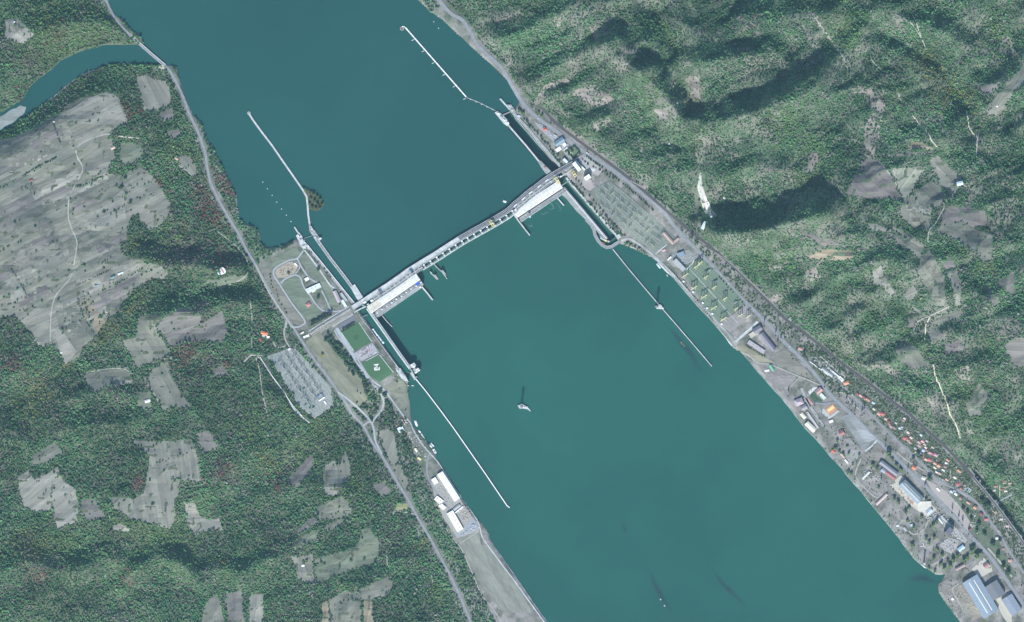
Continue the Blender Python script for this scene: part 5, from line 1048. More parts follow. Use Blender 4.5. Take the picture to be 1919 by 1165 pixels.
BLD('shed', 'long pale shed west of the gravel yard', (1616, 897, 1629, 884), 3.4, 4, 'gable', (0.62, 0.64, 0.60))
BLD('tower_block', 'dark flat roofed tower block in the southern works yard', (1774, 1000, 1783, 990), 10, 30, 'flat', (0.14, 0.15, 0.18), (0.3, 0.3, 0.33), ('plant',))
BLD('shed', 'light blue roofed shed beside the stream trees', (1796, 1031, 1806, 1023), 7.5, 6, 'gable', PBLUE, WHITE)
BLD('shed', 'brown red roofed shed in a pale yard by the highway', (1844, 1062, 1852, 1056), 8, 6, 'gable', (0.33, 0.2, 0.19))
BLD('factory_hall', 'brick L-shaped hall beside the stream mouth', (1791, 1067, 1808, 1058), 5, 7, 'gable', (0.36, 0.28, 0.27))
BLD('factory_hall', 'enormous grey-blue factory hall with two bright roof ridges in the south-east corner', (1817, 1084, 1857, 1150), 32, 16, 'gable', (0.24, 0.30, 0.36), WHITE, ('ridge_light',), rise=5)
BLD('factory_hall', 'dark grey factory hall beside the highway at the south-east corner', (1856, 1093, 1872, 1118), 26, 16, 'gable', (0.17, 0.18, 0.20), WALLC, (), rise=4)
BLD('factory_hall', 'grey blue hall cut by the edge of the view near the highway', (1886, 1118, 1905, 1148), 22, 12, 'gable', (0.24, 0.28, 0.34), WALLC, (), rise=3)
BLD('shed', 'small white shed with dark roof under trees near the river', (1694, 988, 1699, 994), 4, 4, 'gable', (0.35, 0.38, 0.42), WHITE)
BLD('shed', 'bright blue-white shed in trees beside the works road', (1706, 985, 1710, 983), 4, 4, 'flat', PBLUE, WHITE)
BLD('shed', 'white shed in scrub close to the river bank', (1680, 986, 1684, 984), 4, 3, 'flat', WHITE, WHITE)
BLD('shed', 'grey shed row alongside the works yard lane', (1764, 966, 1781, 985), 3, 4, 'gable', GREY)
BLD('shed', 'bluish white shed row parallel to the works lane', (1758, 970, 1766, 980), 2.6, 4, 'gable', (0.66, 0.72, 0.74))
BLD('hut', 'white hut by the stream mouth on the factory bank', (1783, 1121, 1787, 1124), 4, 4, 'flat', WHITE, WHITE)
BLD('villa', 'orange roofed villa alone between highway and village street', (1709, 874, 1716, 878), 6, 6, 'hip', ORANGE, WHITE, ('chimney',))
BLD('villa', 'grey white villa with dark tree beside it below the village street', (1727, 894, 1735, 897), 6, 5, 'hip', (0.6, 0.56, 0.5), WHITE)
BLD('shed', 'long white shed on the gravel strip between highway and village', (1755, 914, 1761, 920), 3.4, 4, 'flat', WHITE, WHITE)
# ---- valley works on the hillside
BLD('valley_works', 'large white roofed works in the narrow wooded valley', (1323, 379, 1329, 394), 10, 7, 'flat', (0.74, 0.72, 0.66), WHITE, ('plant',))
BLD('valley_works', 'narrow white building at the top of the valley works', (1320, 367, 1323, 378), 5.5, 6, 'flat', WHITE, WHITE)
BLD('valley_works', 'cream shed along the western side of the valley works', (1317, 380, 1321, 394), 4, 5, 'gable', (0.6, 0.62, 0.5))
BLD('valley_works', 'pale blue long shed at the foot of the valley works', (1322, 416, 1315, 429), 6, 5, 'gable', (0.66, 0.76, 0.8), WHITE)
BLD('hut', 'small white hut below the white valley works', (1331, 406, 1336, 407), 3.6, 3.5, 'flat', WHITE, WHITE)
BLD('hut', 'white hut on the slope right of the valley works', (1354.5, 371, 1359, 371), 4, 3.5, 'flat', WHITE, WHITE)
BLD('hut', 'tiny white hut alone on the scrub hillside above the highway', (1252, 270, 1258, 273), 2.2, 3, 'flat', WHITE, WHITE)
BLD('barn', 'bright pale blue barn at the east corner of the hill farm', (1788, 346, 1799, 343.5), 7, 6, 'gable', (0.62, 0.78, 0.92), WHITE)
BLD('hut', 'white hut in the strip field at the right edge', (1862, 202, 1865, 201), 3, 3, 'flat', WHITE, WHITE)
BLD('greenhouse_row', 'long pale grey roofless yard building between village street and railway', (1540, 690, 1560, 704), 6, 4, 'gable', (0.40, 0.42, 0.42))
BLD('greenhouse_row', 'white block at the south end of the grey yard building', (1572, 706, 1580, 714), 6, 4, 'flat', (0.7, 0.7, 0.64), WHITE)
BLD('greenhouse_row', 'thin white roofed strip in the yard north of the white block', (1556, 693, 1572, 706), 3, 4, 'flat', (0.62, 0.66, 0.66), WHITE)
BLD('villa', 'orange roofed house at the end of the white yard block', (1581, 719, 1590, 716), 6, 5, 'hip', (0.72, 0.30, 0.19), WHITE)
BLD('house', 'small white and red house between highway and railway above the bare field', (1496, 652, 1503, 654), 5, 4, 'gable', (0.5, 0.28, 0.25), WHITE)
BLD('platform_canopy', 'long pale canopy of the village halt beside the street', (1517, 677, 1552, 703), 1.6, 3.5, 'flat', (0.7, 0.7, 0.64), WHITE)
# ---- the village: every house on its own, told apart by roof and by place along the street
c2 = lambda x, y: (1460 + x / 5.975, 660 + y / 5.975); c4 = lambda x, y: (1680 + x / 5.975, 800 + y / 5.975)
HOUSES = [(*c2(880, 465), 'dark red', 8, 5), (*c2(915, 485), 'pink', 7, 5), (*c2(955, 505), 'dark red', 8, 5), (*c2(995, 530), 'orange', 9, 5), (*c2(1055, 565), 'pale blue', 7, 4), (*c2(1063, 635), 'cream', 6, 4), (*c2(1118, 685), 'salmon', 8, 7), (*c2(1160, 690), 'bright red', 9, 7), (*c2(1195, 745), 'pink', 6, 5), (*c2(1235, 800), 'dull red', 6, 5), (*c2(1255, 830), 'pink', 6, 4), (*c2(1295, 845), 'brown', 7, 5), (*c2(1310, 790), 'grey', 5, 4), (*c2(1350, 850), 'pale blue', 5, 4), (*c2(1395, 760), 'brown', 7, 5), (*c2(1405, 740), 'white', 5, 3),
 (*c4(90, 125), 'bright red', 7, 6), (*c4(130, 60), 'pale pink', 7, 4), (*c4(130, 148), 'orange', 7, 4), (*c4(152, 172), 'pink', 6, 4), (*c4(165, 118), 'pale pink', 6, 4), (*c4(255, 172), 'pink', 8, 5), (*c4(295, 160), 'salmon', 8, 5), (*c4(255, 208), 'pink', 8, 5), (*c4(215, 240), 'grey', 7, 4), (*c4(228, 285), 'pale pink', 7, 4), (*c4(300, 262), 'pale blue', 6, 5), (*c4(328, 228), 'pale pink', 6, 4), (*c4(318, 195), 'tan', 6, 4), (*c4(340, 262), 'brown', 6, 4), (*c4(375, 288), 'pink', 6, 5), (*c4(408, 300), 'crimson', 7, 6), (*c4(440, 312), 'lilac', 9, 6), (*c4(270, 305), 'white', 6, 5), (*c4(292, 325), 'bright red', 6, 6), (*c4(330, 362), 'salmon', 7, 5), (*c4(370, 368), 'bright red', 8, 6), (*c4(432, 406), 'orange', 7, 5), (*c4(473, 432), 'orange', 7, 7), (*c4(430, 455), 'cream', 7, 3), (*c4(575, 370), 'orange', 8, 4), (*c4(555, 402), 'white', 5, 4), (*c4(550, 442), 'brown', 6, 6), (*c4(525, 482), 'white', 7, 3), (*c4(485, 520), 'pink', 7, 4), (*c4(450, 505), 'white', 6, 3), (*c4(565, 588), 'salmon', 7, 4), (*c4(655, 565), 'cream', 7, 4), (*c4(700, 490), 'orange', 10, 5), (*c4(690, 635), 'crimson', 8, 9), (*c4(725, 690), 'dull red', 6, 6), (*c4(770, 650), 'brown', 5, 5), (*c4(615, 722), 'pale blue', 7, 5), (*c4(665, 750), 'white', 7, 5), (*c4(650, 715), 'grey', 6, 4), (*c4(722, 795), 'brown', 7, 6), (*c4(805, 848), 'salmon', 9, 4), (*c4(755, 895), 'dull red', 7, 4), (*c4(880, 900), 'orange', 7, 7), (*c4(948, 972), 'dark red', 7, 6), (*c4(1000, 1032), 'bright red', 7, 5), (*c4(1015, 682), 'tan', 9, 4), (*c4(1110, 660), 'brown', 9, 6), (*c4(1095, 705), 'grey', 6, 5), (*c4(1198, 600), 'dark red', 8, 5), (*c4(1200, 622), 'pink', 7, 3), (*c4(1260, 625), 'salmon', 6, 4), (*c4(1180, 692), 'dark red', 7, 5), (*c4(1215, 665), 'brown', 7, 5), (*c4(1215, 712), 'cream', 6, 4),
 (1817, 990, 'dark red', 6, 6), (1868, 1008, 'white', 6, 5), (1880, 1028, 'dull red', 6, 5), (1892, 1050, 'salmon', 7, 5), (1876, 972, 'grey', 7, 5), (1888, 985, 'tan', 7, 5), (1690, 800, 'grey', 5, 4), (1726, 815, 'pale blue', 5, 4), (1666, 790, 'dark red', 6, 4), (1737, 826, 'grey', 5, 4), (1748, 838, 'tan', 6, 4), (1700, 820, 'dark red', 6, 4)]
RC = {'dark red': (0.30, 0.09, 0.09), 'pink': (0.58, 0.33, 0.31), 'orange': (0.66, 0.28, 0.17), 'pale blue': (0.55, 0.70, 0.82), 'cream': (0.70, 0.66, 0.52), 'salmon': (0.70, 0.36, 0.28), 'bright red': (0.62, 0.14, 0.13), 'dull red': (0.40, 0.18, 0.17), 'brown': (0.33, 0.20, 0.17), 'grey': (0.42, 0.43, 0.45), 'white': (0.80, 0.79, 0.76), 'pale pink': (0.70, 0.52, 0.48), 'tan': (0.52, 0.41, 0.33), 'crimson': (0.50, 0.10, 0.13), 'lilac': (0.48, 0.33, 0.38)}
def street_side(x, y):
    best = min(range(len(VILLAGE_STREET) - 1), key=lambda i: (VILLAGE_STREET[i][0] + VILLAGE_STREET[i + 1][0] - 2 * x) ** 2 + (VILLAGE_STREET[i][1] + VILLAGE_STREET[i + 1][1] - 2 * y) ** 2)
    (ax, ay), (bx, by) = VILLAGE_STREET[best], VILLAGE_STREET[best + 1]
    return (bx - ax) * (y - ay) - (by - ay) * (x - ax), math.hypot((ax + bx) / 2 - x, (ay + by) / 2 - y)
ORD = ['first', 'second', 'third', 'fourth', 'fifth', 'sixth', 'seventh', 'eighth', 'ninth', 'tenth', 'eleventh', 'twelfth', 'thirteenth', 'fourteenth', 'fifteenth', 'sixteenth', 'seventeenth', 'eighteenth', 'nineteenth', 'twentieth']
def ordn(i):
    if i < 20: return ORD[i]
    n = i + 1; return '%d%s' % (n, 'th' if 10 <= n % 100 <= 20 else {1: 'st', 2: 'nd', 3: 'rd'}.get(n % 10, 'th'))
def village():
    rr = random.Random(5); seen = {}
    order = sorted(HOUSES, key=lambda h: h[0] * 0.72 + h[1] * 0.69)
    for x, y, c, l, w in order:
        s, d = street_side(x, y)
        if x > 1840 and y < 935: place = 'above the railway viaduct'
        elif s > 0: place = 'on the river side of the village street'
        elif d < 14: place = 'on the hill side of the village street'
        else: place = 'in back rows below the railway'
        k = (c, place); seen[k] = seen.get(k, 0) + 1
    cnt = {}
    for x, y, c, l, w in order:
        s, d = street_side(x, y)
        if x > 1840 and y < 935: place = 'above the railway viaduct'
        elif s > 0: place = 'on the river side of the village street'
        elif d < 14: place = 'on the hill side of the village street'
        else: place = 'in back rows below the railway'
        k = (c, place); i = cnt.get(k, 0); cnt[k] = i + 1
        lab = ('%s roofed house %s' % (c, place)) if seen[k] == 1 else ('%s %s roofed house from the north, %s' % (ordn(i), c, place))
        a = math.radians((33 if x < 1840 else -8) + rr.uniform(-6, 6)); l2 = l * 0.42; w = w * 0.86
        f = rr.uniform(0.88, 1.1); g_ = sum(RC[c]) / 3; rc = tuple(min(0.8, (q * 0.78 + g_ * 0.22) * f * 0.92) for q in RC[c])
        building('house', lab, 'house', x - l2 * math.cos(a), y - l2 * math.sin(a), x + l2 * math.cos(a), y + l2 * math.sin(a), w, rr.uniform(3.2, 5.5), 'gable' if rr.random() < 0.72 else 'hip', rc, (0.72, 0.69, 0.62), ('chimney',), 'houses of the village by the railway')
village()
# ---------------------------------------------------------------- yards, lawns, courts
SH = sheet
SH('lawn', [(639.5, 622), (672, 603), (682, 617), (697, 640), (664, 658), (652, 641)], 1.4, M['any'], (0.06, 0.135, 0.065), 0, 0, 7)
SH('lawn', [(678, 679), (695, 672), (711, 664), (722, 678), (737, 698), (711, 716), (693, 703)], 1.4, M['any'], (0.06, 0.135, 0.065), 0, 0, 7)
SH('car_park', [(664, 661), (698, 642), (711, 660), (677, 676), (668, 668)], 1.5, M['any'], (0.34, 0.34, 0.36), 0, 0, 6)
SH('pavement', [(628, 616), (634, 613), (662, 658), (668, 676), (694, 706), (688, 710), (660, 668)], 1.3, M['any'], (0.36, 0.40, 0.42), 0, 0, 6)
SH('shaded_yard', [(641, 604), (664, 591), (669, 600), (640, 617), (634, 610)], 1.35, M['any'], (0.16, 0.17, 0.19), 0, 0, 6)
for k, p in enumerate((((652.5, 641), (663.5, 657.5)), ((639.5, 622.5), (652, 640)), ((672.5, 603.5), (697, 639.5)), ((711.5, 664.5), (737.5, 697.5)), ((686, 676), (711, 662.5)))): ribbon('footpath', list(p), 1.3, 1.9 + 0.02 * k, CONP, smooth=0)
SH('grass', MEAD2, 0.9, M['meadow'], (0.205, 0.21, 0.155), math.radians(-45), 1.0, 8, 3, clear=False)
SH('grass', MM((720, 1000), (760, 975), (800, 955), (840, 985), (855, 1080), (866, 1150), (830, 1100), (780, 1050)), 0.9, M['meadow'], (0.19, 0.20, 0.155), 0, 0.6, 8, 4, clear=False)
SH('grass', [(506, 500), (520, 480), (555, 462), (568, 476), (560, 484), (542, 486), (515, 500), (511, 515)], 0.8, M['meadow'], (0.17, 0.20, 0.15), 0, 1.0, 8, 5, clear=False)
SH('grass', crop(480, 420, 5.975, (290, 690), (340, 620), (440, 580), (495, 610), (530, 710), (600, 800), (660, 900), (740, 970), (700, 1040), (580, 1070), (520, 1020), (420, 870)), 0.8, M['meadow'], (0.155, 0.19, 0.14), 0, 0.3, 8, 6, clear=False)
SH('grass', crop(480, 420, 5.975, (500, 420), (560, 330), (700, 500), (850, 720), (940, 920), (870, 960), (760, 720), (640, 600), (560, 500)), 0.75, M['meadow'], (0.165, 0.195, 0.15), 0, 0.3, 8, 7, clear=False)
SH('grass', crop(480, 420, 5.975, (60, 480), (190, 480), (190, 560), (260, 690), (390, 890), (530, 1080), (480, 1130), (400, 1100), (250, 880), (130, 700)), 0.7, M['meadow'], (0.20, 0.20, 0.165), 0, 0.5, 8, 8, clear=False)
SH('storage_yard', crop(480, 420, 5.975, (230, 500), (370, 420), (455, 415), (480, 470), (430, 550), (320, 600), (250, 600), (215, 550)), 1.0, M['any'], (0.34, 0.31, 0.25), 0, 0.4, 6, 9, clear=False)
SH('gravel_yard', SUB_LEFT, 1.0, M['any'], (0.29, 0.315, 0.29), math.radians(-47), 0.3, 8, 10)
SH('gravel_yard', SUB_A, 1.2, M['any'], (0.20, 0.23, 0.195), math.radians(-40), 0.5, 8, 11)
SH('grass', [(1274, 502), (1292, 494), (1308, 484), (1322, 488), (1368, 536), (1396, 566), (1372, 588), (1352, 598), (1346, 606), (1330, 586)], 1.2, M['any'], (0.15, 0.205, 0.15), math.radians(-45), 0.4, 8, 12)
SH('gravel_yard', [(1396, 568), (1411, 590), (1368, 623), (1347, 607), (1353, 599), (1374, 589)], 1.15, M['any'], (0.27, 0.26, 0.25), 0, 0.3, 8, 13)
SH('gravel_yard', [(1248, 486), (1262, 475), (1291, 467), (1308, 482), (1292, 493), (1272, 501), (1262, 500)], 1.1, M['any'], (0.25, 0.26, 0.25), 0, 0.3, 8, 14)
SH('gravel_yard', crop(730, 770, 4.658, (360, 600), (460, 530), (610, 760), (720, 920), (790, 1000), (780, 1050), (590, 1110), (480, 950), (400, 780)), 1.0, M['any'], (0.32, 0.315, 0.29), 0, 0.4, 7, 15)
SH('grass', crop(730, 770, 4.658, (590, 1110), (780, 1050), (800, 1165), (890, 1165), (1000, 1360), (1180, 1640), (1260, 1760), (1000, 1760), (860, 1600), (730, 1400), (620, 1200)), 0.8, M['meadow'], (0.225, 0.235, 0.20), math.radians(-55), 0.5, 9, 16, clear=False)
SH('car_park', crop(730, 770, 4.658, (660, 1000), (720, 930), (780, 1000), (770, 1040), (680, 1060), (600, 1110), (575, 1080)), 1.3, M['any'], (0.30, 0.32, 0.33), 0, 0.2, 6, 17)
# east bank ground
SH('plaza', [(1078, 298), (1094, 289), (1112, 302), (1130, 318), (1120, 330), (1106, 322), (1100, 318)], 1.2, M['any'], (0.36, 0.35, 0.34), 0, 0.4, 6, 18)
SH('plaza', [(1000, 226), (1030, 246), (1060, 267), (1085, 288), (1072, 300), (1060, 290), (1040, 268), (1012, 243)], 1.1, M['any'], (0.30, 0.31, 0.32), 0, 0.6, 6, 19)
SH('garden', [(1064, 283), (1077, 274), (1086, 284), (1073, 296)], 1.3, M['any'], (0.13, 0.17, 0.10), 0, 0.3, 5, 44)
SH('plaza', [(1094, 333), (1108, 337), (1114, 350), (1106, 358), (1090, 348)], 1.1, M['any'], (0.34, 0.31, 0.30), 0, 0.6, 6, 20)
SH('court', crop(1460, 660, 5.975, (515, 640), (600, 575), (650, 640), (565, 705)), 1.5, M['any'], (0.55, 0.26, 0.16), 0, 0, 5)
SH('court', crop(1460, 660, 5.975, (535, 645), (602, 597), (622, 622), (556, 670)), 1.62, M['any'], (0.72, 0.60, 0.25), 0, 0, 4)
SH('court', crop(1460, 660, 5.975, (455, 650), (500, 625), (570, 710), (650, 645), (680, 660), (580, 735), (550, 745)), 1.4, M['any'], (0.42, 0.44, 0.42), 0, 0, 5)
SH('plaza', crop(1460, 660, 5.975, (285, 510), (330, 515), (385, 580), (350, 605)), 1.66, M['any'], (0.46, 0.28, 0.26), 0, 0, 5)
SH('grass', crop(1460, 660, 5.975, (340, 460), (390, 440), (430, 500), (490, 540), (470, 550), (390, 545), (345, 500)), 1.3, M['any'], (0.055, 0.11, 0.06), 0, 0, 6)
SH('paving', crop(1460, 660, 5.975, (325, 440), (370, 395), (420, 385), (450, 410), (400, 420), (355, 460), (345, 480)), 1.5, M['any'], (0.55, 0.58, 0.55), 0, 0, 5)
SH('bare_ground', crop(1460, 660, 5.975, (690, 720), (780, 690), (960, 860), (1080, 960), (960, 1090), (880, 1010), (790, 870)), 1.0, M['meadow'], (0.24, 0.255, 0.25), 0, 0.8, 8, 21)
SH('bare_ground', crop(1460, 660, 5.975, (780, 740), (870, 760), (1090, 970), (990, 1010), (930, 960), (860, 850)), 1.1, M['meadow'], (0.31, 0.325, 0.33), 0, 0.8, 8, 22)
SH('bare_ground', crop(1540, 780, 5.975, (480, 440), (620, 300), (740, 390), (660, 440), (640, 500), (540, 490)), 1.0, M['meadow'], (0.215, 0.205, 0.185), 0, 0.8, 8, 23)
SH('bare_ground', crop(1540, 780, 5.975, (230, 250), (310, 240), (460, 380), (420, 460), (330, 500), (250, 400)), 1.0, M['meadow'], (0.27, 0.265, 0.25), 0, 1.0, 8, 24)
SH('gravel_yard', crop(1680, 800, 5.975, (330, 590), (460, 650), (560, 720), (660, 830), (760, 960), (860, 1120), (800, 1165), (640, 960), (480, 800), (380, 690)), 1.05, M['any'], (0.36, 0.33, 0.30), math.radians(-48), 0.6, 8, 25)
SH('concrete_yard', crop(1540, 780, 5.975, (760, 770), (880, 660), (930, 680), (870, 770), (1060, 960), (1140, 900), (1290, 1040), (1180, 1130), (1010, 1010), (880, 880)), 1.2, M['any'], (0.46, 0.44, 0.38), 0, 0.4, 7, 26)
SH('concrete_yard', crop(1660, 940, 5.548, (560, 440), (650, 370), (760, 400), (740, 470), (680, 540), (600, 500)), 1.1, M['any'], (0.36, 0.35, 0.33), 0, 0.5, 7, 27)
SH('concrete_yard', crop(1660, 940, 5.548, (540, 180), (590, 150), (800, 330), (850, 400), (820, 430), (680, 330)), 1.05, M['any'], (0.34, 0.34, 0.33), 0, 0.5, 7, 28)
SH('concrete_yard', crop(1660, 940, 5.548, (890, 700), (1020, 580), (1100, 680), (1110, 720), (980, 790)), 1.1, M['any'], (0.47, 0.45, 0.39), 0, 0.4, 7, 29)
SH('concrete_yard', crop(1660, 940, 5.548, (1130, 1020), (1190, 990), (1310, 1130), (1310, 1300), (1220, 1200)), 1.1, M['any'], (0.45, 0.43, 0.36), 0, 0.4, 7, 30)
SH('rubble_yard', crop(1660, 940, 5.548, (690, 900), (780, 860), (1000, 1180), (900, 1250), (800, 1100)), 1.0, M['meadow'], (0.27, 0.25, 0.21), 0, 0.5, 7, 31)
SH('rubble_yard', crop(1660, 940, 5.548, (560, 850), (640, 800), (690, 880), (790, 1050), (700, 1120), (560, 980), (535, 900)), 0.9, M['meadow'], (0.25, 0.235, 0.215), 0, 0.8, 7, 32)
SH('bare_ground', crop(1340, 560, 5.975, (690, 600), (800, 570), (1150, 920), (1080, 910), (760, 740), (660, 690)), 1.0, M['meadow'], (0.215, 0.21, 0.18), 0, 0.8, 8, 33)
SH('bare_ground', crop(1340, 560, 5.975, (480, 720), (620, 720), (930, 870), (740, 1050), (640, 950), (530, 820)), 1.0, M['meadow'], (0.24, 0.225, 0.215), 0, 0.8, 8, 34)
SH('bare_ground', crop(1340, 560, 5.975, (210, 540), (300, 500), (480, 610), (690, 720), (480, 710), (380, 650), (290, 590)), 1.0, M['meadow'], (0.27, 0.255, 0.19), 0, 0.6, 8, 35)
SH('garden_ground', [(1590, 728), (1618, 714), (1672, 760), (1730, 806), (1792, 864), (1822, 897), (1850, 935), (1836, 944), (1800, 918), (1752, 888), (1702, 838), (1660, 800)], 0.7, M['meadow'], (0.125, 0.15, 0.105), math.radians(-42), 1.5, 8, 91)
SH('garden_ground', [(1776, 916), (1800, 925), (1824, 942), (1850, 980), (1880, 1030), (1905, 1080), (1890, 1085), (1856, 1036), (1826, 1000), (1800, 965)], 0.7, M['meadow'], (0.115, 0.145, 0.10), math.radians(-42), 1.5, 8, 92)
SH('allotment', crop(1460, 660, 5.975, (800, 400), (900, 360), (1100, 470), (1110, 500), (1060, 520), (980, 470), (850, 430)), 0.9, M['meadow'], (0.155, 0.17, 0.135), math.radians(20), 0.6, 7, 36)
SH('gravel_bank', TL((70, 612), (115, 590), (150, 600), (140, 632), (70, 690), (-60, 760), (-60, 690)), 0.5, M['meadow'], (0.24, 0.27, 0.255), 0, 1.6, 6, 37, level_z=30.4)
SH('lay_by', TL((858, 366), (915, 366), (935, 395), (885, 400)), 1.0, M['any'], (0.52, 0.50, 0.38), 0, 0.2, 5, 38)
SH('gravel_yard', [(1310, 324), (1313, 324), (1315, 345), (1322, 366), (1334, 395), (1344, 404), (1330, 408), (1318, 396), (1312, 372), (1306, 350)], 0.9, M['any'], (0.46, 0.46, 0.42), 0, 0.6, 5, 39)
SH('stone_bank', [(1222, 482), (1232, 488), (1262, 519), (1296, 560), (1329, 596), (1353, 623), (1376, 652), (1371, 653), (1350, 628), (1326, 601), (1293, 564), (1258, 524), (1230, 494), (1219, 486)], 0.3, M['any'], (0.42, 0.43, 0.42), 0, 0, 5)
# ---------------------------------------------------------------- lawn emblems and the painted flag on the hill
def flag():
    z = h1(416, 508); t = thing('hillside_flag', 'big flag laid flat on the wooded hill: blue, white and red bands, white border', 'flag', 416.5, 508, z + 3.0)
    q = lambda *p: crop(390, 490, 29.13, *p)
    base = q((500, 455), (640, 405), (760, 345), (830, 318), (900, 345), (955, 400), (1000, 470), (1015, 540), (1000, 620), (930, 660), (800, 720), (630, 725), (590, 690))
    b = MP(416.5, 508); b.poly(base, -2.0, 0.8); b.build('white_ground', WHT, t)
    b = MP(416.5, 508); b.poly(q((545, 470), (635, 435), (750, 690), (690, 735), (660, 680)), 0.8, 1.0); b.build('blue_band', M['any'], t, (0.05, 0.11, 0.28))
    b = MP(416.5, 508); b.poly(q((735, 385), (800, 355), (945, 600), (870, 635)), 0.8, 1.0); b.build('red_band', M['any'], t, (0.42, 0.12, 0.13))
    b = MP(416.5, 508); b.poly(q((725, 510), (760, 500), (785, 560), (745, 560)), 0.8, 1.02); b.build('emblem', M['any'], t, (0.25, 0.16, 0.14))
flag()
def emblem():
    z = h1(705, 688) + 1.5; t = thing('lawn_emblem', 'white emblem of a bow shape over block figures on the southern lawn', 'emblem', 705.5, 688, z)
    q = lambda *p: crop(650, 600, 9.71, *p)
    for nm, pts in (('bow_piece', ((487, 800), (515, 800), (530, 838), (510, 820))), ('bow_piece', ((555, 795), (585, 790), (555, 835), (540, 838))), ('bow_piece', ((515, 795), (555, 793), (545, 815), (528, 815))), ('bow_piece', ((527, 836), (552, 834), (545, 848), (535, 848))), ('block_figure', ((497, 858), (512, 855), (515, 908), (503, 910))), ('block_figure', ((512, 856), (545, 850), (543, 862), (514, 866))), ('block_figure', ((520, 872), (545, 868), (545, 893), (520, 890))), ('block_figure', ((515, 896), (600, 888), (602, 902), (516, 912))), ('block_figure', ((557, 852), (570, 850), (580, 885), (566, 884))), ('block_figure', ((590, 852), (604, 850), (605, 886), (594, 886)))):
        b = MP(705.5, 688); b.poly(q(*pts), -0.5, 0.5); b.build(nm, WHT, t)
    z = h1(668, 631) + 1.5; t = thing('lawn_emblem', 'dark open ring with a small mark inside on the northern lawn', 'emblem', 668.3, 631.3, z)
    for i in range(20):
        if i in (13, 14): continue
        a = 2 * math.pi * i / 20; b = MP(668.3, 631.3); b.rbox(668.3 + 3.9 * math.cos(a), 631.3 + 3.9 * math.sin(a), 1.3, 0.75, math.degrees(a) + 90, -0.5, 0.9); b.build('ring_hedge', M['any'], t, (0.03, 0.06, 0.035))
    for x, y, L_, d in ((667, 631, 2.6, 60), (668.6, 630.2, 2.4, 60), (668, 631.6, 2.2, -30)): b = MP(668.3, 631.3); b.rbox(x, y, L_, 0.6, d, -0.5, 0.8); b.build('mark_hedge', M['any'], t, (0.05, 0.05, 0.04))
emblem()
t = thing('fountain', 'round white fountain with a dark centre on the plaza by the tall office block', 'fountain', 1111.5, 317.5, h1(1111.5, 317.5) + 1.3)
b = MB(); b.cyl(0, 0, -1, 0.9, 7.2, None, 24); b.build('basin', WHT, t); b = MB(); b.cyl(0, 0, 0.9, 1.0, 5.2, None, 24); b.build('paved_floor', COND, t)
b = MB(); b.cyl(0, 0, 1.0, 1.9, 3.4, None, 20); b.build('inner_rim', WHT, t); b = MB(); b.cyl(0, 0, 1.9, 9, 0.8, 0.4, 10); b.build('column', CONP, t)
# ---------------------------------------------------------------- bridge on the west road over the inlet
t = thing('road_bridge', 'straight pale road bridge across the mouth of the inlet', 'bridge', 277, 95, 0)
br = [(244, 64.5), (260, 80), (285, 102), (310, 123)]
b = MP(277, 95); b.wall(br, 4.6, 32.2, 34.5); b.build('deck', CONP, t); b = MP(277, 95); b.wall(br, 3.4, 34.5, 34.7); b.build('road_surface', ASPH, t)
for d in (-2.3, 2.3): b = MP(277, 95); b.wall(offset(br, d), 0.4, 34, 35.6); b.build('parapet', WHT, t)
for i in range(6): f = (i + 0.5) / 6; b = MP(277, 95); b.rbox(247 + 60 * f, 67 + 54 * f, 1.6, 4, 132, -14, 46.2); b.build('pier', CON, t)
# railway viaduct
t = thing('railway_viaduct', 'tall railway viaduct casting a deep shadow at the right edge', 'bridge', 1865, 945, 0)
vd = [(1822, 893), (1845, 920), (1868, 949), (1895, 985), (1930, 1035)]; zv = max(h1(*vd[0]) + 1.0, 30)
b = MP(1865, 945); b.wall(vd, 4.6, zv - 2.5, zv); b.build('deck', CON, t); b = MP(1865, 945); b.wall(vd, 3.0, zv, zv + 0.4); b.build('track_bed', M['ballast'], t)
for d in (-2.2, 2.2): b = MP(1865, 945); b.wall(offset(vd, d), 0.4, zv, zv + 1.2); b.build('parapet', CONP, t)
for i in range(9): f = (i + 0.5) / 9; b = MP(1865, 945); q = vd[0][0] + 100 * f, vd[0][1] + 130 * f; b.rbox(q[0], q[1], 2.0, 4.2, 52, -4, zv + 1.5); b.build('pier', CON, t)
# ---------------------------------------------------------------- pylons, gantries, poles
def pylon(label, px, py, h, z, arm=13, base=None):
    t = thing('pylon', label, 'pylon', px, py, z); w = h * 0.085
    b = MB()
    for a, c_ in ((-1, -1), (1, -1), (1, 1), (-1, 1)): b.bar((a * w, c_ * w, 0), (a * w * 0.22, c_ * w * 0.22, h), 0.9)
    n = 7
    for i in range(n):
        z0, z1 = h * i / n, h * (i + 1) / n; w0, w1 = w * (1 - 0.78 * i / n), w * (1 - 0.78 * (i + 1) / n)
        for s in (-1, 1):
            b.bar((-w0, s * w0, z0), (w1, s * w1, z1), 0.5); b.bar((w0, s * w0, z0), (-w1, s * w1, z1), 0.5); b.bar((s * w0, -w0, z0), (s * w1, w1, z1), 0.5); b.bar((s * w0, w0, z0), (s * w1, -w1, z1), 0.5)
    b.build('lattice_tower', STL, t)
    for f, l in ((0.72, 1.0), (0.86, 0.8), (0.97, 0.55)):
        b = MB(); b.bar((-arm * l, 0, h * f), (arm * l, 0, h * f), 0.9)
        for s in (-1, 1): b.bar((s * arm * l, 0, h * f), (0, 0, h * f + 3), 0.5)
        b.build('cross_arm', STL, t)
    return t
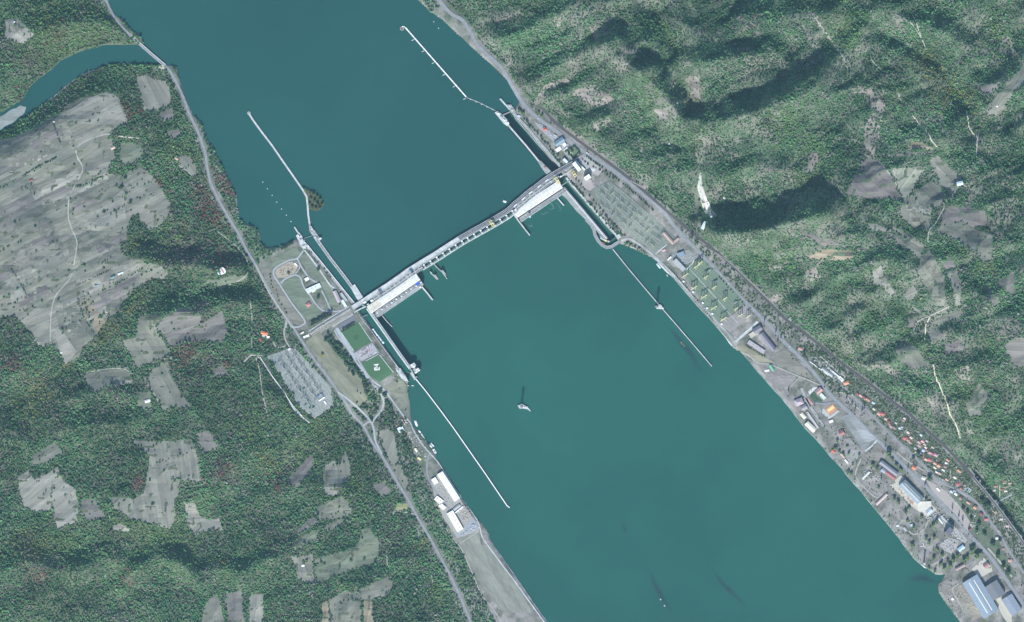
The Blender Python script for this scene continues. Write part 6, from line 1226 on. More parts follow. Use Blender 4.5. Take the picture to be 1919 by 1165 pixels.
def island(label, px, py, pts, z, m=CONP, lip=None):
    t = thing('pylon_island', label, 'island', px, py, 0); b = MP(px, py); b.poly(pts, -14, z); b.build('base', m, t)
    if lip: b = MP(px, py); b.poly(lip, z, z + 1.6); b.build('edge_wall', WHT, t)
    return t
t = island('pale concrete island shaped like a fin, alone in the tail water', 982, 763, crop(960, 730, 23.3, (235, 690), (330, 660), (375, 605), (450, 640), (560, 700), (650, 720), (740, 840), (800, 920), (785, 955), (730, 890), (640, 845), (520, 830), (380, 815), (340, 830)), 5, CONP, crop(960, 730, 23.3, (235, 690), (260, 685), (365, 800), (345, 830)))
for x, y, L_, h in ((977, 760.5, 2.2, 3), (981, 762.5, 2.6, 2.6), (985.5, 763, 2.2, 3.5), (980, 758.5, 1.8, 2.0)): b = MP(982, 763); b.rbox(x, y, L_, 1.5, 25, 5, h); b.build('footing', WHT, t)
pylon('tall lattice pylon on the fin-shaped island in the river', 977.5, 761, 58, 5, 12)
t = island('white concrete platform beside the eastern guide wall', 1235, 574, crop(1200, 550, 7.77, (215, 188), (265, 155), (300, 160), (345, 215), (310, 225), (245, 222)), 6, CONP, crop(1200, 550, 7.77, (215, 188), (235, 185), (260, 215), (245, 222)))
for x, y, L_, h in ((1233, 574, 2.4, 3), (1236, 573, 2.2, 2.4), (1242, 577, 3, 4)): b = MP(1235, 574); b.rbox(x, y, L_, 1.6, 25, 6, h); b.build('footing', WHT, t)
pylon('tall lattice pylon on the platform beside the eastern guide wall', 1231, 574, 56, 6, 12)
pylon('lattice pylon standing in the pale field of the south-west, its shadow lying north', 312, 958, 34, h1(312, 958), 9); pylon('lattice pylon south of the green valley works on the hill foot', 1296, 448, 30, h1(1296, 448), 7)
for i, (x, y) in enumerate([(561, 634), (570, 645), (579, 661), (590, 680), (600, 690), (610, 704)]):
    t = thing('lamp_post', '%s tall lamp post from the dam end beside the western highway' % ordn(i), 'lamp post', x + 2.4, y, h1(x + 2.4, y), 0, 'lamp posts along the western highway')
    b = MB(); b.cyl(0, 0, 0, 20, 0.7, 0.45, 8); b.build('pole', STL, t); b = MB(); b.bar((-4, 0, 19.6), (4, 0, 19.6), 0.8); b.build('lamp_arm', STL, t)
def portal(kind, label, px, py, deg, spn, h, bays, m, arms=(), group=None, bw=1.1):
    t = thing('gantry', label, 'gantry', px, py, h1(px, py) + 0.8, -math.radians(deg), group); L = spn * S; pw = 1.0 if h > 20 else 0.7
    for i in range(bays + 1):
        x = -L / 2 + L * i / bays; b = MB(); b.bar((x - 1.2, 0, 0), (x, 0, h), pw); b.bar((x + 1.2, 0, 0), (x, 0, h), pw); b.build('post', m, t)
    b = MB(); b.bar((-L / 2, -0.6, h), (L / 2, -0.6, h), bw); b.bar((-L / 2, 0.9, h + 0.4), (L / 2, 0.9, h + 0.4), bw * 0.8); b.build('beam', m, t)
    for f, l in arms:
        b = MB(); b.bar((f * L, 0, h), (f * L, l * S, h), bw); b.build('side_beam', m, t); b = MB(); b.bar((f * L, l * S, 0), (f * L, l * S, h), 0.7); b.build('post', m, t)
    return t
for i, (x, y, a) in enumerate([(750, 470, 1), (790, 432, 0), (620, 572, 1), (720, 712, 1), (850, 592, 0), (830, 812, 1), (945, 706, 0), (940, 938, 1), (1065, 832, 0), (1050, 1062, 1), (1190, 945, 0), (1235, 1022, 0), (1325, 1032, 0)]):
    portal('', ['%s tall pale yellow gantry on the highway side of the green substation', '%s tall pale yellow gantry on the river side of the green substation'][a] % ordn([0, 0, 1, 2, 1, 3, 2, 4, 3, 5, 4, 5, 6][i]), 1180 + x / 5.975, 420 + y / 5.975, -32, 13.5 if a else 9.5, 25, 2, M['pale_yellow'], ((-0.32, -4.6), (-0.05, -3.6)) if i % 2 == 0 else ((-0.3, 4.2), (0.1, -4.0)), 'gantries of the green substation', 1.5)
for i, (x, y) in enumerate([(885, 525), (965, 645), (1075, 768), (1185, 880)]): portal('', '%s low pale pink disconnector frame along the highway edge of the green substation' % ordn(i), 1180 + x / 5.975, 420 + y / 5.975, -38, 7, 7, 2, CONP, ((-0.2, 3), (0.2, 3)), 'disconnector frames of the green substation', 1.2)
for i, (x, y) in enumerate([(602, 642), (710, 760), (818, 882), (868, 940), (925, 1002), (1030, 1118)]):
    px, py = 1180 + x / 5.975, 420 + y / 5.975; building('transformer_kiosk', '%s small white kiosk from the north, riverside edge of green substation' % ordn(i), 'kiosk', px - 1.6, py - 1, px + 1.6, py + 1, 3.0, 4, 'flat', WHITE, (0.75, 0.82, 0.8), (), 'kiosks along the green substation')
for r in range(11):
    for k in range(3):
        x = 1128 + r * 14.5 + k * (-9.5) * 0 ; f = (k - 1) * 15.0
        px, py = 1126 + r * 10.6 + f * 0.62, 364 + r * 8.4 - f * 0.72
        if not inside(px, py, SUB_A): continue
        portal('', '%s steel gantry from the north, %s row of the grey substation' % (ordn(r), ('river side', 'middle', 'highway side')[k]), px + (k % 2) * 2.5, py + (r % 2) * 2.0, 40 if (r + k) % 3 else -48, 8.5, 15, 3, CONP if (r * 3 + k) % 5 else M['pale_yellow'], (), 'gantries of the grey substation', 0.45)
for r in range(12):
    for k in range(3):
        u, v = (r + 0.6) / 12.5, (k - 1) * 15.5
        px, py = 533 + 66 * u * 0.95 + v * 0.72, 664 + 90 * u - v * 0.62
        if not inside(px, py, SUB_LEFT): continue
        portal('', '%s gantry from the north, %s row of the western substation' % (ordn(r), ('west', 'middle', 'highway side')[k]), px + (k % 2) * 2.0, py + (r % 2) * 2.0, 48 if (r + k) % 3 else -41, 9, 15, 3, CONP, (), 'gantries of the western substation', 0.5)
def equipment(name, poly, step, ang, seed, hh):
    b = MB(); rr = random.Random(seed); xs = [p[0] for p in poly]; ys = [p[1] for p in poly]; c_, s_ = math.cos(math.radians(ang)), math.sin(math.radians(ang)); cx, cy = sum(xs) / len(xs), sum(ys) / len(ys)
    for i in range(-40, 41):
        for j in range(-40, 41):
            u, v = i * step, j * step * 1.7; x, y = cx + u * c_ - v * s_, cy + u * s_ + v * c_
            if not inside(x, y, poly) or rr.random() < 0.25: continue
            z = h1(x, y) + 0.5; h = rr.uniform(*hh); b.box(X(x), Y(y), z, 0.9, 0.9, h); b.box(X(x), Y(y), z + h, 2.2, 0.7, 0.8, -math.radians(ang))
    struct(b.build(name, STL), 'stuff')
equipment('switchgear', SUB_LEFT, 3.4, 47, 1, (3, 8)); equipment('switchgear', SUB_A, 3.0, 40, 2, (3, 8)); equipment('switchgear', [(1262, 500), (1290, 494), (1320, 500), (1400, 590), (1366, 620)], 3.6, 45, 3, (3, 9))
# walls round the western substation
t = thing('boundary_wall', 'pale boundary wall along the south-west edge of the western substation', 'wall', 530, 710, h1(530, 710)); z0 = h1(530, 710)
ln = crop(460, 600, 5.975, (170, 410), (260, 560), (370, 710), (460, 840), (540, 960), (640, 1070))
for i in range(len(ln) - 1): a, c_ = ln[i], ln[i + 1]; b = MP(530, 710); zz = h1(*a) - z0; b.wall([a, c_], 0.8, zz - 3, zz + 2.4); b.build('wall_panel', WHT, t)
t = thing('boundary_wall', 'white garden wall along the railway side of the village yard', 'wall', 1560, 690, h1(1560, 690)); z0 = h1(1560, 690)
ln = crop(1460, 660, 5.975, (440, 25), (560, 130), (680, 225), (740, 270), (700, 320))
for i in range(len(ln) - 1): a, c_ = ln[i], ln[i + 1]; b = MP(1560, 690); zz = h1(*a) - z0; b.wall([a, c_], 0.7, zz - 3, zz + 2.2); b.build('wall_panel', WHT, t)
# tower in the southern works
t = thing('water_tower', 'slender dark tower with a pale head in the southern riverside park', 'tower', 1731, 1056, h1(1731, 1056))
b = MB(); b.box(0, 0, -1, 5.5, 7, 42); b.build('shaft', M['any'], t, (0.28, 0.28, 0.30)); b = MB(); b.box(0, 0, 41, 8, 10, 5); b.build('head', CONP, t)
t = thing('monument', 'white three-armed monument north of the slender tower', 'monument', 1730.5, 1023, h1(1730.5, 1023))
for a in (100, 185, 315): b = MB(); b.bar((0, 0, 1), (13 * math.cos(math.radians(a)), 13 * math.sin(math.radians(a)), 1), 1.8); b.build('arm', WHT, t)
# ---------------------------------------------------------------- vessels and buoys
def hullpts(L, W, bow=0.25): return [(-L / 2, -W / 2), (L / 2 - L * bow, -W / 2), (L / 2 - L * bow * 0.4, -W * 0.32), (L / 2, 0), (L / 2 - L * bow * 0.4, W * 0.32), (L / 2 - L * bow, W / 2), (-L / 2, W / 2)]
def boat(name, label, px, py, deg, L, W, z, hc, cabins, group=None):
    t = thing(name, label, 'boat', px, py, z, -math.radians(deg), group); h = 1.2 + L * 0.015
    b = MB(); b.prism(hullpts(L, W), -0.8, h); b.build('hull', M['any'], t, hc); b = MB(); b.prism(hullpts(L * 0.94, W * 0.86), h, h + 0.12); b.build('deck', M['any'], t, (0.55, 0.56, 0.55))
    for (f, l, w, hh, c_) in cabins: b = MB(); b.box(f * L, 0, h + 0.12, l * L, w * W, hh); b.box(f * L, 0, h + 0.12 + hh, l * L * 0.7, w * W * 0.7, 0.5); b.build('cabin', M['any'], t, c_)
    return t
W8 = (0.85, 0.86, 0.86)
boat('barge', 'long white river barge inside the lower chamber of the western lock', 707.5, 628.5, 52.5, 66, 9.5, 23, (0.35, 0.42, 0.48), ((-0.2, 0.5, 0.6, 2.2, (0.75, 0.80, 0.88)), (0.22, 0.28, 0.6, 2.0, (0.70, 0.76, 0.84)), (-0.46, 0.06, 0.8, 3.5, W8)))
t = boat('tug', 'round pale cyan tug at the southern end of the barge in the lock', 717.5, 641.5, 52, 13, 11, 23, (0.6, 0.75, 0.8), ((0.0, 0.6, 0.7, 3, (0.62, 0.82, 0.88)),))
boat('boat', 'small white boat below the lower gate of the western lock', 773.5, 722.5, 10, 10, 3, 0, W8, ((-0.1, 0.4, 0.7, 1.6, W8),))
boat('boat', 'white double-decked boat moored at the northern end of the west quay', 780, 793.5, 70, 26, 9, 0, W8, ((-0.1, 0.5, 0.75, 3, W8), (0.25, 0.2, 0.5, 2, (0.6, 0.7, 0.75))))
boat('boat', 'white boat moored at the bow of the green barge', 786.5, 808.5, 50, 14, 6, 0, W8, ((0, 0.5, 0.7, 2.6, W8),))
boat('barge', 'narrow pale green barge moored along the west quay', 793.5, 818.5, 54, 30, 6, 0, (0.35, 0.55, 0.48), ((0.05, 0.7, 0.5, 1.2, (0.42, 0.66, 0.56)),))
boat('boat', 'inner white boat of the southern pair on the west quay', 806.5, 835.5, 48, 20, 7, 0, W8, ((-0.05, 0.5, 0.7, 3, W8),))
boat('boat', 'outer white boat of the southern pair on the west quay', 810.5, 833.5, 48, 18, 6, 0, W8, ((0, 0.4, 0.7, 2.6, (0.8, 0.75, 0.75)),))
boat('boat', 'white boat with a dark hatch moored last on the west quay', 814.5, 845.5, 62, 22, 9, 0, W8, ((0.0, 0.24, 0.5, 2.4, (0.2, 0.18, 0.2)), (-0.3, 0.25, 0.7, 3, W8)))
boat('boat', 'cyan white landing stage boat at the eastern bank', 1234.5, 498.5, 52, 24, 7, 0, (0.62, 0.85, 0.85), ((-0.1, 0.3, 0.6, 2.6, (0.70, 0.9, 0.9)), (0.28, 0.18, 0.6, 2, W8)))
boat('boat', 'small white and red boat tied to the eastern bank', 1250.5, 516, 60, 9, 4, 0, W8, ((0, 0.4, 0.7, 2, (0.6, 0.35, 0.33)),))
boat('pontoon_raft', 'white square raft moored upstream of the dam', 946, 377.5, 22, 14, 9, 30, W8, ((0, 0.5, 0.6, 4, W8),))
boat('work_boat', 'pale blue work boat below the eastern power station', 993.5, 406, -30, 8, 6, 0, (0.5, 0.72, 0.82), ((0, 0.5, 0.7, 2, (0.55, 0.78, 0.88)),))
def buoy(label, px, py, z, r=1.9, group='white buoys in a line'):
    t = thing('buoy', label, 'buoy', px, py, z, 0, group); b = MB(); b.cyl(0, 0, -0.6, 1.2, r, r * 0.9, 12); b.build('float', WHT, t); b = MB(); b.cyl(0, 0, 1.2, 3.4, r * 0.45, r * 0.15, 8); b.build('topmark', WHT, t)
for i, (x, y) in enumerate([(493, 341), (501.5, 353.5), (510.5, 366), (519, 378.5), (528, 391.5), (537, 403), (545.5, 415)]): buoy('%s white buoy from the north in the slanting line west of the breakwater' % ordn(i), x, y, 30)
for i, (x, y) in enumerate([(813, 41), (822, 53)]): buoy('%s white buoy near the rocky bank at the top' % ('upper', 'lower')[i], x, y, 30, 1.9, 'white buoys near the rocky bank')
for i, (x, y) in enumerate([(1238, 1123), (1245.5, 1135)]): boat('motor_boat', '%s small white motor boat near the bottom edge of the river' % ('upper', 'lower')[i], x, y, 58, 7, 3, 0, W8, ((-0.1, 0.4, 0.6, 1.2, W8),), 'motor boats at the bottom edge')
# submerged shoals and weed beds in the tail water
def shoal(line, w, seed):
    ln = resample(line, 3.0); V, F = [], []; r = random.Random(seed); n = len(ln)
    for i, (x, y) in enumerate(ln):
        ax, ay = ln[max(0, i - 1)]; bx, by = ln[min(n - 1, i + 1)]; L = math.hypot(bx - ax, by - ay); f = math.sin(math.pi * (i + 0.3) / (n + 0.6)) ** 0.7
        for k in (-1, -0.5, 0, 0.5, 1): d = k * w * 0.5 * f * r.uniform(0.8, 1.2); V.append((X(x - (by - ay) / L * d), Y(y + (bx - ax) / L * d), 0.05))
        if i: a = 5 * i; F += [(a - 5 + k, a - 4 + k, a + 1 + k, a + k) for k in range(4)]
    o = link_mesh('weed_bed', V, F, mat_shoal); at = o.data.color_attributes.new('tint', 'FLOAT_COLOR', 'POINT'); at.data.foreach_set('color', [c for i in range(n) for k in (0, 0.5, 1, 0.5, 0) for c in (k * math.sin(math.pi * (i + 0.3) / (n + 0.6)),) * 3 + (1.0,)]); struct(o, 'stuff')
def shoal_mat():
    m = bpy.data.materials.new('weed'); m.use_nodes = True; nt = m.node_tree; b = nt.nodes['Principled BSDF']; b.inputs['Base Color'].default_value = (0.02, 0.055, 0.075, 1); b.inputs['Roughness'].default_value = 0.5
    a = nt.nodes.new('ShaderNodeAttribute'); a.attribute_name = 'tint'; n = nt.nodes.new('ShaderNodeTexNoise'); n.inputs['Scale'].default_value = 0.03; tc = nt.nodes.new('ShaderNodeTexCoord'); nt.links.new(tc.outputs['Object'], n.inputs['Vector'])
    mu = nt.nodes.new('ShaderNodeMath'); mu.operation = 'MULTIPLY'; nt.links.new(a.outputs['Fac'], mu.inputs[0]); nt.links.new(n.outputs['Fac'], mu.inputs[1]); nt.links.new(mu.outputs[0], b.inputs['Alpha']); return m
mat_shoal = shoal_mat()
shoal([(1242, 606), (1262, 622), (1280, 645), (1296, 664), (1306, 685), (1325, 702)], 15, 1); shoal([(1215, 1066), (1226, 1092), (1240, 1118), (1262, 1150)], 15, 2); shoal([(1335, 1062), (1350, 1090), (1372, 1110), (1400, 1138)], 13, 3); shoal([(1164, 976), (1176, 1002)], 8, 4); shoal([(1700, 1085), (1730, 1082), (1755, 1092)], 20, 5)
t = thing('islet', 'tiny yellow-green overgrown islet on the dark shoal in the river', 'islet', 1280, 645, 0)
for x, y, r in ((1277, 642, 2.0), (1279.5, 645, 1.5), (1282.5, 648, 1.4)): b = MP(1280, 645); b.disc(x, y, r, -2, 0.8, 9); b.build('mud_bank', M['any'], t, (0.16, 0.17, 0.07))
# ---------------------------------------------------------------- vehicles
def car_mesh():
    b = MB(); b.box(0, 0, 0.35, 4.5, 1.9, 0.75); v0 = len(b.v); b.prism([(-1.9, -0.8), (0.9, -0.8), (0.9, 0.8), (-1.9, 0.8)], 1.1, 1.55)
    for i in range(v0 + 4, v0 + 8): x, y, z = b.v[i]; b.v[i] = (x * 0.75, y * 0.85, z)
    return b
def place_car(label, px, py, deg, col, group, big=1.0):
    t = thing('car' if big < 1.5 else 'bus', label, 'car' if big < 1.5 else 'bus', px, py, h1(px, py) + 1.5, -math.radians(deg), group)
    if big < 1.5:
        o = bpy.data.objects.new('body', CARM[0]); C.objects.link(o); o.parent = t; o.color = (*col, 1); o = bpy.data.objects.new('wheels', CARM[1]); C.objects.link(o); o.parent = t; o.name = 'running_gear'
    else:
        b = MB(); b.box(0, 0, 0.4, 12, 2.9, 2.8); b.build('body', M['any'], t, col); b = MB(); b.box(0, 0, 3.2, 8, 1.8, 0.3); b.build('roof_pod', CONP, t); b = MB(); [b.box(x, 0, 0, 1.1, 3.0, 0.9) for x in (-4, 4)]; b.build('axles', M['rubber'], t)
CARM = []
_b = car_mesh(); _o = _b.build('body', M['any']); CARM.append(_o.data); bpy.data.objects.remove(_o)
_b = MB(); [_b.box(x, 0, 0, 0.75, 2.0, 0.7) for x in (-1.4, 1.4)]; _o = _b.build('running_gear', M['rubber']); CARM.append(_o.data); bpy.data.objects.remove(_o)
CC = [('white', (0.8, 0.8, 0.8)), ('silver', (0.5, 0.52, 0.54)), ('black', (0.03, 0.03, 0.035)), ('dark blue', (0.05, 0.07, 0.16)), ('red', (0.5, 0.06, 0.05)), ('dark grey', (0.12, 0.12, 0.13))]
def car_row(x0, y0, x1, y1, n, deg, where, seed, skip=0.15):
    rr = random.Random(seed); seq = [rr.choice(CC) for i in range(n)]; tot = {}
    cnt = {}
    for i in range(n):
        if rr.random() < skip: continue
        f = i / max(1, n - 1); c_ = seq[i]; k = cnt.get(c_[0], 0); cnt[c_[0]] = k + 1
        place_car('%s %s car from the west, %s' % (ordn(k), c_[0], where), x0 + (x1 - x0) * f, y0 + (y1 - y0) * f, deg + rr.uniform(-3, 3), c_[1], 'cars ' + where)
car_row(670, 661, 696, 646, 16, 62, 'row along the northern lawn', 1); car_row(674, 665.5, 695, 653.5, 13, 62, 'upper middle row of the car park', 2); car_row(675.5, 668, 696, 656, 13, 62, 'lower middle row of the car park', 3); car_row(690, 668, 707, 658.5, 11, 62, 'row along the southern lawn', 4)
car_row(703, 643, 711, 654, 6, 0, 'beside the lock wall', 5, 0.1); car_row(736, 709, 748, 701, 6, 60, 'by the lower lock gate', 6, 0.2); car_row(804, 905, 807, 914, 4, 20, 'beside the small white quay shed', 7, 0); car_row(882, 984, 896, 976, 6, 40, 'in the yard south of the white workshop', 8, 0.1); car_row(866, 1001, 880, 994, 6, 40, 'in the second row south of the white workshop', 9, 0.1)
car_row(1090, 296, 1100, 307, 7, 30, 'on the plaza by the tall office block', 10, 0.2); car_row(745, 790, 762, 815, 6, 40, 'beside the boathouse', 11, 0.2)
for lab, x, y, d, c_ in (('white car on the western highway near the substation', 597, 683, 52, W8), ('dark car on the western highway beside the lock site', 509, 550, 60, CC[2][1]), ('white car on the eastern highway beside the green substation', 1365, 531, 45, W8), ('dark car on the eastern highway beside the green substation', 1340, 503, 45, CC[2][1]), ('white car on the eastern highway north of the dam', 1008, 222, 35, W8), ('blue car on the crest road of the dam', 706, 547.5, -33, CC[3][1]), ('white car on the crest road of the dam', 830, 467, -33, W8), ('white car on the eastern highway beside the dark school', 1480, 649, 47, W8), ('red car on the eastern highway by the factory', 1822, 1006, 48, CC[4][1])): place_car(lab, x, y, d, c_, 'cars on the roads')
place_car('long white bus on the eastern highway above the plaza', 1101, 287, 34, W8, 'buses', 2); place_car('white bus parked beside the blue-grey workshop', 1041, 254, 32, W8, 'buses', 2)
for i, (x, y, c_) in enumerate(((754, 787, (0.45, 0.1, 0.09)), (757, 792, (0.4, 0.12, 0.1)))): place_car('%s red lorry parked on the bare patch by the boathouse' % ('northern', 'southern')[i], x, y, 50, c_, 'lorries by the boathouse', 2)
# clutter in yards: crates, pallets, scrap
def clutter(name, poly, n, seed, cols):
    b = MB(); rr = random.Random(seed); xs = [p[0] for p in poly]; ys = [p[1] for p in poly]; k = 0
    while k < n:
        x, y = rr.uniform(min(xs), max(xs)), rr.uniform(min(ys), max(ys))
        if not inside(x, y, poly): continue
        b.box(X(x), Y(y), h1(x, y) + 0.4, rr.uniform(1.5, 6), rr.uniform(1.2, 3), rr.uniform(1.6, 3.6), rr.uniform(0, 3)); k += 1
    struct(b.build(name, M['any'], None, cols), 'stuff')
clutter('stacked_crates', crop(480, 420, 5.975, (240, 510), (380, 430), (450, 430), (420, 540), (300, 590)), 30, 1, (0.36, 0.22, 0.13)); clutter('scrap_heap', crop(1660, 940, 5.548, (700, 910), (780, 880), (960, 1140), (880, 1160)), 60, 2, (0.42, 0.40, 0.35)); clutter('stored_material', crop(1660, 940, 5.548, (570, 180), (800, 340), (840, 410), (700, 380), (600, 260)), 70, 3, (0.55, 0.56, 0.54))
clutter('stored_material', crop(1540, 780, 5.975, (830, 790), (880, 800), (1040, 960), (1010, 990)), 40, 4, (0.45, 0.30, 0.22)); clutter('stored_material', crop(730, 770, 4.658, (600, 880), (680, 820), (720, 920), (640, 980)), 40, 5, (0.5, 0.42, 0.34)); clutter('stored_material', crop(1680, 800, 5.975, (760, 660), (840, 700), (820, 740), (760, 710)), 40, 6, (0.5, 0.56, 0.6)); clutter('stacked_timber', crop(1680, 800, 5.975, (1070, 930), (1140, 930), (1220, 1060), (1150, 1050)), 50, 7, (0.52, 0.46, 0.34))
clutter('stored_material', crop(730, 770, 4.658, (650, 1050), (760, 960), (780, 1020), (600, 1110)), 45, 8, (0.5, 0.55, 0.6)); clutter('stored_material', MM((250, 700), (330, 660), (420, 610), (440, 640), (300, 720)), 40, 9, (0.55, 0.5, 0.42)); clutter('shed_debris', crop(1460, 660, 5.975, (350, 60), (420, 40), (560, 170), (660, 270), (560, 230)), 60, 10, (0.52, 0.54, 0.54))

# faint foam rings where the eastern turbines discharge
def foam(line, w):
    ln = resample(line, 1.5); V, F, cc = [], [], []
    for i, (x, y) in enumerate(ln):
        ax, ay = ln[max(0, i - 1)]; bx, by = ln[min(len(ln) - 1, i + 1)]; L = math.hypot(bx - ax, by - ay)
        for k in (-1, 0, 1): V.append((X(x - (by - ay) / L * k * w), Y(y + (bx - ax) / L * k * w), 0.06)); cc += [(k == 0) * 0.55 * math.sin(math.pi * (i + 0.2) / len(ln))] * 3 + [1.0]
        if i: a = 3 * i; F += [(a - 3 + k, a - 2 + k, a + 1 + k, a + k) for k in range(2)]
    o = link_mesh('foam', V, F, mat_foam); at = o.data.color_attributes.new('tint', 'FLOAT_COLOR', 'POINT'); at.data.foreach_set('color', cc); struct(o, 'stuff')
mat_foam = mat_shoal.copy(); mat_foam.name = 'foam'; mat_foam.node_tree.nodes['Principled BSDF'].inputs['Base Color'].default_value = (0.4, 0.55, 0.5, 1)
foam([(1022, 378), (1030, 380), (1036, 384), (1038, 390), (1032, 392), (1024, 388)], 1.2); foam([(1012, 398), (1018, 402), (1024, 398), (1030, 398)], 1.5); foam([(989, 420), (993, 424), (998, 421), (995, 426)], 1.2); foam([(732, 602), (734, 606), (737, 603)], 1.0); foam([(1040, 376), (1052, 392), (1046, 396)], 0.8)
vill = [(1590, 735), (1625, 720), (1690, 780), (1780, 860), (1850, 935), (1800, 925), (1740, 880), (1690, 830), (1640, 780)]
for k_, (n_, c_) in enumerate(((110, (0.50, 0.54, 0.56)), (100, (0.40, 0.29, 0.26)), (90, (0.33, 0.34, 0.36)), (40, (0.62, 0.64, 0.62)))): clutter('garden_sheds', vill if k_ < 3 else [(1780, 925), (1820, 945), (1850, 1000), (1830, 1000), (1795, 960)], n_, 40 + k_, c_)

clutter('stored_material', crop(1540, 780, 5.975, (430, 640), (560, 560), (680, 640), (640, 760), (560, 720), (470, 720)), 50, 60, (0.5, 0.52, 0.5)); clutter('stored_material', crop(1660, 940, 5.548, (560, 420), (660, 370), (760, 410), (700, 520), (600, 500)), 60, 61, (0.42, 0.43, 0.45)); clutter('scrap_heap', crop(1660, 940, 5.548, (550, 850), (660, 800), (700, 900), (780, 1060), (700, 1100), (570, 960)), 50, 62, (0.40, 0.36, 0.32))
clutter('stored_material', crop(1540, 780, 5.975, (1040, 1060), (1160, 1120), (1330, 1060), (1420, 1160), (1200, 1165)), 60, 63, (0.5, 0.52, 0.53)); clutter('stored_material', [(1412, 618), (1422, 612), (1450, 640), (1460, 655), (1448, 655)], 25, 64, (0.4, 0.4, 0.4)); clutter('stored_material', [(1004, 226), (1030, 244), (1060, 268), (1080, 288), (1066, 292), (1040, 270)], 50, 65, (0.55, 0.6, 0.62)); clutter('stored_material', [(1250, 486), (1262, 478), (1300, 472), (1308, 482), (1280, 500)], 50, 66, (0.45, 0.52, 0.56))
clutter('rubble', crop(1340, 560, 5.975, (500, 730), (620, 730), (900, 870), (740, 1030), (620, 920)), 50, 67, (0.42, 0.41, 0.38)); clutter('rubble', crop(1460, 660, 5.975, (560, 830), (700, 790), (800, 960), (880, 1060), (760, 1080), (600, 900)), 60, 68, (0.38, 0.37, 0.35)); clutter('quay_clutter', [(757, 780), (766, 786), (800, 842), (806, 862), (796, 866), (760, 820)], 60, 69, (0.6, 0.58, 0.54)); clutter('quay_clutter', crop(730, 770, 4.658, (400, 620), (480, 600), (560, 780), (560, 860), (470, 800)), 40, 70, (0.45, 0.45, 0.42))
# ---------------------------------------------------------------- trees that stand out one by one
CROWNS = [lumpy(300 + k, 9 + k % 4, 1, 0.85, (1.0, 1.0, 1.1, 1.7, 2.6, 1.0)[k], (0.40, 0.36, 0.42, 0.34, 0.30, 0.44)[k]) for k in range(6)]
for m_ in CROWNS: m_.materials.append(M['foliage_single'])
_b = MB(); _b.cyl(0, 0, -0.5, 1.0, 0.09, 0.05, 7); _b.bar((0, 0, 0.5), (0.3, 0.1, 0.95), 0.05); _b.bar((0, 0, 0.6), (-0.25, 0.15, 1.0), 0.045); _o = _b.build('trunk', M['bark']); TRUNK = _o.data; bpy.data.objects.remove(_o)
trr = random.Random(99)
SPECS = []                                 # (base radius, members, label maker, kind, colour, group)
def tree_obj(label, px, py, r, kind, col, group):
    t = thing('tree' if kind != 4 else 'poplar_tree', label, 'tree', px, py, max(h1(px, py), 30.7 if 560 < px < 612 and 345 < py < 400 else -99) - 0.2, trr.uniform(0, 6.28), group)
    k = 4 if kind == 4 else (3 if kind == 3 else trr.choice((0, 1, 2, 5))); s = r * S
    a = bpy.data.objects.new('trunk', TRUNK); C.objects.link(a); a.parent = t; a.scale = (s, s, s * (1.5 if k == 4 else 0.8))
    o = bpy.data.objects.new('crown', CROWNS[k]); C.objects.link(o); o.parent = t; o.scale = (s * (0.8 if k == 4 else 1.08),) * 2 + (s * (1.7 if k == 4 else 1.15),); o.location = (0, 0, s * 0.25)
    f = trr.uniform(0.75, 1.3); o.color = (col[0] * f, col[1] * f, col[2] * f, 1)
GREENISH = (0.055, 0.105, 0.05)
def tree(label, px, py, r, kind=0, col=None, group=None): SPECS.append((99 if kind == 4 or r > 3.3 else r, [(px, py, r)], lambda i: label, kind, col or GREENISH, group))
def row(line, step, r, what, where, group, kind=0, col=None, jit=0.5, skip=0.0):
    m = [(x + trr.uniform(-jit, jit), y + trr.uniform(-jit, jit), r * trr.uniform(0.85, 1.2)) for x, y in resample(line, step) if trr.random() >= skip]
    SPECS.append((r, m, lambda i: '%s %s from the north, %s' % (ordn(i), what, where), kind, col or GREENISH, group))
def group_of(pts, r, what, where, group, kind=0, col=None):
    m = [(p[0], p[1], (p[2] if len(p) > 2 else r) * trr.uniform(0.9, 1.15)) for p in sorted(pts)]
    SPECS.append((r, m, lambda i: ('%s %s from the west, %s' % (ordn(i), what, where)) if len(m) > 1 else '%s %s' % (what, where), kind, col or GREENISH, group))
def plant(limit=296):
    n = 0; rest = []
    for r, m, lab, kind, col, grp in sorted(SPECS, key=lambda q: -q[0]):
        if n + len(m) <= limit:
            for i, (x, y, rr_) in enumerate(m): tree_obj(lab(i), x, y, rr_, kind, col, grp)
            n += len(m)
        else: rest += [(x, y, rr_, col) for x, y, rr_ in m]
    q = np.array([(x, y, r) for x, y, r, c in rest]); c = np.array([c for x, y, r, c in rest])
    woodland('hedge_bushes', q[:, 0], q[:, 1], q[:, 2] * S * 1.08, c * rng.uniform(0.75, 1.3, (len(q), 1)), rng.integers(0, 4, len(q)))
    print('single trees', n, 'bushes', len(rest))
DG, LG, YG = (0.045, 0.085, 0.05), (0.09, 0.15, 0.06), (0.24, 0.24, 0.05)
row([(1063, 282), (1077, 273), (1087, 284), (1074, 297), (1064, 284)], 3.4, 2.0, 'hedge tree', 'round the garden square at the dam head', 'hedge of the garden square', 0, (0.035, 0.075, 0.04), 0.4)
tree('round yellow tree alone in the dry meadow beside the western highway', 605, 665.5, 3.4, 0, (0.34, 0.30, 0.04))
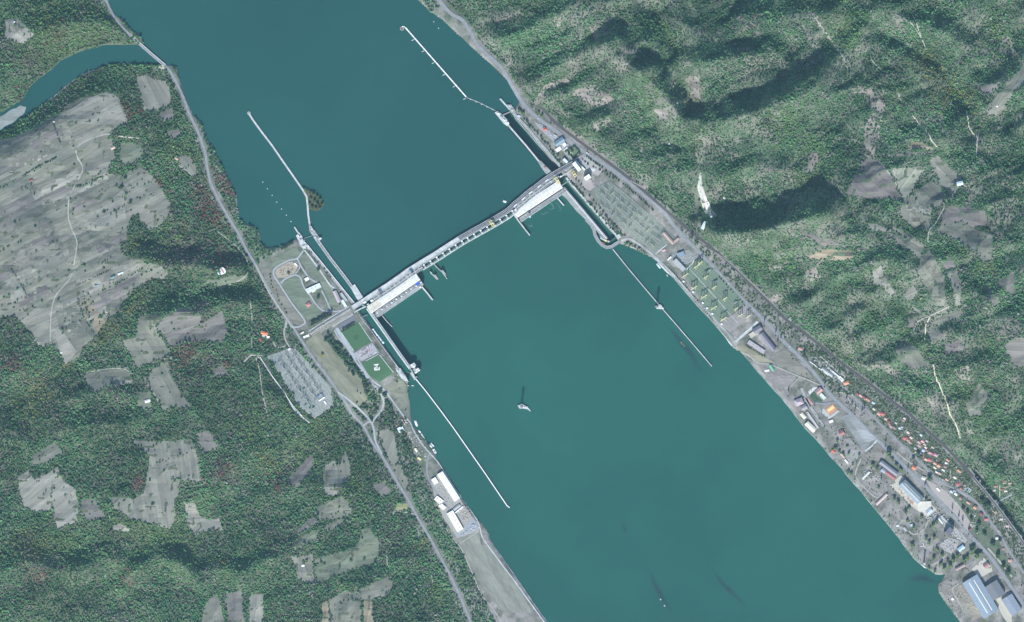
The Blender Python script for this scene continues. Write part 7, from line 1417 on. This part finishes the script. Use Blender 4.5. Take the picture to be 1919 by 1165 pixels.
group_of([(597, 504, 3.2)], 3, 'dark bushy tree', 'inside the lower lawn loop of the lock site', None, 0, DG); group_of([(596.5, 557, 3.4)], 3, 'dark round tree', 'south of the service building by the western lock', None, 0, DG); group_of([(637, 569, 2.4)], 2, 'small dark tree', 'next to the lilac grey storehouse', None, 0, DG); group_of([(541, 512, 2.8)], 3, 'green tree', 'in the brown storage yard of the lock site', None, 0, LG)
row([(585, 608), (597, 601), (608, 595), (621, 588)], 3.6, 3.0, 'dark conifer', 'along the approach road north of the dam end', 'conifers at the west end of the dam', 3, DG, 1.0); row([(590, 605), (604, 596), (622, 585)], 5, 2.4, 'small conifer', 'behind the dark conifers at the dam end', 'conifers at the west end of the dam', 3, DG, 1.0)
row([(643, 619), (654, 613), (666, 606)], 3.0, 2.4, 'dark hedge tree', 'along the northern edge of the northern lawn', 'trees along the northern lawn', 3, DG, 0.6)
row([(609, 637), (620, 641), (630, 655), (641, 668), (652, 684), (661, 700)], 4.4, 3.4, 'dark park tree', 'between the dry meadow and the lock lawns', 'trees beside the lock lawns', 0, DG, 2.6); row([(616, 628), (630, 642), (640, 656), (652, 670), (664, 690), (676, 704), (690, 722)], 4.4, 3.2, 'broad park tree', 'on the path side beside the lock lawns', 'trees beside the lock lawns', 0, DG, 2.6)
row([(676, 704), (684, 720), (690, 738), (700, 752), (703, 766)], 4.2, 3.4, 'leafy tree', 'inside the road loop below the southern lawn', 'trees in the road loop', 0, DG, 3); row([(712, 732), (722, 742), (730, 760), (735, 780), (738, 796)], 4.2, 3.4, 'dark tree', 'between the road loop and the riverside road', 'trees by the riverside road', 0, DG, 3.2)
group_of([(682, 758), (686, 764), (681, 786, 3.4), (696, 786, 4.2), (670, 733, 1.8), (676, 737, 1.6), (669, 754, 2.4)], 3.6, 'dark tree', 'in the meadow by the highway junction', 'trees at the western highway junction', 0, DG)
group_of([(717, 828), (742, 872), (754, 902), (760, 768)], 1.6, 'small dark bush', 'in the open riverside meadow of the west bank', 'bushes in the riverside meadow', 0, DG); group_of([(758, 781), (749, 728), (760, 785, 2.0), (744, 715, 2.0)], 1.5, 'small tree', 'on the triangular lawn below the western lock', 'trees on the triangular lawn', 0, DG)
row([(505, 512), (510, 530), (518, 548), (524, 562), (540, 590)], 7, 1.5, 'small dark bush', 'between the lock site loop road and the highway', 'bushes by the loop road', 0, DG, 2.4); row([(528, 467), (538, 462), (550, 454)], 4, 2.3, 'round shrub', 'on the shore north of the lock site', 'shrubs on the northern shore', 0, DG, 1.0)
row([(750, 800), (753, 812), (757, 828), (762, 842)], 5, 3.0, 'dark tree', 'beside the boathouse', 'trees by the boathouse', 0, DG, 2)
# meadow trees and hedges on the west
group_of([(31, 416, 2.6), (40, 413, 2), (98, 417), (140, 393, 2.5), (197, 397, 3), (185, 406, 2.2), (203, 394, 2), (112, 561, 2.4), (162, 508, 2), (247, 394), (297, 413, 2), (220, 348, 2.2), (186, 227, 2), (176, 216, 2), (145, 232), (137, 258, 1.8), (268, 337), (280, 342)], 1.7, 'dark bush', 'in the big western meadow', 'bushes in the western meadow', 0, DG)
row([(50, 327), (70, 315), (90, 305), (108, 296)], 3.6, 2.0, 'hedge bush', 'on the upper western meadow hedge', 'hedges in the western meadow', 0, DG, 0.9, 0.1); row([(102, 230), (106, 243), (113, 260), (117, 270)], 3.6, 1.6, 'hedge bush', 'running down from the lone white hut', 'hedges in the western meadow', 0, DG, 0.6, 0.15); row([(148, 352), (165, 345), (185, 335), (203, 327)], 3.8, 1.9, 'hedge bush', 'at the foot of the field east of the track', 'hedges in the western meadow', 0, LG, 0.8, 0.1)
row([(145, 535), (170, 524), (195, 512), (215, 502)], 4.4, 1.5, 'hedge bush', 'along the upper strip of the drilled fields', 'hedges in the western meadow', 0, DG, 0.8, 0.2); row([(178, 499), (195, 492), (212, 482)], 4, 1.7, 'hedge bush', 'above the purple field', 'hedges in the western meadow', 0, DG, 0.8, 0.15); row([(195, 545), (225, 530), (255, 512), (270, 502)], 5, 1.6, 'hedge bush', 'along the lower strip of the drilled fields', 'hedges in the western meadow', 0, DG, 0.8, 0.2); row([(24, 505), (36, 522), (46, 540), (54, 556)], 4, 1.6, 'hedge bush', 'at the left edge beside the pale wedge field', 'hedges in the western meadow', 0, DG, 0.8, 0.1); row([(150, 570), (158, 590), (166, 606), (178, 624)], 4.2, 1.6, 'hedge bush', 'along the tan ploughed field', 'hedges in the western meadow', 0, DG, 0.8, 0.1)
group_of([(104, 884, 2.2), (76, 855), (104, 937), (88, 920), (122, 912), (292, 843), (307, 862), (330, 872), (275, 890, 2.6), (283, 898, 2.4), (326, 893), (288, 943, 3), (284, 953), (306, 960), (338, 842), (345, 852), (324, 605, 2), (338, 615), (342, 743, 2.4), (333, 722), (320, 735)], 1.5, 'dark tree', 'in the pale clearings of the south-west', 'trees in the south-west clearings', 0, DG)
group_of([(575, 1050, 3), (570, 1053, 2.4), (602, 1053, 3), (608, 1057, 2.6), (596, 1056, 2.2)], 2.5, 'round orchard tree', 'green valley field by the white house', 'orchard trees by the tiny white house', 0, LG)
# east bank: highway rows, park, poplars
row([(1100, 293), (1125, 312), (1150, 331), (1180, 355), (1205, 376), (1225, 395)], 5, 2.0, 'small round tree', 'along the eastern highway beside the grey substation', 'trees along the eastern highway', 0, DG, 0.8, 0.12); row([(1092, 300), (1110, 312), (1130, 322), (1160, 345)], 6, 2.0, 'round tree', 'inside the plaza below the eastern highway', 'trees on the plaza', 0, DG, 1.2, 0.1)
row([(1070, 340), (1085, 357), (1105, 383), (1125, 408), (1150, 433)], 4.6, 2.3, 'dark round tree', 'between the eastern lock and the grey substation', 'trees beside the eastern lock', 0, DG, 1.4, 0.05); row([(1080, 336), (1092, 352), (1110, 374), (1135, 402), (1158, 430)], 6.5, 2.0, 'small tree', 'beside the lane behind the eastern lock trees', 'trees beside the eastern lock', 0, DG, 1.2, 0.15)
row([(972, 205), (988, 228), (1005, 248), (1025, 270), (1040, 292), (1052, 308)], 5, 2.3, 'pointed conifer', 'on the slope above the upper eastern lock', 'conifers above the eastern lock', 3, DG, 2.2, 0.05); group_of([(973, 208, 4), (980, 212, 3.4), (1060, 284), (1066, 290), (1072, 284), (1066, 279), (1036, 287, 3.2), (1045, 292, 3.2), (1016, 216, 3.4), (1010, 212)], 2.6, 'green tree', 'in the gardens at the eastern dam head', 'garden trees at the dam head', 0, LG)
row([(1252, 500), (1268, 517), (1290, 543), (1315, 573), (1335, 598)], 4.4, 1.4, 'tiny clipped tree', 'along the riverside edge of the green substation', 'clipped trees by the quay road', 0, DG, 0.3, 0.05); row([(1325, 495), (1345, 516), (1370, 543), (1395, 572)], 6.5, 1.7, 'small tree', 'between the highway and the green substation', 'trees by the green substation', 0, DG, 0.8, 0.1); row([(1398, 648), (1410, 655), (1424, 663), (1433, 668)], 4, 1.9, 'yellow-green hedge tree', 'along the river side of the school', 'hedge trees by the school', 0, LG, 0.8)
for i, (x, y) in enumerate([(1431, 610), (1453, 628), (1457, 648), (1463, 642), (1506, 668), (1477, 742), (1572, 742), (1544, 724), (1586, 754), (1596, 768), (1601, 775), (1615, 777), (1619, 774), (1659, 835), (1668, 856), (1701, 886), (1783, 961), (1796, 975), (1803, 984), (1770, 1003), (1733, 915), (1650, 906), (1815, 1000)]):
    nm = ['by the school forecourt', 'behind the school', 'at the south corner of the school', 'beside the highway south of the school', 'near the white and red house', 'beside the lilac mansion', 'at the round drive junction', 'opposite the round drive', 'at the edge of the ball court', 'first of the pair south of the ball court', 'second of the pair south of the ball court', 'west of the pair across the highway', 'east of the pair across the highway', 'by the yard entrance off the highway', 'just south of the yard entrance', 'at the orange villa turning', 'first of three along the gravel strip', 'second of three along the gravel strip', 'last of three along the gravel strip', 'beside the dark tower block', 'at the north end of the large factory hall', 'in the works yard by the red shed', 'at the south end of the gravel strip'][i]
    tree('tall dark poplar %s' % nm, x, y, 2.9, 4, (0.045, 0.085, 0.05), 'poplars of the east bank')
group_of([(1569, 826, 3.4), (1566, 840, 4), (1573, 845, 3), (1588, 836, 3), (1590, 850, 3.6), (1580, 850, 3), (1610, 852, 2.6), (1636, 872, 4), (1644, 878, 4), (1665, 850, 5), (1672, 862, 4), (1680, 872, 4), (1688, 880, 3.4), (1700, 912, 3), (1710, 926, 3.4), (1735, 936, 3), (1697, 958, 4), (1683, 940, 4), (1676, 934, 3.6), (1703, 952, 3.6), (1646, 914, 3), (1598, 870, 2.5), (1595, 888, 3), (1590, 884, 3)], 3, 'leafy tree', 'between the river path and the factory halls', 'trees by the factory halls', 0, LG)
group_of([(1710, 1022, 4), (1735, 1010, 4), (1741, 1018, 3.6), (1750, 1008, 4), (1756, 1030, 4), (1765, 1040, 4.4), (1762, 1058, 5), (1770, 1064, 4.6), (1780, 1060, 5), (1786, 1050, 5), (1794, 1042, 4.6), (1776, 1052, 4), (1750, 1044, 4), (1755, 978, 4.4), (1748, 985, 4), (1820, 1034, 6), (1830, 1042, 6), (1812, 1046, 5), (1806, 1050, 5), (1824, 1026, 5), (1838, 1036, 4), (1700, 976, 3.4), (1712, 988, 3), (1727, 969, 3.6), (1703, 1048, 3), (1697, 1030, 3), (1740, 1064, 3), (1752, 1070, 3.4)], 3.6, 'green tree', 'in the southern riverside park and along the stream', 'trees of the riverside park', 0, LG)
group_of([(1720, 850, 4), (1726, 856, 4), (1712, 858, 3.4), (1741, 895, 4.6), (1805, 952, 3.6), (1813, 960, 4), (1849, 928, 5), (1840, 938, 5), (1853, 945, 4.6), (1846, 948, 4), (1820, 972, 3.4), (1834, 982, 3.6), (1830, 994, 4), (1844, 1000, 4), (1860, 1020, 5), (1874, 1012, 4), (1870, 1040, 5), (1880, 1060, 5), (1888, 1074, 5)], 4, 'dark village tree', 'between the lower village houses', 'trees among the lower village houses', 0, DG)
def garden_trees():
    """village gardens and the scrub by the railway: bushes too many and too small to count"""
    n = 5200; px = rng.uniform(1480, 1930, n * 8); py = rng.uniform(640, 1160, n * 8); k = []
    keep = [(h[0], h[1], max(h[3], h[4]) * 0.75) for h in HOUSES]
    dV = sdist(px, py, VILLAGE_STREET, False); dR = sdist(px, py, RAIL, False); dH = sdist(px, py, RIGHT_ROAD, False); inn = sdist(px, py, FLAT_RIGHT)
    side = sdist(px, py, [(1514, 660)] + VILLAGE_STREET + [(2100, 1090), (2100, 500)])
    ok = (inn > 2) & (dV > 3.5) & (dR > 4) & (dH > 6) & ((side > 0) | (rng.random(px.size) < 0.085))
    for x, y, r in keep: ok &= (px - x) ** 2 + (py - y) ** 2 > r * r
    for o in BIG: ok &= sdist(px, py, o) < -1.0
    px, py = px[ok][:n], py[ok][:n]; m = len(px); g = rng.random(m)[:, None]
    woodland('garden_bushes', px, py, rng.uniform(1.4, 3.3, m), np.array((0.04, 0.085, 0.045)) * (1 - g) + np.array((0.11, 0.16, 0.07)) * g, rng.integers(0, 6, m))
    n = 3200; px = rng.uniform(960, 1600, n * 9); py = rng.uniform(190, 740, n * 9); inn = sdist(px, py, FLAT_RIGHT); dR = sdist(px, py, RAIL, False); dH = sdist(px, py, RIGHT_ROAD, False); sg = sdist(px, py, RIGHT_ROAD + [(2000, 0), (800, -100)])
    ok = (inn > 0) & (dR > 3) & (dH > 4.5) & (sg > 0) & ((py > 440) | (rng.random(px.size) < 0.35)); px, py = px[ok][:n], py[ok][:n]; m = len(px); g = rng.random(m)[:, None]
    woodland('roadside_scrub', px, py, rng.uniform(2.0, 4.2, m), np.array((0.05, 0.11, 0.05)) * (1 - g) + np.array((0.12, 0.18, 0.08)) * g, rng.integers(0, 6, m))
BIG = [[(1380, 600), (1460, 640), (1450, 672), (1390, 650)], [(1512, 665), (1530, 664), (1590, 705), (1592, 722), (1578, 722)], crop(1460, 660, 5.975, (440, 560), (700, 560), (1090, 970), (960, 1100), (600, 780)), [(1680, 900), (1702, 892), (1750, 944), (1748, 968), (1716, 962)], [(1790, 1090), (1835, 1060), (1900, 1130), (1900, 1160), (1830, 1160)], crop(1680, 800, 5.975, (330, 590), (460, 650), (560, 720), (660, 830), (760, 960), (860, 1120), (800, 1165), (640, 960), (480, 800), (380, 690)), SUB_B, [(1640, 858), (1660, 855), (1692, 888), (1682, 905), (1650, 890)]]
garden_trees()
isl = [(564, 349), (572, 354), (582, 357), (592, 362), (603, 371), (609, 381), (605, 389), (596, 396), (586, 395), (579, 391)]
o = link_mesh('islet_ground', [(X(a), Y(b), 30.9) for a, b in isl][::-1], [tuple(range(len(isl)))], M['meadow']); o.color = (0.10, 0.11, 0.07, 1); struct(o)
group_of([(570, 353, 2.6), (576, 357, 3), (582, 361, 3.2), (588, 364, 3.4), (594, 369, 3.6), (600, 375, 3.6), (604, 382, 3.4), (600, 389, 3.2), (592, 391, 3.4), (585, 389, 3), (590, 378, 3.6), (583, 372, 3), (596, 383, 3.4), (580, 382, 2.6)], 3, 'bushy green tree', 'on the bend of the stone breakwater', 'trees on the breakwater bend', 0, (0.06, 0.11, 0.05))
plant()
def build_haze():
    m = bpy.data.materials.new('haze'); m.use_nodes = True; nt = m.node_tree
    nt.nodes.remove(nt.nodes['Principled BSDF'])
    v = nt.nodes.new('ShaderNodeVolumePrincipled'); v.inputs['Color'].default_value = (0.40, 0.70, 0.92, 1)
    v.inputs['Density'].default_value = HAZE; v.inputs['Anisotropy'].default_value = 0.0
    nt.links.new(v.outputs[0], nt.nodes['Material Output'].inputs['Volume'])
    b = MB(); b.box(0, 0, -16, 2 * (abs(X(-4700)) + 60), 2 * (Y(-4700) + 800), ALT + 60 + 16)
    struct(b.build('haze', m), 'stuff')
HAZE = 2.7e-6
build_haze()
